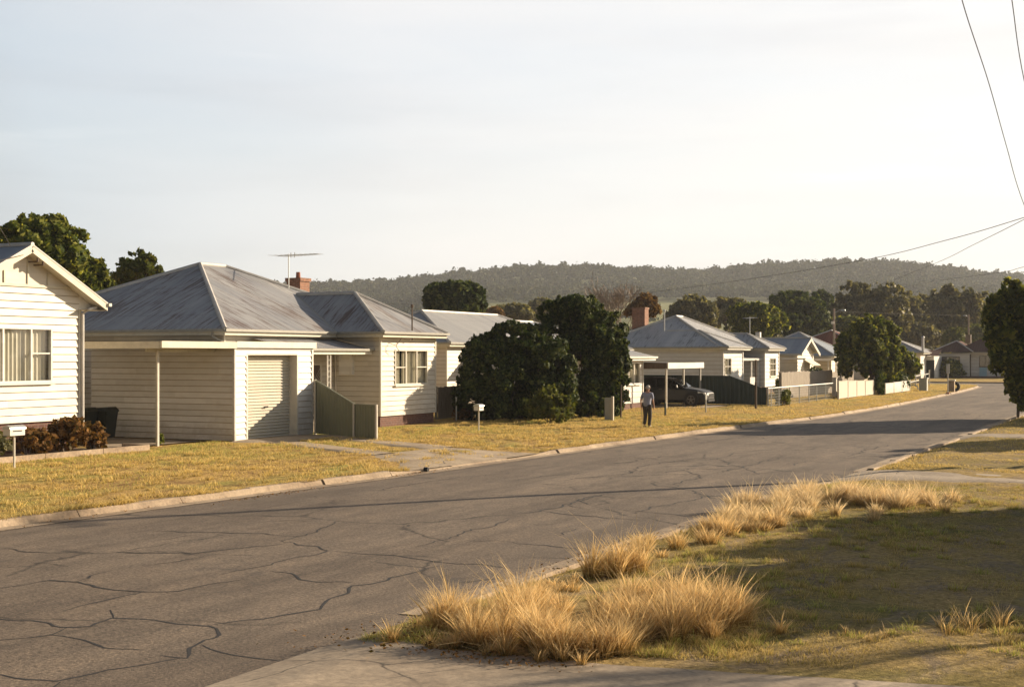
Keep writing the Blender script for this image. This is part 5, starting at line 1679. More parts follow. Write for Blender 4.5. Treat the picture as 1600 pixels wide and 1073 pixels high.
x, y = G(1181, 638.5); zz = Zp(562, depth(x, y)); mb = MB(); mb.tube([(x, y, -.05), (x, y, zz - 1.2)], .065, 8); mb.tube([(x, y, zz - 1.2), (x, y, zz)], .045, 8); mb.box(x - .02, x + .02, y - .14, y + .14, zz - .03, zz)
tag(mb.build('verge_pole', M['timber_dark'], org=(x, y, 0)), 'tall dark pole on the verge before the street end of the green fence', 'pole')

# ------------------------------------------------------------------ white house with porch, further on
t = thing('white_house', 'white weatherboard house with patchy hip roof, porch and small front wing beyond the green fence', 'house', (-33, 94, 0))
ze = 3.42
rfm, A, B = hip_roof(t, -28.6, -38.6, 89.2, 100.7, ze, 2.30, 'roof_patchy', gut='gutter', fas='fascia', caps_r=.1)
# front room roof
mb = MB(); AP = (-30.9, 91.85, 4.60); V0 = (-31.1 - 1.2, 91.85, 4.60)
slope(mb, [(-28.0, 89.1, ze + .02), (-28.0, 94.6, ze + .02), AP], (0, 1, 0))
slope(mb, [(-33.5, 89.1, ze + .02), (-28.0, 89.1, ze + .02), AP, (-33.5, 91.85, 4.6)], (1, 0, 0))
slope(mb, [(-33.5, 94.6, ze + .02), (-28.0, 94.6, ze + .02), AP, (-33.5, 91.85, 4.6)], (1, 0, 0))
mb.build('front_roof', M['roof_patchy'], t)
cm = MB(); caps(cm, [(AP, (-28.0, 89.1, ze + .02)), (AP, (-28.0, 94.6, ze + .02)), (AP, (-33.4, 91.85, 4.6))], .08); cm.build('front_ridge_cap', M['cap'], t)
gm, fm = MB(), MB(); eave_run(gm, fm, [(-28.6, 89.1), (-28.0, 89.1), (-28.0, 94.6), (-28.6, 94.6)], ze + .02); gm.build('gutter', M['gutter'], t); fm.build('fascia', M['trim'], t)
wp0, wp1 = float(Yat(1131.5, -28.5)), float(Yat(1142, -28.5))
mb = MB()
wza, wzb = ZatX(1137, 586, -28.5), ZatX(1137, 559, -28.5)
clap(mb, 'x', -28.5, 1, 89.6, 94.2, .5, 3.24, [(wp0, wp1, wza, wzb)], None, .28, .02)
clap(mb, 'y', 89.6, -1, -38.2, -28.5, .5, 3.24, (), None, .28, .03)
plain(mb, 'y', 94.2, 1, -31.2, -28.5, .5, 3.24)
clap(mb, 'x', -31.2, 1, 94.2, 97.4, .5, 3.24, (), None, .28)
wq0, wq1 = float(Yat(1202.5, -27.8)), float(Yat(1211.5, -27.8))
wzc, wzd = ZatX(1207, 588, -27.8), ZatX(1207, 559, -27.8)
clap(mb, 'x', -27.8, 1, 97.4, 101.3, .5, 3.24, [(wq0, wq1, wzc, wzd)], None, .28)
clap(mb, 'y', 97.4, -1, -31.2, -27.8, .5, 3.24, (), None, .28)
plain(mb, 'y', 101.3, 1, -38, -27.8, .5, 3.24); plain(mb, 'x', -38.2, -1, 89.6, 101.3, .5, 3.24)
w_ = mb.build('wall', M['white'], t)
cm = MB()
for x_, y_ in ((-28.5, 89.6), (-28.5, 94.2), (-27.8, 97.4), (-27.8, 101.3)): corner(cm, x_, y_, .5, 3.24, .06)
cm.build('corner_board', M['white'], w_)
mb = MB(); mb.box(-38.1, -28.6, 89.7, 94.1, -.05, .52); mb.box(-38.1, -27.9, 94.1, 101.2, -.05, .521); mb.build('base', M['brick_dark'], t)
window(t, 'x', -28.5, 1, wp0, wp1, wza, wzb, splits=(.5,), rails=((0, .5, .5), (.5, 1, .5)), frame='trim')
window(t, 'x', -27.8, 1, wq0, wq1, wzc, wzd, splits=(.5,), rails=((0, .5, .35), (.5, 1, .35), (0, .5, .68), (.5, 1, .68)), frame='trim')
mb = MB(); AP = (-29.75, 99.35, 4.5)
slope(mb, [(-27.4, 97.05, ze - .02), (-27.4, 101.65, ze - .02), AP], (0, 1, 0))
slope(mb, [(-34, 97.05, ze - .02), (-27.4, 97.05, ze - .02), AP, (-34, 99.35, 4.5)], (1, 0, 0))
slope(mb, [(-34, 101.65, ze - .02), (-27.4, 101.65, ze - .02), AP, (-34, 99.35, 4.5)], (1, 0, 0))
mb.build('wing_roof', M['roof_patchy'], t)
cm = MB(); caps(cm, [(AP, (-27.4, 97.05, ze)), (AP, (-27.4, 101.65, ze)), (AP, (-34, 99.35, 4.5))], .08); cm.build('wing_ridge_cap', M['cap'], t)
gm, fm = MB(), MB(); eave_run(gm, fm, [(-31, 97.05), (-27.4, 97.05), (-27.4, 101.65), (-31, 101.65)], ze - .02); gm.build('wing_gutter', M['gutter'], t); fm.build('wing_fascia', M['trim'], t)
mb = MB(); slope(mb, [(-28.55, 94.1, 2.62), (-28.0, 97.5, 2.62), (-31.2, 97.4, 3.30), (-31.2, 94.2, 3.30)], (0, 1, 0)); p_ = mb.build('porch_roof', M['roof_pale'], t)
mb = MB(); mb.bar((-28.5, 94.1, 2.55), (-28.0, 97.5, 2.55), .05, .16); mb.build('fascia', M['white'], p_)
for y_, x_ in ((94.5, -28.6), (96.0, -28.4), (97.2, -28.2)): MB().box(x_ - .06, x_ + .06, y_ - .06, y_ + .06, .4, 2.6).build('porch_post', M['white'], t)
MB().box(-28.35, -28.25, 95.3, 97.3, .5, 1.25).build('porch_rail', M['white'], t)
MB().box(-31.16, -31.12, 94.6, 95.5, .5, 2.5).build('door', M['timber_dark'], t)
MB().box(-31.1, -28.1, 94.3, 97.3, -.05, .48).build('porch_floor', M['concrete'], t)
cx_, cy_ = W(1000.5, 99.5); zc = Zp(483, 99.5)
mb = MB(); mb.box(cx_ - .5, cx_ + .5, cy_ - .4, cy_ + .4, 3.0, zc); mb.box(cx_ - .54, cx_ + .54, cy_ - .44, cy_ + .44, zc, zc + .12); mb.build('chimney', M['brick_orange'], rfm)
px_, py_ = W(1038, 96.5); mb = MB(); mb.tube([(px_, py_, 4.6), (px_, py_, Zp(486, 96.5))], .05, 8); mb.tube([(px_, py_, Zp(486, 96.5)), (px_, py_, Zp(483.5, 96.5))], [.13, .05], 8); mb.build('vent_pipe', M['galv'], rfm)
px_, py_ = W(1171.5, 102); z_ = Zp(495, 102)
mb = MB(); mb.tube([(px_, py_, 4.4), (px_, py_, z_)], .035, 6)
q0, q1 = Vector((*W(1166, 102), z_ - .1)), Vector((*W(1178, 102.4), z_ - .05)); mb.tube([q0, q1], .03, 5)
for s in (0, .3, .6, 1): 
    c_ = q0.lerp(q1, s); mb.tube([c_ + Vector((.25, .1, 0)), c_ - Vector((.25, .1, 0))], .02, 4)
mb.build('aerial', M['galv'], t)

# ------------------------------------------------------------------ gabled house
def gable_house(label, xf, xb, y0, y1, ze, zr_, roof, wall, extra=None, ov=.5):
    t = thing('gable_house', label, 'house', ((xf + xb) / 2, (y0 + y1) / 2, 0))
    ym = (y0 + y1) / 2
    sl_ = (zr_ - ze) / ((y1 - y0) / 2 + .4)
    mb = MB()
    clap(mb, 'x', xf, 1, y0, y1, .4, zr_ - .12, extra or (), lambda z: (max(y0, ym - (zr_ - .12 - z) / sl_), min(y1, ym + (zr_ - .12 - z) / sl_)), .3)
    clap(mb, 'y', y0, -1, xb, xf, .4, ze, (), None, .3); plain(mb, 'y', y1, 1, xb, xf, .4, ze); plain(mb, 'x', xb, -1, y0, y1, .4, ze)
    mb.build('wall', M[wall], t)
    MB().box(xb + .05, xf - .05, y0 + .05, y1 - .05, -.05, .42).build('base', M['brick_dark'], t)
    mb = MB()
    slope(mb, [(xf + ov, ym, zr_), (xf + ov, y0 - .4, ze), (xb, y0 - .4, ze), (xb, ym, zr_)], (1, 0, 0))
    slope(mb, [(xf + ov, ym, zr_), (xf + ov, y1 + .4, ze), (xb, y1 + .4, ze), (xb, ym, zr_)], (1, 0, 0))
    r = mb.build('roof', M[roof], t)
    mb = MB(); mb.tube([(xf + ov, ym, zr_ + .02), (xb, ym, zr_ + .02)], .08, 6); mb.build('ridge_cap', M['cap'], r)
    mb = MB()
    for e in (y0 - .4, y1 + .4): mb.bar((xf + ov, ym, zr_ - .12), (xf + ov, e, ze - .12), .05, .24)
    mb.build('bargeboard', M['trim'], t)
    mb = MB(); mb.box(xb, xf + ov, y0 - .42, y0 - .36, ze - .16, ze); mb.build('gutter', M['gutter'], t)
    return t
y5 = 113.8
wa, wb = 116.0, 118.0
t = gable_house('small cream gabled house with a striped awning over its front window', -29.6, -38.5, y5, 119.4, 3.0, 4.35, 'roof_blue', 'cream', [(wa, wb, 1.1, 2.3)])
window(t, 'x', -29.6, 1, wa, wb, 1.1, 2.3, splits=(.33, .66), curtain=None)
mb = MB(); mb.hexa([(-29.55, wa - .15, 2.45), (-28.75, wa - .15, 1.95), (-28.75, wb + .5, 1.95), (-29.55, wb + .5, 2.45), (-29.55, wa - .15, 2.5), (-28.73, wa - .15, 2.0), (-28.73, wb + .5, 2.0), (-29.55, wb + .5, 2.5)])
mb.build('awning', M['curtain'], t)
mb = MB(); mb.box(-30.4, -28.4, 111.9, 113.6, 2.5, 2.62); mb.build('side_hood', M['white'], t)
MB().box(-34, -33.6, 116.3, 116.7, 4.2, 4.9).build('flue', M['white'], t)

t = thing('hip_roof_house', 'blue grey pyramid roofed house with a small white carport behind the street tree', 'house', (-34, 132, 0))
hip_roof(t, -29.6, -38.8, 127.4, 136.6, 2.85, 2.3, 'roof_blue')
walls(t, 'cream_dull', -30.0, -38.4, 127.8, 136.2, .4, 2.68, [(130, 132, 1.2, 2.2)], [(-34.5, -33.0, 1.0, 2.1)], .3, 'brick_dark')
window(t, 'x', -30.0, 1, 130, 132, 1.2, 2.2, splits=(.5,), curtain=None)
window(t, 'y', 127.8, -1, -34.5, -33.0, 1.0, 2.1, splits=(.5,), curtain=None)
t = thing('carport', 'small white carport on two posts left of the street tree', 'carport', (-28.5, 124.5, 0))
x0_, x1_ = Xat(1297, 124), Xat(1312, 124)
mb = MB(); mb.box(x0_ - 3, x1_, 124, 127.3, 2.35, 2.55); mb.build('roof', M['white'], t)
for x_ in (x0_ - .2, x1_ - .1):
    for y_ in (124.1, 127.2): MB().box(x_ - .05, x_ + .05, y_ - .05, y_ + .05, -.05, 2.36).build('post', M['post_metal'], t)

t = thing('red_roof_house', 'distant house with a red tiled roof behind the blue pyramid roof', 'house', (-38, 162, 0))
cx_, cy_ = W(1300, 162)
hip_roof(t, cx_ + 5.5, cx_ - 5.5, cy_ - 6, cy_ + 6, 3.4, 2.45, 'roof_red')
MB().box(cx_ - 5, cx_ + 5, cy_ - 5.5, cy_ + 5.5, -.05, 3.22).build('wall', M['cream_dull'], t)
t = thing('grey_roof_house', 'distant cream house with pale grey roof and metal flue left of the brown roof', 'house', (-31, 172, 0))
cx_, cy_ = W(1406, 168)
rr_, _, _ = hip_roof(t, cx_ + 3.6, cx_ - 5, cy_ - 4.5, cy_ + 5, 3.2, 1.7, 'roof_pale')
MB().box(cx_ - 4.5, cx_ + 3.2, cy_ - 4.1, cy_ + 4.6, -.05, 3.02).build('wall', M['white'], t)
fx, fy = W(1442, 163.5)
mb = MB(); mb.tube([(fx, fy, 3.2), (fx, fy, Zp(527, 163.5))], .16, 8); mb.tube([(fx, fy, Zp(527, 163.5)), (fx, fy, Zp(525, 163.5))], [.24, .12], 8); mb.build('flue', M['galv'], rr_)

# ------------------------------------------------------------------ brown roofed house facing down the street
YB = 178.0
t = thing('brown_roof_house', 'pale house with a brown tiled roof facing down the street at its far end', 'house', (-22, 182, 0))
bx0, bx1, bx2 = Xat(1461, YB), Xat(1514, YB), Xat(1600, YB) + 2
fwx0, fwx1 = Xat(1472, YB), Xat(1500, YB)
zA, zB = ZatY(1486, 576, YB), ZatY(1486, 557, YB)
mb = MB()
clap(mb, 'y', YB, -1, bx0, bx1, .2, 3.1, [(fwx0, fwx1, zA, zB)], None, .4, .01)
clap(mb, 'y', YB + 1.2, -1, bx1, bx2, .2, 3.1, [(Xat(1530, YB + 1.2), Xat(1549, YB + 1.2), 1.4, 2.8)], None, .4, .01)
plain(mb, 'x', bx1, 1, YB, YB + 1.2, .2, 3.1); plain(mb, 'x', bx0, -1, YB, YB + 9, .2, 3.1); plain(mb, 'x', bx2, 1, YB + 1.2, YB + 10, .2, 3.1); plain(mb, 'y', YB + 10, 1, bx0, bx2, .2, 3.1)
mb.build('wall', M['white'], t)
MB().box(bx0, bx2, YB + .1, YB + 9.9, -.1, .2).build('base', M['brick_dark'], t)
window(t, 'y', YB, -1, fwx0, fwx1, zA, zB, splits=(.22, .78), curtain='curtain', cover=((.24, .76),), frame='timber_dark')
window(t, 'y', YB + 1.2, -1, Xat(1530, YB + 1.2), Xat(1549, YB + 1.2), 1.4, 2.8, splits=(.5,), curtain=None, frame='timber_dark')
MB().box(Xat(1530.5, YB + 1.2), Xat(1542, YB + 1.2), YB + 1.10, YB + 1.16, .2, 1.32).build('door_panel', M['blue_glass_panel'], t)
downpipe(t, [(bx1 + .1, YB + .6, 3.0), (bx1 + .1, YB + .6, .1)], 'timber_dark', .07)
mb = MB()
xm = (bx0 + bx1) / 2
rx0, rx1 = bx0 - .6, bx1 + .6
AP = (xm + .2, YB + 2.6, Zp(532.5, depth(xm, YB + 2.6)))
slope(mb, [(rx0, YB - .5, 3.25), (rx1, YB - .5, 3.25), AP], (1, 0, 0))
slope(mb, [(rx0, YB - .5, 3.25), AP, (AP[0], YB + 7, AP[2]), (rx0, YB + 7, 3.25)], (0, 1, 0))
slope(mb, [(rx1, YB - .5, 3.25), AP, (AP[0], YB + 7, AP[2]), (rx1, YB + 7, 3.25)], (0, 1, 0))
mb.build('front_roof', M['roof_brown'], t)
cm = MB(); caps(cm, [(AP, (rx1, YB - .5, 3.25)), (AP, (rx0, YB - .5, 3.25))], .09); cm.build('front_ridge_cap', M['cap'], t)
r2, _, _ = hip_roof(t, bx2 + 1.0, bx0 + 2.0, YB + .7, YB + 11, 3.25, 2.7, 'roof_brown', fas='white', caps_r=.07, capm='roof_brown')
px_, py_ = W(1513, 184); mb = MB(); mb.box(px_ - .35, px_ + .35, py_ - .35, py_ + .35, 4.5, Zp(523, 184)); mb.build('chimney', M['timber_dark'], r2)
x, y = W(1454, 166)
t = thing('garage', 'low cream garage with a dark opening left of the brown roofed house', 'garage', (x, y, 0))
mb = MB(); mb.box(x - 3.4, x + .4, y + .4, y + 6, 0, 2.75); mb.box(x - 3.4, x - 2.4, y, y + .4, 0, 2.75); mb.box(x - 2.4, x + .4, y, y + .4, 2.25, 2.751); mb.build('wall', M['white'], t)
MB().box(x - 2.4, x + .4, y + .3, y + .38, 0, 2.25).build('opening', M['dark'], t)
mb = MB(); slope(mb, [(x - 3.7, y - .3, 2.80), (x + .9, y - .3, 2.80), (x + .9, y + 3, 3.5), (x - 3.7, y + 3, 3.5)], (1, 0, 0)); mb.build('roof', M['roof_brown'], t)
# ------------------------------------------------------------------ trees and large shrubs
def tree(name, label, px, D, ytop, hw, ybot, n, size, mat, seed, lobes=9, trunk='bark', crown_low=None, group=None, clump=.30, th=None, spread=1.0, limbs=5, cat='tree', lobe_r=(.36, .52), vz=1.0, flat=.75):
    """crown fitted between heights seen in the photo; every tree stands at its own distance"""
    x, y = W(px, D)
    base = float(terr(px, D)) if D > 300 else 0.0
    top = Zp(ytop, D); low = Zp(ybot, D) if ybot is not None else base + .2
    rx = hw * D / 2100
    t = thing(name, label, cat, (x, y, base), group)
    rg_ = random.Random(seed)
    L = []
    H_ = top - low
    cz = low + H_ * .5
    for k in range(lobes):
        a_ = rg_.uniform(0, 6.28)
        zf = rg_.uniform(-.30, .36)
        q = math.sqrt(max(0, 1 - (zf * 1.7) ** 2)) * rg_.uniform(.35, .62)
        r_ = rg_.uniform(*lobe_r)
        rz = H_ * r_ * rg_.uniform(.55, .75) * vz
        zc = cz + zf * H_
        zc = min(zc, top - rz * .97); zc = max(zc, low + rz * .9)
        L.append((x + rx * q * math.cos(a_), y + rx * q * math.sin(a_) * spread, zc, rx * r_, rx * r_ * spread, rz))
    for (s, zz) in ((-.52, .42), (.52, .45), (-.3, .62), (.3, .66)):      # keep the width and shoulders of the silhouette
        r_ = rg_.uniform(.36, .48)
        L.append((x + CS * rx * s, y + SN * rx * s, low + H_ * zz, rx * r_, rx * r_, H_ * r_ * .62))
    rz = H_ * .30; L.append((x, y, top - rz, rx * .42, rx * .42, rz))
    leaves('crown', L, n, size, M[mat], t, seed=seed, clump=clump * .82, flat=flat, clumps=38)
    th = th or max(.10, H_ * .035)
    mb = MB()
    tz = low + H_ * .45
    mb.tube([(x, y, base - .1), (x + .05, y, base + (tz - base) * .5), (x - .05, y + .05, tz), (x, y, top - H_ * .2)], [th * 1.25, th, th * .7, th * .2], 8)
    for k in range(limbs):
        l = L[k % len(L)]
        s0 = Vector((x, y, base + (tz - base) * rg_.uniform(.45, .95)))
        e0 = Vector((l[0], l[1], l[2]))
        mid = s0.lerp(e0, .5) + Vector((rg_.uniform(-.1, .1) * rx, rg_.uniform(-.1, .1) * rx, .06 * H_))
        mb.tube([s0, mid, e0], [th * .5, th * .32, th * .1], 6)
    mb.build('trunk', M[trunk], t)
    return t

# the two big shrubs in the middle
def big_shrub(name, label, L, n, size, mat, seed, x, y, group=None, stem_r=.06):
    t = thing(name, label, 'shrub', (x, y, 0), group)
    leaves('foliage', L, n, size, M[mat], t, seed=seed, clump=.21, shell=.72, clumps=64)
    mb = MB(); rg_ = random.Random(seed)
    for k in range(9):
        l = L[k % len(L)]
        mb.tube([(x + rg_.uniform(-.3, .3), y + rg_.uniform(-.3, .3), -.05), ((x + l[0]) / 2, (y + l[1]) / 2, l[2] * .5), (l[0], l[1], l[2])], [stem_r, stem_r * .6, .015], 6)
    mb.build('stem', M['bark'], t)
    return t
def lobes_px(rows_):
    out = []
    for (px, py, D, rpx, rpy) in rows_:
        x, y = W(px, D)
        k = D / 2100
        out.append((x, y, max(Zp(py, D), rpy * k * .8), rpx * k, rpx * k * 1.0, rpy * k))
    return out
def shift(rows_, dD):
    return lobes_px([(a_, b_, c_ + dD, d_, e_) for a_, b_, c_, d_, e_ in rows_])
L = shift([(800, 545, 56.5, 46, 38), (760, 575, 56, 44, 45), (845, 570, 56, 46, 48), (752, 622, 55.5, 36, 38), (800, 620, 55, 48, 44), (858, 625, 55.5, 42, 38), (875, 600, 57, 30, 45), (735, 630, 56.5, 26, 36), (800, 590, 58, 60, 60), (840, 538, 57, 30, 30), (775, 548, 57, 26, 28), (748, 560, 57, 24, 30), (775, 640, 56, 34, 26), (830, 645, 56, 38, 24)], 3.5)
big_shrub('broadleaf_shrub', 'huge dark rounded shrub behind the white letterbox', L, 62000, .115, 'leaf_dark', 51, *W(805, 60))
L = shift([(905, 500, 61, 44, 34), (880, 520, 61.5, 44, 50), (935, 530, 61, 44, 46), (945, 580, 61, 36, 44), (905, 570, 61, 48, 56), (925, 622, 60.5, 36, 38), (950, 555, 60.5, 32, 40), (890, 488, 61, 30, 24), (955, 610, 61, 26, 40), (868, 500, 61.5, 28, 28), (905, 640, 60.5, 34, 26), (945, 638, 60.5, 22, 24)], 1.5)
big_shrub('broadleaf_tree', 'tall dark bushy tree joined to the right of the huge rounded shrub', L, 56000, .115, 'leaf_dark', 52, *W(912, 62.5))
L = lobes_px([(855, 630, 56.4, 24, 26), (878, 640, 56.6, 18, 20), (836, 642, 56.2, 16, 16), (860, 648, 56.2, 30, 14)])
big_shrub('variegated_shrub', 'low paler leaved shrub at the sunlit front foot of the huge rounded shrub', L, 3600, .11, 'leaf_lit', 53, *W(858, 56.5), stem_r=.02)

# behind the left houses
tree('broadleaf_tree', 'large dark tree rising behind the gabled house at the left', 52, 66, 336, 84, 470, 26000, .20, 'leaf_mid', 61, 11, crown_low=2)
tree('broadleaf_tree', 'smaller dark tree between the gable house and the rusty roof', 132, 70, 398, 38, 480, 9000, .20, 'leaf_mid', 62, 7)
tree('gum_tree', 'loose feathery light green tree behind the rusty hip roof', 216, 78, 394, 50, 475, 3800, .19, 'leaf_lit', 63, 11, trunk='bark_pale', clump=.26, lobe_r=(.18, .30), limbs=9, flat=1.0)
tree('broadleaf_tree', 'low dark tree peeping over the eave beside the feathery light green tree', 166, 84, 436, 22, 480, 3500, .24, 'leaf_mid', 64, 5)
# mid distance
MID = [
 ('round dark green tree above the grey roof left of the huge shrub', 708, 118, 444, 50, 500, 'leaf_ever', 13000, .30, .30, 9),
 ('autumn brown tree just right of the bare tree', 1008, 122, 461, 27, 505, 'leaf_brown', 4500, .28, .30, 6),
 ('low olive tree over the roofs left of the tall dark bush', 800, 190, 476, 36, 505, 'leaf_olive', 4500, .45, .30, 6),
 ('tan olive tree on the rise above the tall dark bush', 845, 250, 466, 34, 505, 'leaf_olive', 4000, .5, .30, 6),
 ('small russet tree to the right of the round dark green tree', 768, 160, 482, 22, 510, 'leaf_brown', 2000, .34, .30, 5),
 ('grey olive tree behind the vent pipe of the patchy roof', 1078, 185, 463, 42, 525, 'leaf_olive', 8000, .42, .27, 8),
 ('loose olive tree behind the porch house', 1135, 200, 467, 34, 520, 'leaf_olive', 5000, .45, .27, 7),
 ('spreading dark green cypress with sunlit yellow edge behind the wing roof', 1183, 142, 475, 52, 532, 'leaf_mid', 15000, .30, .24, 11),
 ('broad dark evergreen rising behind the spreading cypress', 1236, 172, 457, 58, 535, 'leaf_ever', 15000, .36, .28, 10),
 ('small very dark round tree between the evergreen and the olive gums', 1285, 225, 456, 21, 500, 'leaf_ever', 3000, .42, .32, 5),
 ('tall wide olive gum behind the street lamp', 1362, 205, 443, 62, 545, 'leaf_olive', 16000, .42, .22, 12),
 ('brownish olive gum between the two tall gums', 1432, 240, 462, 42, 545, 'leaf_olive', 8500, .48, .24, 8),
 ('tall olive gum left of the right hand street tree', 1500, 225, 449, 56, 545, 'leaf_olive', 14000, .44, .22, 11),
 ('dull green gum behind the brown roofed house', 1568, 260, 455, 48, 545, 'leaf_mid', 8000, .5, .25, 8),
 ('sunlit yellow green tree directly behind the brown roof', 1490, 192, 513, 22, 548, 'leaf_lit', 2500, .3, .30, 5),
 ('low green tree behind the red roof and lamp', 1325, 190, 498, 40, 545, 'leaf_mid', 6000, .38, .28, 7),
 ('low olive tree over the grey roof and flue', 1440, 215, 505, 40, 548, 'leaf_olive', 6000, .4, .28, 7),
 ('olive tree above the blue gabled roofs', 1275, 205, 492, 36, 540, 'leaf_mid', 5000, .4, .28, 6),
 ('yellow tinged tree beyond the brown roof at its right end', 1530, 215, 508, 30, 548, 'leaf_lit', 2500, .36, .28, 5),
]
for i, (lab, px, D, yt, hw, yb, mt, n, sz, cl, lb) in enumerate(MID):
    tree('tree_beyond_roofs', lab, px, D, yt, hw, yb, n, sz, mt, 100 + i, lb, clump=cl, trunk='bark_pale' if 'gum' in lab else 'bark', group='trees beyond the roofs', limbs=4)
# street trees
tree('street_tree', 'leafy street tree with golden lit top on the verge before the white fence', 1362, 100, 496, 56, 598, 26000, .19, 'leaf_mid', 81, 11, th=.20, clump=.26)
tree('street_tree', 'smaller dark tree touching the right side of the leafy street tree', 1414, 114, 548, 25, 594, 6500, .20, 'leaf_mid', 82, 6)
shrub('hedge_shrub', 'dark hedge mass under the leafy street tree', *W(1390, 105), 1.5, 1.9, 1.8, 4200, .16, 'leaf_dark', 83, 5)
shrub('hedge_shrub', 'dark shrub at the left end of the low white fence', *W(1374, 97), .45, .6, 1.5, 1500, .15, 'leaf_dark', 87, 4)
shrub('round_shrub', 'rounded dark shrub below the window of the brown roofed house', *W(1486, 170), 2.0, 1.6, 2.15, 3200, .2, 'leaf_mid', 84, 5)
shrub('round_shrub', 'low dark shrub left of the rounded shrub at the brown roofed house', *W(1464, 171), .9, .9, 1.1, 900, .2, 'leaf_dark', 85, 3)
shrub('round_shrub', 'olive shrub near the blue door panel of the brown roofed house', *W(1558, 173), 1.1, 1.0, 1.7, 1200, .2, 'leaf_olive', 86, 4)
shrub('fence_shrub', 'bushy green shrub poking through the wire mesh fence', -20.4, float(Yat(1224, -20.4)), .55, 1.0, .85, 1500, .11, 'leaf_lit', 88, 4)
shrub('fence_shrub', 'dark green shrub behind the paling fence beside the porch house', *W(1226, 92), .8, 1.6, 1.35, 2600, .14, 'leaf_mid', 89, 4)
shrub('fence_shrub', 'dark shrub behind the middle of the long paling fence', *W(1262, 97), .9, 1.6, 1.35, 2400, .14, 'leaf_mid', 90, 4)
shrub('fence_shrub', 'dark leafy shrub below the striped awning', *W(1272, 113), .9, 1.3, 1.7, 1800, .15, 'leaf_dark', 91, 4)
# right hand tree, hanging over the verge
x, y = W(1612, 62.5)
t = thing('street_tree', 'dark green tree hanging into the photo from the right edge', 'tree', (x, y, 0))
L = lobes_px([(1590, 480, 62.5, 34, 30), (1620, 500, 62.5, 50, 46), (1572, 515, 62, 30, 40), (1600, 560, 62.5, 42, 46), (1578, 555, 62, 30, 36), (1640, 560, 62.5, 44, 50), (1612, 600, 62.5, 34, 34), (1585, 462, 62.5, 20, 18), (1660, 500, 62.5, 44, 44), (1556, 478, 62, 15, 16), (1558, 530, 62, 18, 20), (1604, 628, 62, 12, 18), (1588, 590, 62, 16, 22), (1560, 500, 62, 22, 26), (1572, 552, 62, 22, 28), (1598, 612, 62, 16, 22), (1625, 620, 62.5, 18, 16), (1580, 450, 62, 14, 14)])
leaves('crown', L, 34000, .15, M['leaf_mid'], t, seed=92, clump=.30, shell=.60, clumps=40)
tx, ty = G(1590.5, 651)
mb = MB(); mb.tube([(tx, ty, -.1), (tx + .03, ty, 1.3), (tx + .1, ty, 2.6), (x, y, 4.6)], [.07, .06, .06, .03], 8)
for l in L[1:8]: mb.tube([(x, y, 2.0), ((x + l[0]) / 2, (y + l[1]) / 2, (2.0 + l[2]) / 2 + .2), l[:3]], [.07, .05, .02], 6)
mb.build('trunk', M['bark'], t)

# bare tree: branching twigs
def bare_tree(label, px, D, ytop, hw, seed):
    x, y = W(px, D); top = Zp(ytop, D)
    t = thing('bare_tree', label, 'tree', (x, y, 0))
    rg_ = random.Random(seed)
    tk, tw = MB(), MB()
    def grow(p, d, L, r, lev):
        q = p
        pts = [p]
        for k in range(3):
            d = (d + Vector((rg_.gauss(0, .10), rg_.gauss(0, .10), .05))).normalized()
            q = q + d * L / 3
            pts.append(q)
        (tk if lev < 2 else tw).tube(pts, [max(q_, .022 * D / 128, .008) for q_ in (r, r * .85, r * .7, r * .55)], 5 if lev < 2 else 3, False)
        if lev >= 6: return
        for k in range(3 if lev < 5 else 2):
            s = Vector((rg_.gauss(0, 1), rg_.gauss(0, 1), rg_.gauss(0, .4))).normalized()
            nd = (d * 1.0 + s * (.52 if lev else .42)).normalized()
            grow(pts[-1] if k else pts[2], nd, L * rg_.uniform(.68, .86), r * .6, lev + 1)
    grow(Vector((x, y, 0)), Vector((0, 0, 1)), top * .265, .24 * D / 128 if D > 50 else .11, 0)
    tk.build('trunk', M['bark_pale'], t)
    tw.build('twigs', M['bark_pale'], t)
bare_tree('leafless brown tree standing behind the orange chimney', 968, 128, 421, 38, 5)

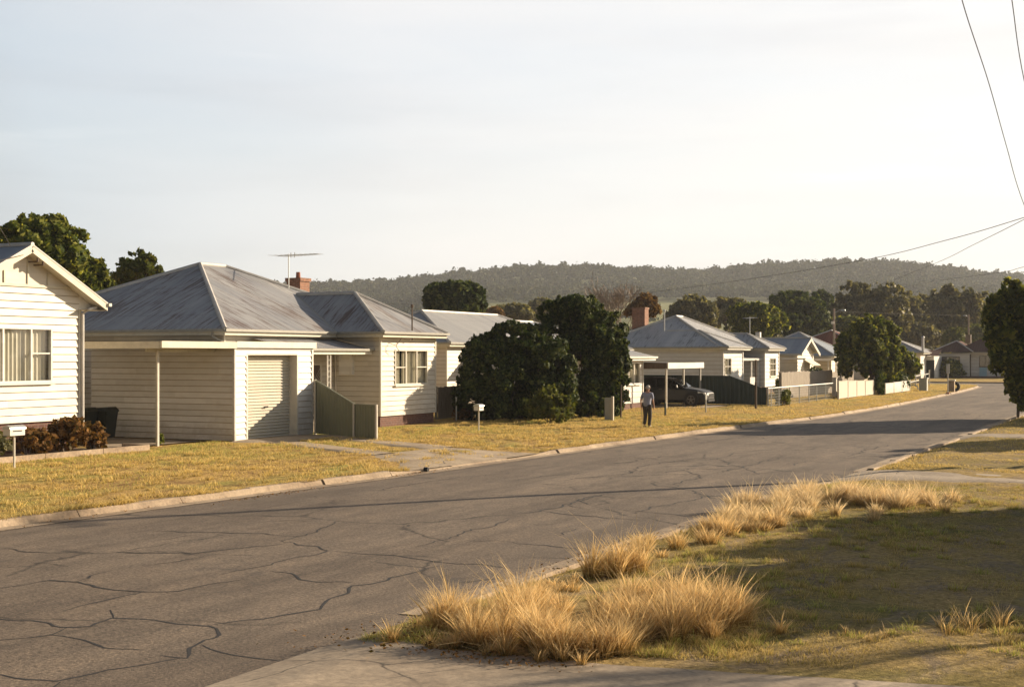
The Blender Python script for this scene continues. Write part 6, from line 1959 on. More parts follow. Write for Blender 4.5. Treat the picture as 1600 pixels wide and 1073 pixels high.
# ------------------------------------------------------------------ far woodland on the ridge and foothills (one mass)
def woodland():
    rg_ = np.random.default_rng(77)
    pts = []
    # dense ridge
    n = 10500
    px = rg_.uniform(-350, 2000, n); D = rg_.uniform(905, 1345, n)
    pts.append((px, D, np.full(n, 1.0)))
    # foothill trees, thinner, gathered in clumps; leave the pasture open
    n = 4600
    px = rg_.uniform(-350, 2000, n); D = rg_.uniform(300, 900, n)
    m = np.sin(px / 61 + 1.2) + np.sin(px / 23 + D / 70) + np.sin(D / 55 + px / 140) + rg_.normal(0, .6, n)
    field = ((px > 1030) & (px < 1420) & (D > 560) & (D < 890)) | ((px > 1040) & (px < 1330) & (D < 560) & (rg_.uniform(0, 1, n) < .7)) | ((px > 740) & (px < 860) & (D > 690) & (D < 800))
    keep = (m > -0.5) & ~field & ~((px > 420) & (px < 1700) & (D > 760) & (D < 860) & (rg_.uniform(0, 1, n) < .55))
    pts.append((px[keep], D[keep], np.full(keep.sum(), .72)))
    px = np.concatenate([p[0] for p in pts]); D = np.concatenate([p[1] for p in pts]); sc = np.concatenate([p[2] for p in pts])
    n = len(px)
    Lm = D * (px - 800) / 2100
    X = CS * Lm - SN * D; Y = SN * Lm + CS * D; Z = terr(px, D)
    Rr = rg_.uniform(2.6, 5.0, n) * sc; Hh = Rr * rg_.uniform(1.3, 2.2, n)
    k = 38
    d = rg_.normal(size=(n, k, 3)); d /= np.linalg.norm(d, axis=2)[..., None]
    d[..., 2] = np.abs(d[..., 2]) * .9 - .15
    rr = rg_.uniform(.55, 1.0, (n, k, 1))
    # lumpy crowns
    ph = rg_.uniform(0, 6.28, (n, 1))
    lump = 1 + .22 * np.sin(d[..., 0] * 5 + ph) + .18 * np.sin(d[..., 1] * 6 + ph * 2)
    off = d * rr * lump[..., None] * np.stack([Rr, Rr, Hh * .62], 1)[:, None, :]
    C = np.stack([X, Y, Z + Hh * .62], 1)[:, None, :] + off
    C = C.reshape(-1, 3); N = d.reshape(-1, 3) + rg_.normal(size=(n * k, 3)) * .55
    N /= np.linalg.norm(N, axis=1)[:, None]
    t_ = rg_.normal(size=N.shape); a = np.cross(N, t_); a /= np.linalg.norm(a, axis=1)[:, None]; b = np.cross(N, a)
    s = (np.repeat(Rr, k) * rg_.uniform(.20, .36, n * k))[:, None]
    V = np.stack([C - a * s, C - b * s * .8, C + a * s, C + b * s * .8], 1)
    o = np_quads('distant_woodland', V, M['leaf_far'])
    tag(o, 'hazy grey green woodland covering the ridge and foothills', 'woodland', kind='stuff')
woodland()
def tree_belt():
    """the belt of scrub and gums between the last roofs and the paddocks"""
    rg_ = np.random.default_rng(78)
    n = 620
    px = rg_.uniform(520, 1750, n); D = rg_.uniform(265, 470, n)
    Lm = D * (px - 800) / 2100
    X = CS * Lm - SN * D; Y = SN * Lm + CS * D; Z = terr(px, D)
    Rr = rg_.uniform(2.4, 4.6, n); Hh = rg_.uniform(5.5, 11, n) * np.where(px < 1150, .72, 1.0)
    k = 170
    d = rg_.normal(size=(n, k, 3)); d /= np.linalg.norm(d, axis=2)[..., None]
    ph = rg_.uniform(0, 6.28, (n, 1))
    lump = 1 + .25 * np.sin(d[..., 0] * 6 + ph) + .22 * np.sin(d[..., 1] * 7 + ph * 2) + .15 * np.sin(d[..., 2] * 8 + ph)
    off = d * rg_.uniform(.6, 1.0, (n, k, 1)) * lump[..., None] * np.stack([Rr, Rr, Hh * .42], 1)[:, None, :]
    C = (np.stack([X, Y, Z + Hh * .55], 1)[:, None, :] + off).reshape(-1, 3)
    N = d.reshape(-1, 3) + rg_.normal(size=(n * k, 3)) * .6
    N /= np.linalg.norm(N, axis=1)[:, None]
    t_ = rg_.normal(size=N.shape); a = np.cross(N, t_); a /= np.linalg.norm(a, axis=1)[:, None]; b = np.cross(N, a)
    s = (np.repeat(Rr, k) * rg_.uniform(.09, .17, n * k))[:, None]
    V = np.stack([C - a * s, C - b * s * .8, C + a * s, C + b * s * .8], 1)
    o = np_quads('tree_belt', V, M['leaf_olive'])
    tag(o, 'olive belt of scrub between the last roofs and the paddocks', 'woodland', kind='stuff')
tree_belt()

# trees standing outside the frame on the right; they throw the long shadows over verge and road
def plain_tree(label, x, y, top, low, r, n, seed, mat='leaf_mid', trunk=.2, size=.2):
    t = thing('street_tree', label, 'tree', (x, y, 0))
    rg_ = random.Random(seed); L = []
    for k in range(9):
        a_ = rg_.uniform(0, 6.28); q = rg_.uniform(.3, .6) * r
        L.append((x + q * math.cos(a_), y + q * math.sin(a_), low + (top - low) * rg_.uniform(.3, .7), r * .5, r * .5, (top - low) * .33))
    L.append((x, y, (top + low) / 2, r * .8, r * .8, (top - low) * .48))
    leaves('crown', L, n, size, M[mat], t, seed=seed)
    mb = MB(); mb.tube([(x, y, -.1), (x, y, low + .5), (x, y, (top + low) / 2)], [trunk, trunk * .8, trunk * .4], 8); mb.build('trunk', M['bark'], t)
plain_tree('broad tree beside the right verge outside the photo', 4.4, 30.3, 5.0, .5, 3.7, 22000, 201)
plain_tree('low bushy tree outside the photo nearest the camera', 2.5, 24.0, 3.8, .3, 2.7, 17000, 202)
plain_tree('second low tree outside the photo beside the nearest bushy one', 4.9, 24.4, 3.5, .3, 2.5, 14000, 206)
plain_tree('round tree outside the photo beyond the low bushy one', 5.8, 25.6, 3.9, .3, 2.9, 15000, 204)
plain_tree('tree beside the third path outside the photo', 1.8, 54.0, 5.0, 1.2, 2.2, 10000, 203)
plain_tree('tree outside the photo standing behind the right hand street tree', -2.9, 66.0, 6.6, 1.2, 3.4, 16000, 205)

bare_tree('leafless young tree on the right verge outside the photo', 2300, 16.9, 130, 38, 8)
# ------------------------------------------------------------------ fences and small things further along the verge
XS = -20.3
t = thing('mesh_fence', 'low wire mesh fence on steel posts beside the bushy green shrub', 'fence', (XS, 85, 0))
ya, yb = float(Yat(1200, XS)), float(Yat(1301, XS))
hm = 1.05
mb = MB(); mb.tube([(XS, ya, hm), (XS, yb, hm)], .028, 6); mb.build('rail', M['galv'], t)
for px in (1205, 1217, 1234, 1249, 1264, 1276, 1290):
    y_ = float(Yat(px, XS)); MB().tube([(XS, y_, -.05), (XS, y_, hm)], .03, 6).build('post', M['galv'], t)
mb = MB(); k = 0
y_ = ya
while y_ < yb:
    mb.bar((XS, y_, .05), (XS, y_, hm), .008, .008, up=(1, 0, 0)); y_ += .16
for z_ in np.arange(.1, hm, .15): mb.bar((XS, ya, z_), (XS, yb, z_), .008, .008)
mb.build('wire_mesh', M['galv'], t)
XF = -23.6
palings('paling_fence', 'long brown paling fence beyond the wire mesh fence', (XF, float(Yat(1221, XF))), (XF, float(Yat(1301, XF))), 1.75, 'timber_grey', 7, .16, .02)
palings('paling_fence', 'grey paling fence under the small white carport', (-25.5, float(Yat(1300, -25.5))), (-25.5, float(Yat(1334, -25.5))), 1.5, 'timber_grey', 8, .16, .02)
x, y = W(1304, 92); t = thing('gate_post', 'pale thick gate post at the start of the white paling fence', 'post', (x, y, 0)); 
MB().box(x - .14, x + .14, y - .14, y + .14, -.05, 1.28).build('shaft', M['timber_pale'], t); MB().box(x - .17, x + .17, y - .17, y + .17, 1.281, 1.34).build('cap', M['timber_pale'], t)
XW_ = -19.9
def panel_fence(name, label, p0, p1, h0, h1, mat, npan, group=None, step=0):
    t = thing(name, label, 'fence', (p0[0], p0[1], 0), group)
    a, b = Vector(p0), Vector(p1)
    for k in range(npan):
        p = a.lerp(b, k / npan + .004); q = a.lerp(b, (k + 1) / npan - .004)
        ha = h0 + (h1 - h0) * k / npan
        MB().bar((p.x, p.y, ha / 2 + .03), (q.x, q.y, ha / 2 + .03), .04, ha - .06).build('panel', M[mat], t)
        MB().bar((p.x, p.y, ha + .02), (q.x, q.y, ha + .02), .08, .04).build('rail', M[mat], t)
    for k in range(npan + 1):
        p = a.lerp(b, k / npan); ha = h0 + (h1 - h0) * k / npan
        MB().box(p.x - .05, p.x + .05, p.y - .05, p.y + .05, -.05, ha + .08).build('post', M[mat], t)
    return t
panel_fence('panel_fence', 'pale panelled timber fence left of the leafy street tree', (XW_, float(Yat(1310, XW_))), (XW_, float(Yat(1364, XW_))), 1.15, 1.0, 'timber_pale', 4)
XW2 = -19.4
panel_fence('panel_fence', 'low bright white fence right of the leafy street tree', (XW2, float(Yat(1383, XW2))), (XW2, float(Yat(1421, XW2))), .78, .85, 'white', 3)
t = thing('low_rail_fence', 'low grey rail fence between the white fence and the utility cabinet', 'fence', (*W(1430, 122), 0))
p, q = Vector(W(1422, 118)), Vector(W(1452, 140))
mb = MB(); 
for z_ in (.95, .5): mb.bar((p.x, p.y, z_), (q.x, q.y, z_), .05, .09)
mb.build('rail', M['grey_paint'], t)
for k in range(5):
    s = p.lerp(q, k / 4); MB().box(s.x - .05, s.x + .05, s.y - .05, s.y + .05, -.05, 1.05).build('post', M['grey_paint'], t)
# utility cabinet
x, y = G(1443, 610.5)
t = thing('utility_cabinet', 'grey utility cabinet standing on the grass near the corner', 'cabinet', (x, y, 0))
mb = MB(); mb.box(x - .30, x + .30, y - .28, y + .28, .0, .95); mb.build('cabinet_body', M['grey_paint'], t)
mb = MB(); mb.hexa([(x - .34, y - .32, .95), (x + .34, y - .32, .95), (x + .34, y + .32, .95), (x - .34, y + .32, .95), (x - .34, y - .32, 1.0), (x + .34, y - .32, 1.06), (x + .34, y + .32, 1.06), (x - .34, y + .32, 1.0)]); mb.build('lid', M['grey_paint'], t)
MB().box(x - .22, x + .22, y - .292, y - .281, .1, .85).build('door', M['grey_paint'], t)
# hoop, stake, street sign, stone letterbox with a tyre
x, y = G(1427, 608.5)
mb = MB(); mb.tube([(x - .35, y, 0), (x - .3, y, .28), (x, y, .40), (x + .3, y + .05, .28), (x + .4, y + .05, 0)], .05, 6)
tag(mb.build('steel_hoop', M['galv'], org=(x, y, 0)), 'low bent steel hoop in the grass right of the white fence', 'hoop')
x, y = W(1452, 125); mb = MB(); mb.tube([(x, y, -.05), (x, y, 1.45)], .05, 6); mb.box(x - .06, x + .06, y - .06, y + .06, 1.3, 1.5)
tag(mb.build('marker_post', M['timber_pale'], org=(x, y, 0)), 'white topped marker post behind the utility cabinet', 'post')
x, y = G(1481, 615)
t = thing('street_sign', 'narrow sign blade on a thin post near the road corner', 'sign', (x, y, 0))
zz = Zp(569, depth(x, y)); MB().tube([(x, y, -.05), (x, y, zz - .02)], .04, 8).build('post', M['post_metal'], t)
MB().bar((x - .10, y - .05, zz - .33), (x + .13, y - .05, zz - .33), .03, .72).build('sign_plate', M['galv'], t)
MB().box(x - .12, x + .12, y - .12, y + .12, -.02, .10).build('footing', M['terracotta'], t)
x, y = G(1487, 612)
t = thing('letterbox_pillar', 'squat stone letterbox pillar right of the street sign', 'letterbox', (x, y, 0))
MB().box(x - .22, x + .22, y - .2, y + .2, -.02, .85).build('pillar', M['kerb'], t); MB().box(x - .28, x + .28, y - .25, y + .25, .851, .95).build('cap', M['trim'], t)
x, y = G(1492.5, 611.5)
mb = MB()
n1, n2 = 22, 8
vv = []
for i in range(n1):
    a_ = 2 * math.pi * i / n1
    for j in range(n2):
        b_ = 2 * math.pi * j / n2
        rr = .27 + .13 * math.cos(b_)
        vv.append(Vector((rr * math.cos(a_), .10 * math.sin(b_), rr * math.sin(a_) + .39)))
dv = Vector((CS, SN, 0)); nv = Vector((-SN, CS, 0))
mb.v = [tuple(Vector((x, y, 0)) + dv * v.x + nv * v.y + Vector((0, 0, v.z))) for v in vv]
for i in range(n1):
    for j in range(n2):
        mb.f.append((i * n2 + j, i * n2 + (j + 1) % n2, ((i + 1) % n1) * n2 + (j + 1) % n2, ((i + 1) % n1) * n2 + j)); mb.uv.append(None)
tag(mb.build('old_tyre', M['rubber'], org=(x, y, 0), smooth=True), 'black tyre leaning upright against the letterbox pillar', 'tyre')
# pit and rock at the drive
x, y = G(686, 738, ZR); x = float(xl(y)) - .02
mb = MB(); mb.tube([(x - .02, y, -.05), (x + .09, y, -.055)], .055, 12, True)
tag(mb.build('kerb_drain_pipe', M['dark'], org=(x, y, 0)), 'dark stormwater pipe mouth in the kerb beside the drive', 'drain pipe')

# ------------------------------------------------------------------ poles and wires
def utility_pole(label, x, y, ztop, r=.13, lamp=None, arm=True, mat='bark_pale'):
    t = thing('utility_pole', label, 'utility pole', (x, y, 0), None)
    MB().tube([(x, y, -.2), (x, y, ztop)], [r, r * .7], 10).build('pole', M[mat], t)
    if arm:
        MB().bar((x - .9, y + .3, ztop - .35), (x + .9, y - .3, ztop - .35), .09, .11).build('crossarm', M['timber_grey'], t)
        for s in (-.8, -.35, .35, .8): MB().tube([(x + s, y - s / 3, ztop - .29), (x + s, y - s / 3, ztop - .12)], [.05, .04], 8).build('insulator', M['white'], t)
    if lamp:
        MB().tube([(x, y, ztop - .5), (x + lamp[0] * .6, y + lamp[1] * .6, ztop - .15), (x + lamp[0], y + lamp[1], ztop - .15)], .03, 6).build('lamp_arm', M['galv'], t)
        lx, ly = x + lamp[0], y + lamp[1]
        MB().hexa([(lx - .25, ly - .12, ztop - .24), (lx + .25, ly - .12, ztop - .24), (lx + .25, ly + .12, ztop - .24), (lx - .25, ly + .12, ztop - .24), (lx - .2, ly - .1, ztop - .10), (lx + .2, ly - .1, ztop - .10), (lx + .2, ly + .1, ztop - .10), (lx - .2, ly + .1, ztop - .10)]).build('lamp_head', M['galv'], t)
    return t
x, y = W(1303, 142); t = utility_pole('slim utility pole with a street lamp behind the leafy street tree', x, y, Zp(482, 142), .16, lamp=(.9, .3), arm=False)
MB().box(x - .25, x + .05, y - .2, y + .2, Zp(506, 142), Zp(502, 142)).build('junction_box', M['white'], t)
x, y = W(1513.5, 205); utility_pole('distant utility pole with a small lamp behind the brown roof', x, y, Zp(491, 205), .16, lamp=(-.6, .2), arm=False)
PX_, PY_ = -1.75, 39.3
utility_pole('tall timber utility pole on the right verge outside the photo', PX_, PY_, 9.2, .17)

def wire(label, pts, r, sag=0.0):
    """pts: photo track of the cable with the distance at each point"""
    P = [Vector((*W(px, D), Zp(py, D))) for px, py, D in pts]
    Q = []
    for i in range(len(P) - 1):
        p0, p1, p2, p3 = P[max(i - 1, 0)], P[i], P[i + 1], P[min(i + 2, len(P) - 1)]
        for k in range(8):
            u = k / 8
            Q.append(0.5 * ((2 * p1) + (p2 - p0) * u + (2 * p0 - 5 * p1 + 4 * p2 - p3) * u * u + (3 * p1 - p0 - 3 * p2 + p3) * u ** 3))
    Q.append(P[-1])
    mb = MB(); mb.tube(Q, r, 5, False)
    tag(mb.build('overhead_wire', M['wire'], org=tuple(Q[0])), label, 'wire', 'overhead wires')
wire('steep overhead wire curving down the right side of the sky', [(1478, -120, 12), (1503, 0, 13.5), (1545, 130, 16.5), (1573, 230, 19.5), (1600, 320, 22.5), (1660, 470, 28)], .0055)
wire('short overhead wire in the upper right corner of the sky', [(1560, -140, 12), (1581, 0, 14), (1600, 125, 16.5), (1640, 300, 22)], .0055)
wire('long overhead wire crossing the whole ridge to the upper right', [(560, 474, 150), (760, 476, 122), (940, 464, 98), (1100, 446, 80), (1330, 410, 58), (1480, 375, 48), (1600, 340, 42), (1752, 290, 36.2)], .012)
wire('overhead wire dropping steeply from the right edge to the gums', [(1365, 449, 110), (1460, 412, 72), (1520, 383, 57), (1600, 343, 44), (1752, 262, 36.2)], .011)
wire('thin overhead wire running low over the tall gums', [(1383, 456, 120), (1450, 441, 95), (1560, 426, 68), (1600, 417, 60), (1752, 380, 45)], .012)
wire('faint far wire in front of the gums behind the roofs', [(1080, 488, 160), (1200, 487, 150), (1303, 487, 142), (1400, 490, 165), (1513, 493, 205)], .005)
wire('service wire sloping to the gable at the left edge', [(-60, 262, 26), (0, 356, 34), (16, 384, 37)], .010)
# the wire end on the gable house bracket
wire('service wire from the left edge to the gable bracket', [(-60, 425, 34), (0, 407, 36), (38, 398, 37.6)], .010)

# ------------------------------------------------------------------ parked dark car
def car(x, y, label):
    """nose towards +X; x is the front bumper"""
    t = thing('parked_car', label, 'car', (x - 2.3, y, 0.04))
    zb = .04
    # stations from the nose backwards: (dx, half width, sill z, shoulder z, top z of lower body)
    st = [(-0.00, .50, .42, .58, .64), (-.06, .68, .30, .66, .74), (-.25, .80, .24, .74, .84), (-.60, .87, .22, .80, .93), (-1.05, .90, .22, .86, .99), (-1.45, .905, .22, .90, 1.04),
          (-2.0, .91, .22, .92, 1.06), (-2.8, .915, .22, .95, 1.08), (-3.5, .91, .22, .98, 1.10), (-4.1, .88, .24, 1.0, 1.12), (-4.5, .80, .32, .98, 1.08), (-4.62, .62, .45, .85, .95)]
    rings = []
    for dx, hw, zs, zh, zt_ in st:
        X_ = x + dx
        rings.append([(X_, y - hw * .90, zb + zs), (X_, y - hw, zb + zs + .14), (X_, y - hw, zb + (zs + zh) / 2), (X_, y - hw * .97, zb + zh), (X_, y - hw * .84, zb + zt_ - .01), (X_, y - hw * .4, zb + zt_ + .015), (X_, y + hw * .4, zb + zt_ + .015),
                      (X_, y + hw * .84, zb + zt_ - .01), (X_, y + hw * .97, zb + zh), (X_, y + hw, zb + (zs + zh) / 2), (X_, y + hw, zb + zs + .14), (X_, y + hw * .90, zb + zs)])
    mb = MB()
    m = len(rings[0])
    for a_, b_ in zip(rings[:-1], rings[1:]):
        for k in range(m):
            mb.poly([a_[k], a_[(k + 1) % m], b_[(k + 1) % m], b_[k]])
    mb.poly(rings[0]); mb.poly(rings[-1][::-1])
    mb.build('body', M['car_paint'], t)
    # greenhouse
    gs = [(-1.30, .80, 1.00, 1.02), (-1.75, .78, 1.04, 1.32), (-2.15, .755, 1.06, 1.50), (-2.6, .75, 1.07, 1.57), (-3.3, .75, 1.08, 1.575), (-3.9, .74, 1.09, 1.52), (-4.25, .72, 1.10, 1.36), (-4.5, .70, 1.06, 1.10)]
    def sec(dx, hw, z0_, z1_):
        X_ = x + dx; w2 = hw - (z1_ - z0_) * .28
        return [(X_, y - hw - .04, zb + z0_ - .04), (X_, y - w2, zb + z1_ - .05), (X_, y - w2 * .86, zb + z1_), (X_, y + w2 * .86, zb + z1_), (X_, y + w2, zb + z1_ - .05), (X_, y + hw + .04, zb + z0_ - .04)]
    S = [sec(*g) for g in gs]
    gm = MB()
    for a_, b_ in zip(S[:-1], S[1:]):
        for k in (0, 4): gm.poly([a_[k], a_[k + 1], b_[k + 1], b_[k]])
    for a_, b_ in list(zip(S[:-1], S[1:]))[:2] + list(zip(S[:-1], S[1:]))[5:]:
        for k in (1, 2, 3): gm.poly([a_[k], a_[k + 1], b_[k + 1], b_[k]])
    gm.build('window_glass', M['car_glass'], t)
    rm = MB()
    for a_, b_ in list(zip(S[:-1], S[1:]))[2:5]:
        for k in (1, 2, 3): rm.poly([(p[0], p[1], p[2] + .008) for p in (a_[k], a_[k + 1], b_[k + 1], b_[k])])
    rm.build('roof', M['car_paint'], t)
    pm = MB()
    for s in (-1, 1):
        k = 1 if s < 0 else 4
        pm.tube([Vector(S[i][k]) + Vector((0, s * .006, .01)) for i in range(len(S))], .028, 6)       # roof rail line and pillars
        for dx0, dx1 in ((-2.05, -2.0), (-2.95, -2.97), (-3.8, -3.95)):
            j = 0
            pm.bar((x + dx0, y + s * .80, zb + 1.04), (x + dx1, y + s * .655, zb + 1.50), .05, .035, up=(0, 1, 0))
    pm.build('pillar', M['car_paint'], t)
    for dx in (-.88, -3.62):
        for s in (-1, 1):
            cx_, cy_ = x + dx, y + s * .80
            def ring(r0, r1, w0_, w1_, mat, nm, par):
                mb = MB(); n = 28
                for k in range(n):
                    a0, a1 = 2 * math.pi * k / n, 2 * math.pi * (k + 1) / n
                    for (ra, wa_), (rb, wb_) in (((r0, w0_), (r1, w1_)),):
                        mb.poly([(cx_ + ra * math.cos(a0), cy_ + s * wa_, zb + .35 + ra * math.sin(a0)), (cx_ + rb * math.cos(a0), cy_ + s * wb_, zb + .35 + rb * math.sin(a0)), (cx_ + rb * math.cos(a1), cy_ + s * wb_, zb + .35 + rb * math.sin(a1)), (cx_ + ra * math.cos(a1), cy_ + s * wa_, zb + .35 + ra * math.sin(a1))])
                return mb
            ty = MB().tube([(cx_, cy_ - s * .12, zb + .35), (cx_, cy_ + s * .09, zb + .35), (cx_, cy_ + s * .125, zb + .35)], [.35, .35, .31], 28)
            w_ = ty.build('wheel', M['rubber'], t)
            rmb = MB()
            rmb.tube([(cx_, cy_ + s * .126, zb + .35), (cx_, cy_ + s * .130, zb + .35)], [.07, .06], 12)
            for k in range(5):
                a0 = 2 * math.pi * k / 5 + .3
                rmb.bar((cx_, cy_ + s * .130, zb + .35), (cx_ + .22 * math.cos(a0), cy_ + s * .128, zb + .35 + .22 * math.sin(a0)), .05, .014, up=(0, 1, 0))
            pts = [(cx_ + .225 * math.cos(2 * math.pi * k / 24), cy_ + s * .128, zb + .35 + .225 * math.sin(2 * math.pi * k / 24)) for k in range(25)]
            rmb.tube(pts, .014, 5, False)
            rmb.build('rim', M['rim'], w_)
            MB().tube([(cx_, y + s * .86, zb + .36), (cx_, y + s * .9175, zb + .36)], .41, 28).build('wheel_arch', M['dark'], t)
    for s in (-1, 1):
        MB().hexa([(x - .50, y + s * .83, zb + .70), (x - .10, y + s * .72, zb + .63), (x - .10, y + s * .50, zb + .66), (x - .50, y + s * .62, zb + .74), (x - .52, y + s * .845, zb + .82), (x - .12, y + s * .74, zb + .73), (x - .12, y + s * .52, zb + .77), (x - .52, y + s * .62, zb + .87)]).build('headlight', M['lamp_glass'], t)
        MB().hexa([(x - 1.78, y + s * .90, zb + 1.02), (x - 1.62, y + s * .90, zb + 1.02), (x - 1.62, y + s * 1.08, zb + 1.03), (x - 1.74, y + s * 1.08, zb + 1.03), (x - 1.80, y + s * .90, zb + 1.16), (x - 1.66, y + s * .90, zb + 1.16), (x - 1.66, y + s * 1.07, zb + 1.16), (x - 1.76, y + s * 1.07, zb + 1.16)]).build('mirror', M['car_paint'], t)
        MB().tube([(x - 2.75, y + s * .925, zb + .93), (x - 2.55, y + s * .925, zb + .93)], .015, 6).build('door_handle', M['chrome'], t)
        MB().tube([(x - 3.55, y + s * .925, zb + .95), (x - 3.35, y + s * .925, zb + .95)], .015, 6).build('door_handle', M['chrome'], t)
    MB().box(x - .08, x + .012, y - .42, y + .42, zb + .50, zb + .66).build('grille', M['dark'], t)
    MB().box(x - .10, x + .006, y - .55, y + .55, zb + .26, zb + .38).build('bumper_intake', M['dark'], t)
    MB().box(x + .008, x + .02, y - .42, y + .42, zb + .66, zb + .685).build('chrome_strip', M['chrome'], t)
    return t
car(Xat(1104, 70.7), 71.55, 'dark parked car with its nose out of the white carport')

# ------------------------------------------------------------------ man walking away
def skin_mesh(name, joints, edges, radii, mat, parent, sub=2):
    o_ = org_of(parent)
    me = bpy.data.meshes.new(name)
    me.from_pydata([(p[0] - o_.x, p[1] - o_.y, p[2] - o_.z) for p in joints], edges, [])
    o = bpy.data.objects.new(name, me); COL.objects.link(o)
    me.materials.append(mat)
    sk = o.modifiers.new('skin', 'SKIN'); sk.use_smooth_shade = True
    for i, v in enumerate(me.skin_vertices[0].data):
        r = radii[i]
        v.radius = (r, r) if not isinstance(r, tuple) else r
        v.use_root = (i == 0)
    ss = o.modifiers.new('sub', 'SUBSURF'); ss.levels = sub; ss.render_levels = sub
    ORG[o.name] = o_
    if parent is not None: o.parent = parent
    return o
def man():
    x, y = G(1011, 668)
    D = depth(x, y)
    Ht = (668 - 602) * D / 2100
    k = Ht / 1.72
    t = thing('person', 'elderly man in grey blue shirt and dark trousers walking away with a stick', 'person', (x, y, 0))
    # local frame: f forward (along the street, away), r to the man's right
    f = Vector((.10, .995, 0)).normalized(); rgt = Vector((f.y, -f.x, 0))
    def P(a, b, c): return tuple(Vector((x, y, 0)) + rgt * a * k + f * b * k + Vector((0, 0, c * k)))
    # joints a right, b forward, c up
    J = {'pelvis': (0, 0, .93), 'waist': (0, .01, 1.06), 'chest': (0, .03, 1.25), 'shoulders': (0, .04, 1.40), 'neck': (0, .06, 1.47), 'headlow': (0, .085, 1.55), 'head': (0, .09, 1.63),
         'hipR': (.095, 0, .88), 'kneeR': (.085, .10, .49), 'ankR': (.065, .06, .10), 'toeR': (.075, .18, .045),
         'hipL': (-.095, 0, .88), 'kneeL': (-.07, .00, .49), 'ankL': (-.045, -.16, .12), 'toeL': (-.05, -.06, .05),
         'shR': (.195, .04, 1.38), 'elR': (.265, .00, 1.12), 'wrR': (.275, .07, .88), 'haR': (.27, .09, .82),
         'shL': (-.195, .04, 1.38), 'elL': (-.265, -.03, 1.12), 'wrL': (-.285, .05, .89), 'haL': (-.285, .075, .83)}
    Rd = {'pelvis': .125, 'waist': .125, 'chest': .145, 'shoulders': .105, 'neck': .055, 'headlow': .068, 'head': .085, 'hipR': .088, 'kneeR': .056, 'ankR': .038, 'toeR': .034, 'hipL': .088, 'kneeL': .056, 'ankL': .038, 'toeL': .034,
          'shR': .058, 'elR': .042, 'wrR': .028, 'haR': .030, 'shL': .058, 'elL': .042, 'wrL': .028, 'haL': .030}
    E_ = [('pelvis', 'waist'), ('waist', 'chest'), ('chest', 'shoulders'), ('shoulders', 'neck'), ('neck', 'headlow'), ('headlow', 'head'), ('pelvis', 'hipR'), ('hipR', 'kneeR'), ('kneeR', 'ankR'), ('ankR', 'toeR'), ('pelvis', 'hipL'), ('hipL', 'kneeL'), ('kneeL', 'ankL'), ('ankL', 'toeL'),
          ('shoulders', 'shR'), ('shR', 'elR'), ('elR', 'wrR'), ('wrR', 'haR'), ('shoulders', 'shL'), ('shL', 'elL'), ('elL', 'wrL'), ('wrL', 'haL')]
    names = list(J)
    jp = [P(*J[n]) for n in names]; rd = [Rd[n] * k for n in names]
    ed = [(names.index(a), names.index(b)) for a, b in E_]
    # fingers and thumb rooted in the palms
    for s, hn, cl in ((1, 'haR', .5), (-1, 'haL', 1.0)):
        hx = J[hn]
        for q, (db, ln) in enumerate(((-.028, .060), (-.010, .070), (.010, .066), (.028, .052))):
            i0 = len(jp)
            jp += [P(hx[0] + s * .004, hx[1] + db, hx[2] - .035), P(hx[0] - s * .012 * cl, hx[1] + db + .006, hx[2] - .035 - ln * .6), P(hx[0] - s * .035 * cl, hx[1] + db + .010, hx[2] - .035 - ln * (1 - .35 * cl))]
            rd += [.010 * k, .009 * k, .007 * k]
            ed += [(names.index(hn), i0), (i0, i0 + 1), (i0 + 1, i0 + 2)]
        i0 = len(jp)
        jp += [P(hx[0] - s * .02, hx[1] + .038, hx[2] - .005), P(hx[0] - s * .035, hx[1] + .052, hx[2] - .045)]
        rd += [.011 * k, .009 * k]; ed += [(names.index(hn), i0), (i0, i0 + 1)]
    b = skin_mesh('body', jp, ed, rd, M['skin'], t, 2)
    def part(nm, ns, es, mat, grow):
        js = [P(*ns[n][0]) for n in ns]; rr = [ns[n][1] * k for n in ns]; nn = list(ns)
        return skin_mesh(nm, js, [(nn.index(a_), nn.index(c_)) for a_, c_ in es], rr, mat, b)
    part('shirt', {'w0': ((0, 0, .83), .150), 'w': ((0, 0, .94), .172), 'w2': ((0, .01, 1.06), .172), 'c': ((0, .03, 1.24), .182), 's': ((0, .04, 1.375), .125), 'n': ((0, .055, 1.455), .066), 'shR': ((.19, .04, 1.375), .075), 'uR': ((.235, .02, 1.24), .064), 'eR': ((.262, .0, 1.13), .056),
                   'shL': ((-.19, .04, 1.375), .075), 'uL': ((-.235, .0, 1.24), .064), 'eL': ((-.262, -.03, 1.13), .056)},
         [('w0', 'w'), ('w', 'w2'), ('w2', 'c'), ('c', 's'), ('s', 'n'), ('s', 'shR'), ('shR', 'uR'), ('uR', 'eR'), ('s', 'shL'), ('shL', 'uL'), ('uL', 'eL')], M['shirt'], 0)
    part('trousers', {'p': ((0, 0, .93), .135), 'hR': ((.09, .0, .86), .118), 'mR': ((.092, .06, .66), .100), 'kR': ((.085, .10, .49), .086), 'cR': ((.075, .08, .28), .076), 'aR': ((.065, .06, .08), .068),
                      'hL': ((-.09, 0, .86), .118), 'mL': ((-.082, .0, .66), .100), 'kL': ((-.07, .0, .49), .086), 'cL': ((-.055, -.08, .30), .076), 'aL': ((-.045, -.16, .13), .068)},
         [('p', 'hR'), ('hR', 'mR'), ('mR', 'kR'), ('kR', 'cR'), ('cR', 'aR'), ('p', 'hL'), ('hL', 'mL'), ('mL', 'kL'), ('kL', 'cL'), ('cL', 'aL')], M['trousers'], 0)
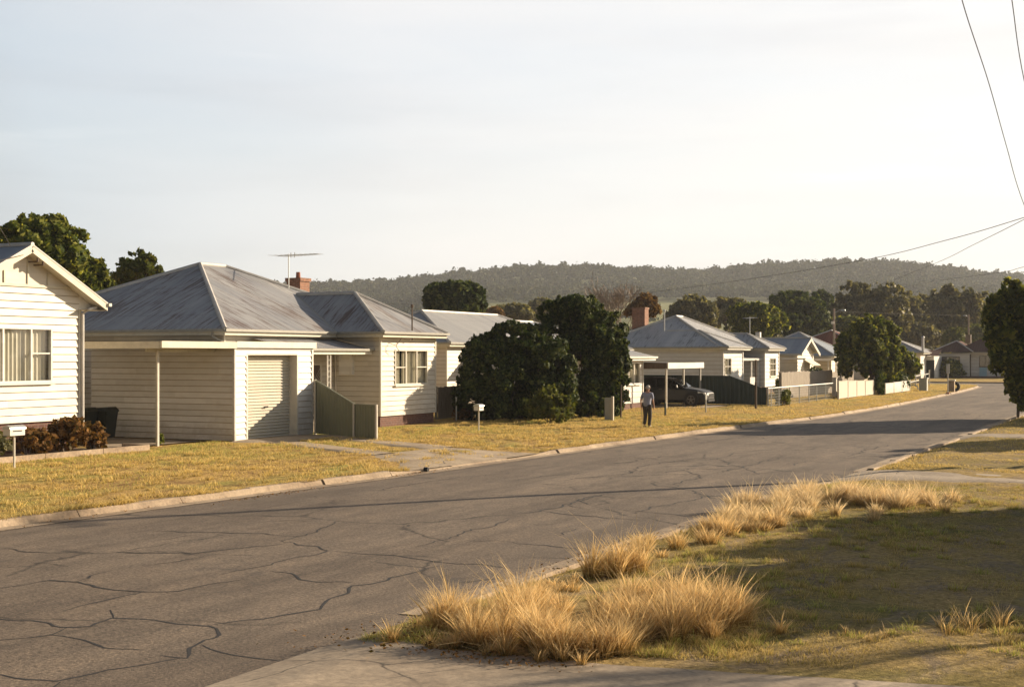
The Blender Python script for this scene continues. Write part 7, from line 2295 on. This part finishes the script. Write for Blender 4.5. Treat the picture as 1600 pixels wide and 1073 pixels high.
    for s, a_, b_ in (('R', (.065, .04, .055), (.075, .22, .045)), ('L', (-.045, -.17, .07), (-.05, -.03, .045))):
        skin_mesh('shoe', [P(*a_), P((a_[0] + b_[0]) / 2, (a_[1] + b_[1]) / 2, .05), P(*b_)], [(0, 1), (1, 2)], [.060 * k, .056 * k, .048 * k], M['leather'], b)
    # face, ears, hair (cap of grey hair, open towards the face)
    hc = Vector(P(0, .09, 1.625)); rh = .098 * k
    mb = MB()
    n1, n2 = 18, 10
    grid = []
    for i in range(n2 + 1):
        th = math.pi * .66 * i / n2
        row = []
        for j in range(n1):
            ph = 2 * math.pi * j / n1
            front = max(0.0, math.cos(ph))
            tt = th * (1 - .42 * front)
            v = rgt * math.sin(tt) * math.sin(ph) * rh * .90 + f * math.sin(tt) * math.cos(ph) * rh * 1.06 + Vector((0, 0, math.cos(tt) * rh * 1.10))
            row.append(tuple(hc + v))
        grid.append(row)
    for i in range(n2):
        for j in range(n1):
            mb.poly([grid[i][j], grid[i + 1][j], grid[i + 1][(j + 1) % n1], grid[i][(j + 1) % n1]])
    mb.build('hair', M['hair'], b, smooth=True)
    fm_ = MB()
    for s in (-1, 1):
        fm_.tube([P(s * .088, .085, 1.645), P(s * .102, .070, 1.62), P(s * .090, .080, 1.585)], [.012 * k, .018 * k, .010 * k], 6)
    fm_.build('ear', M['skin'], b, smooth=True)
    MB().tube([P(0, .175, 1.635), P(0, .200, 1.595), P(0, .180, 1.585)], [.008 * k, .016 * k, .012 * k], 6).build('nose', M['skin'], b, smooth=True)
    MB().tube([P(-.022, .176, 1.555), P(.022, .176, 1.555)], .006 * k, 6).build('mouth', M['terracotta'], b)
    for s in (-1, 1): MB().tube([P(s * .032, .168, 1.63), P(s * .032, .180, 1.63)], [.012 * k, .008 * k], 8).build('eye', M['dark'], b)
    tag(b, 'man walking away along the lawn')
    del b['label']
    mb = MB(); h = P(-.30, .085, .80); g = (h[0] + .02, h[1] + .10, .0)
    mb.tube([P(-.30, .02, .84), P(-.30, .09, .85), h, g], [.012, .013, .012, .010], 6)
    tag(mb.build('walking_stick', M['timber_pale'], org=(h[0], h[1], 0)), 'thin pale walking stick in the left hand of the walking man', 'walking stick')
man()

# ------------------------------------------------------------------ haze: the evening air between here and the ridge
hz = MB(); hz.box(-2600, 2600, -60, 2600, -1.7, 118)
ho = hz.build('haze', M['dark'])
hm_ = bpy.data.materials.new('evening_air')
hm_.use_nodes = True
hm_.node_tree.nodes.clear()
ov_ = hm_.node_tree.nodes.new('ShaderNodeOutputMaterial')
pv_ = hm_.node_tree.nodes.new('ShaderNodeVolumePrincipled')
pv_.inputs['Color'].default_value = (0.86, 0.91, 1.0, 1)
pv_.inputs['Density'].default_value = 0.00017
pv_.inputs['Anisotropy'].default_value = 0.2
hm_.node_tree.links.new(pv_.outputs[0], ov_.inputs['Volume'])
ho.data.materials[0] = hm_
ho['kind'] = 'stuff'
ho['label'] = 'pale evening haze'
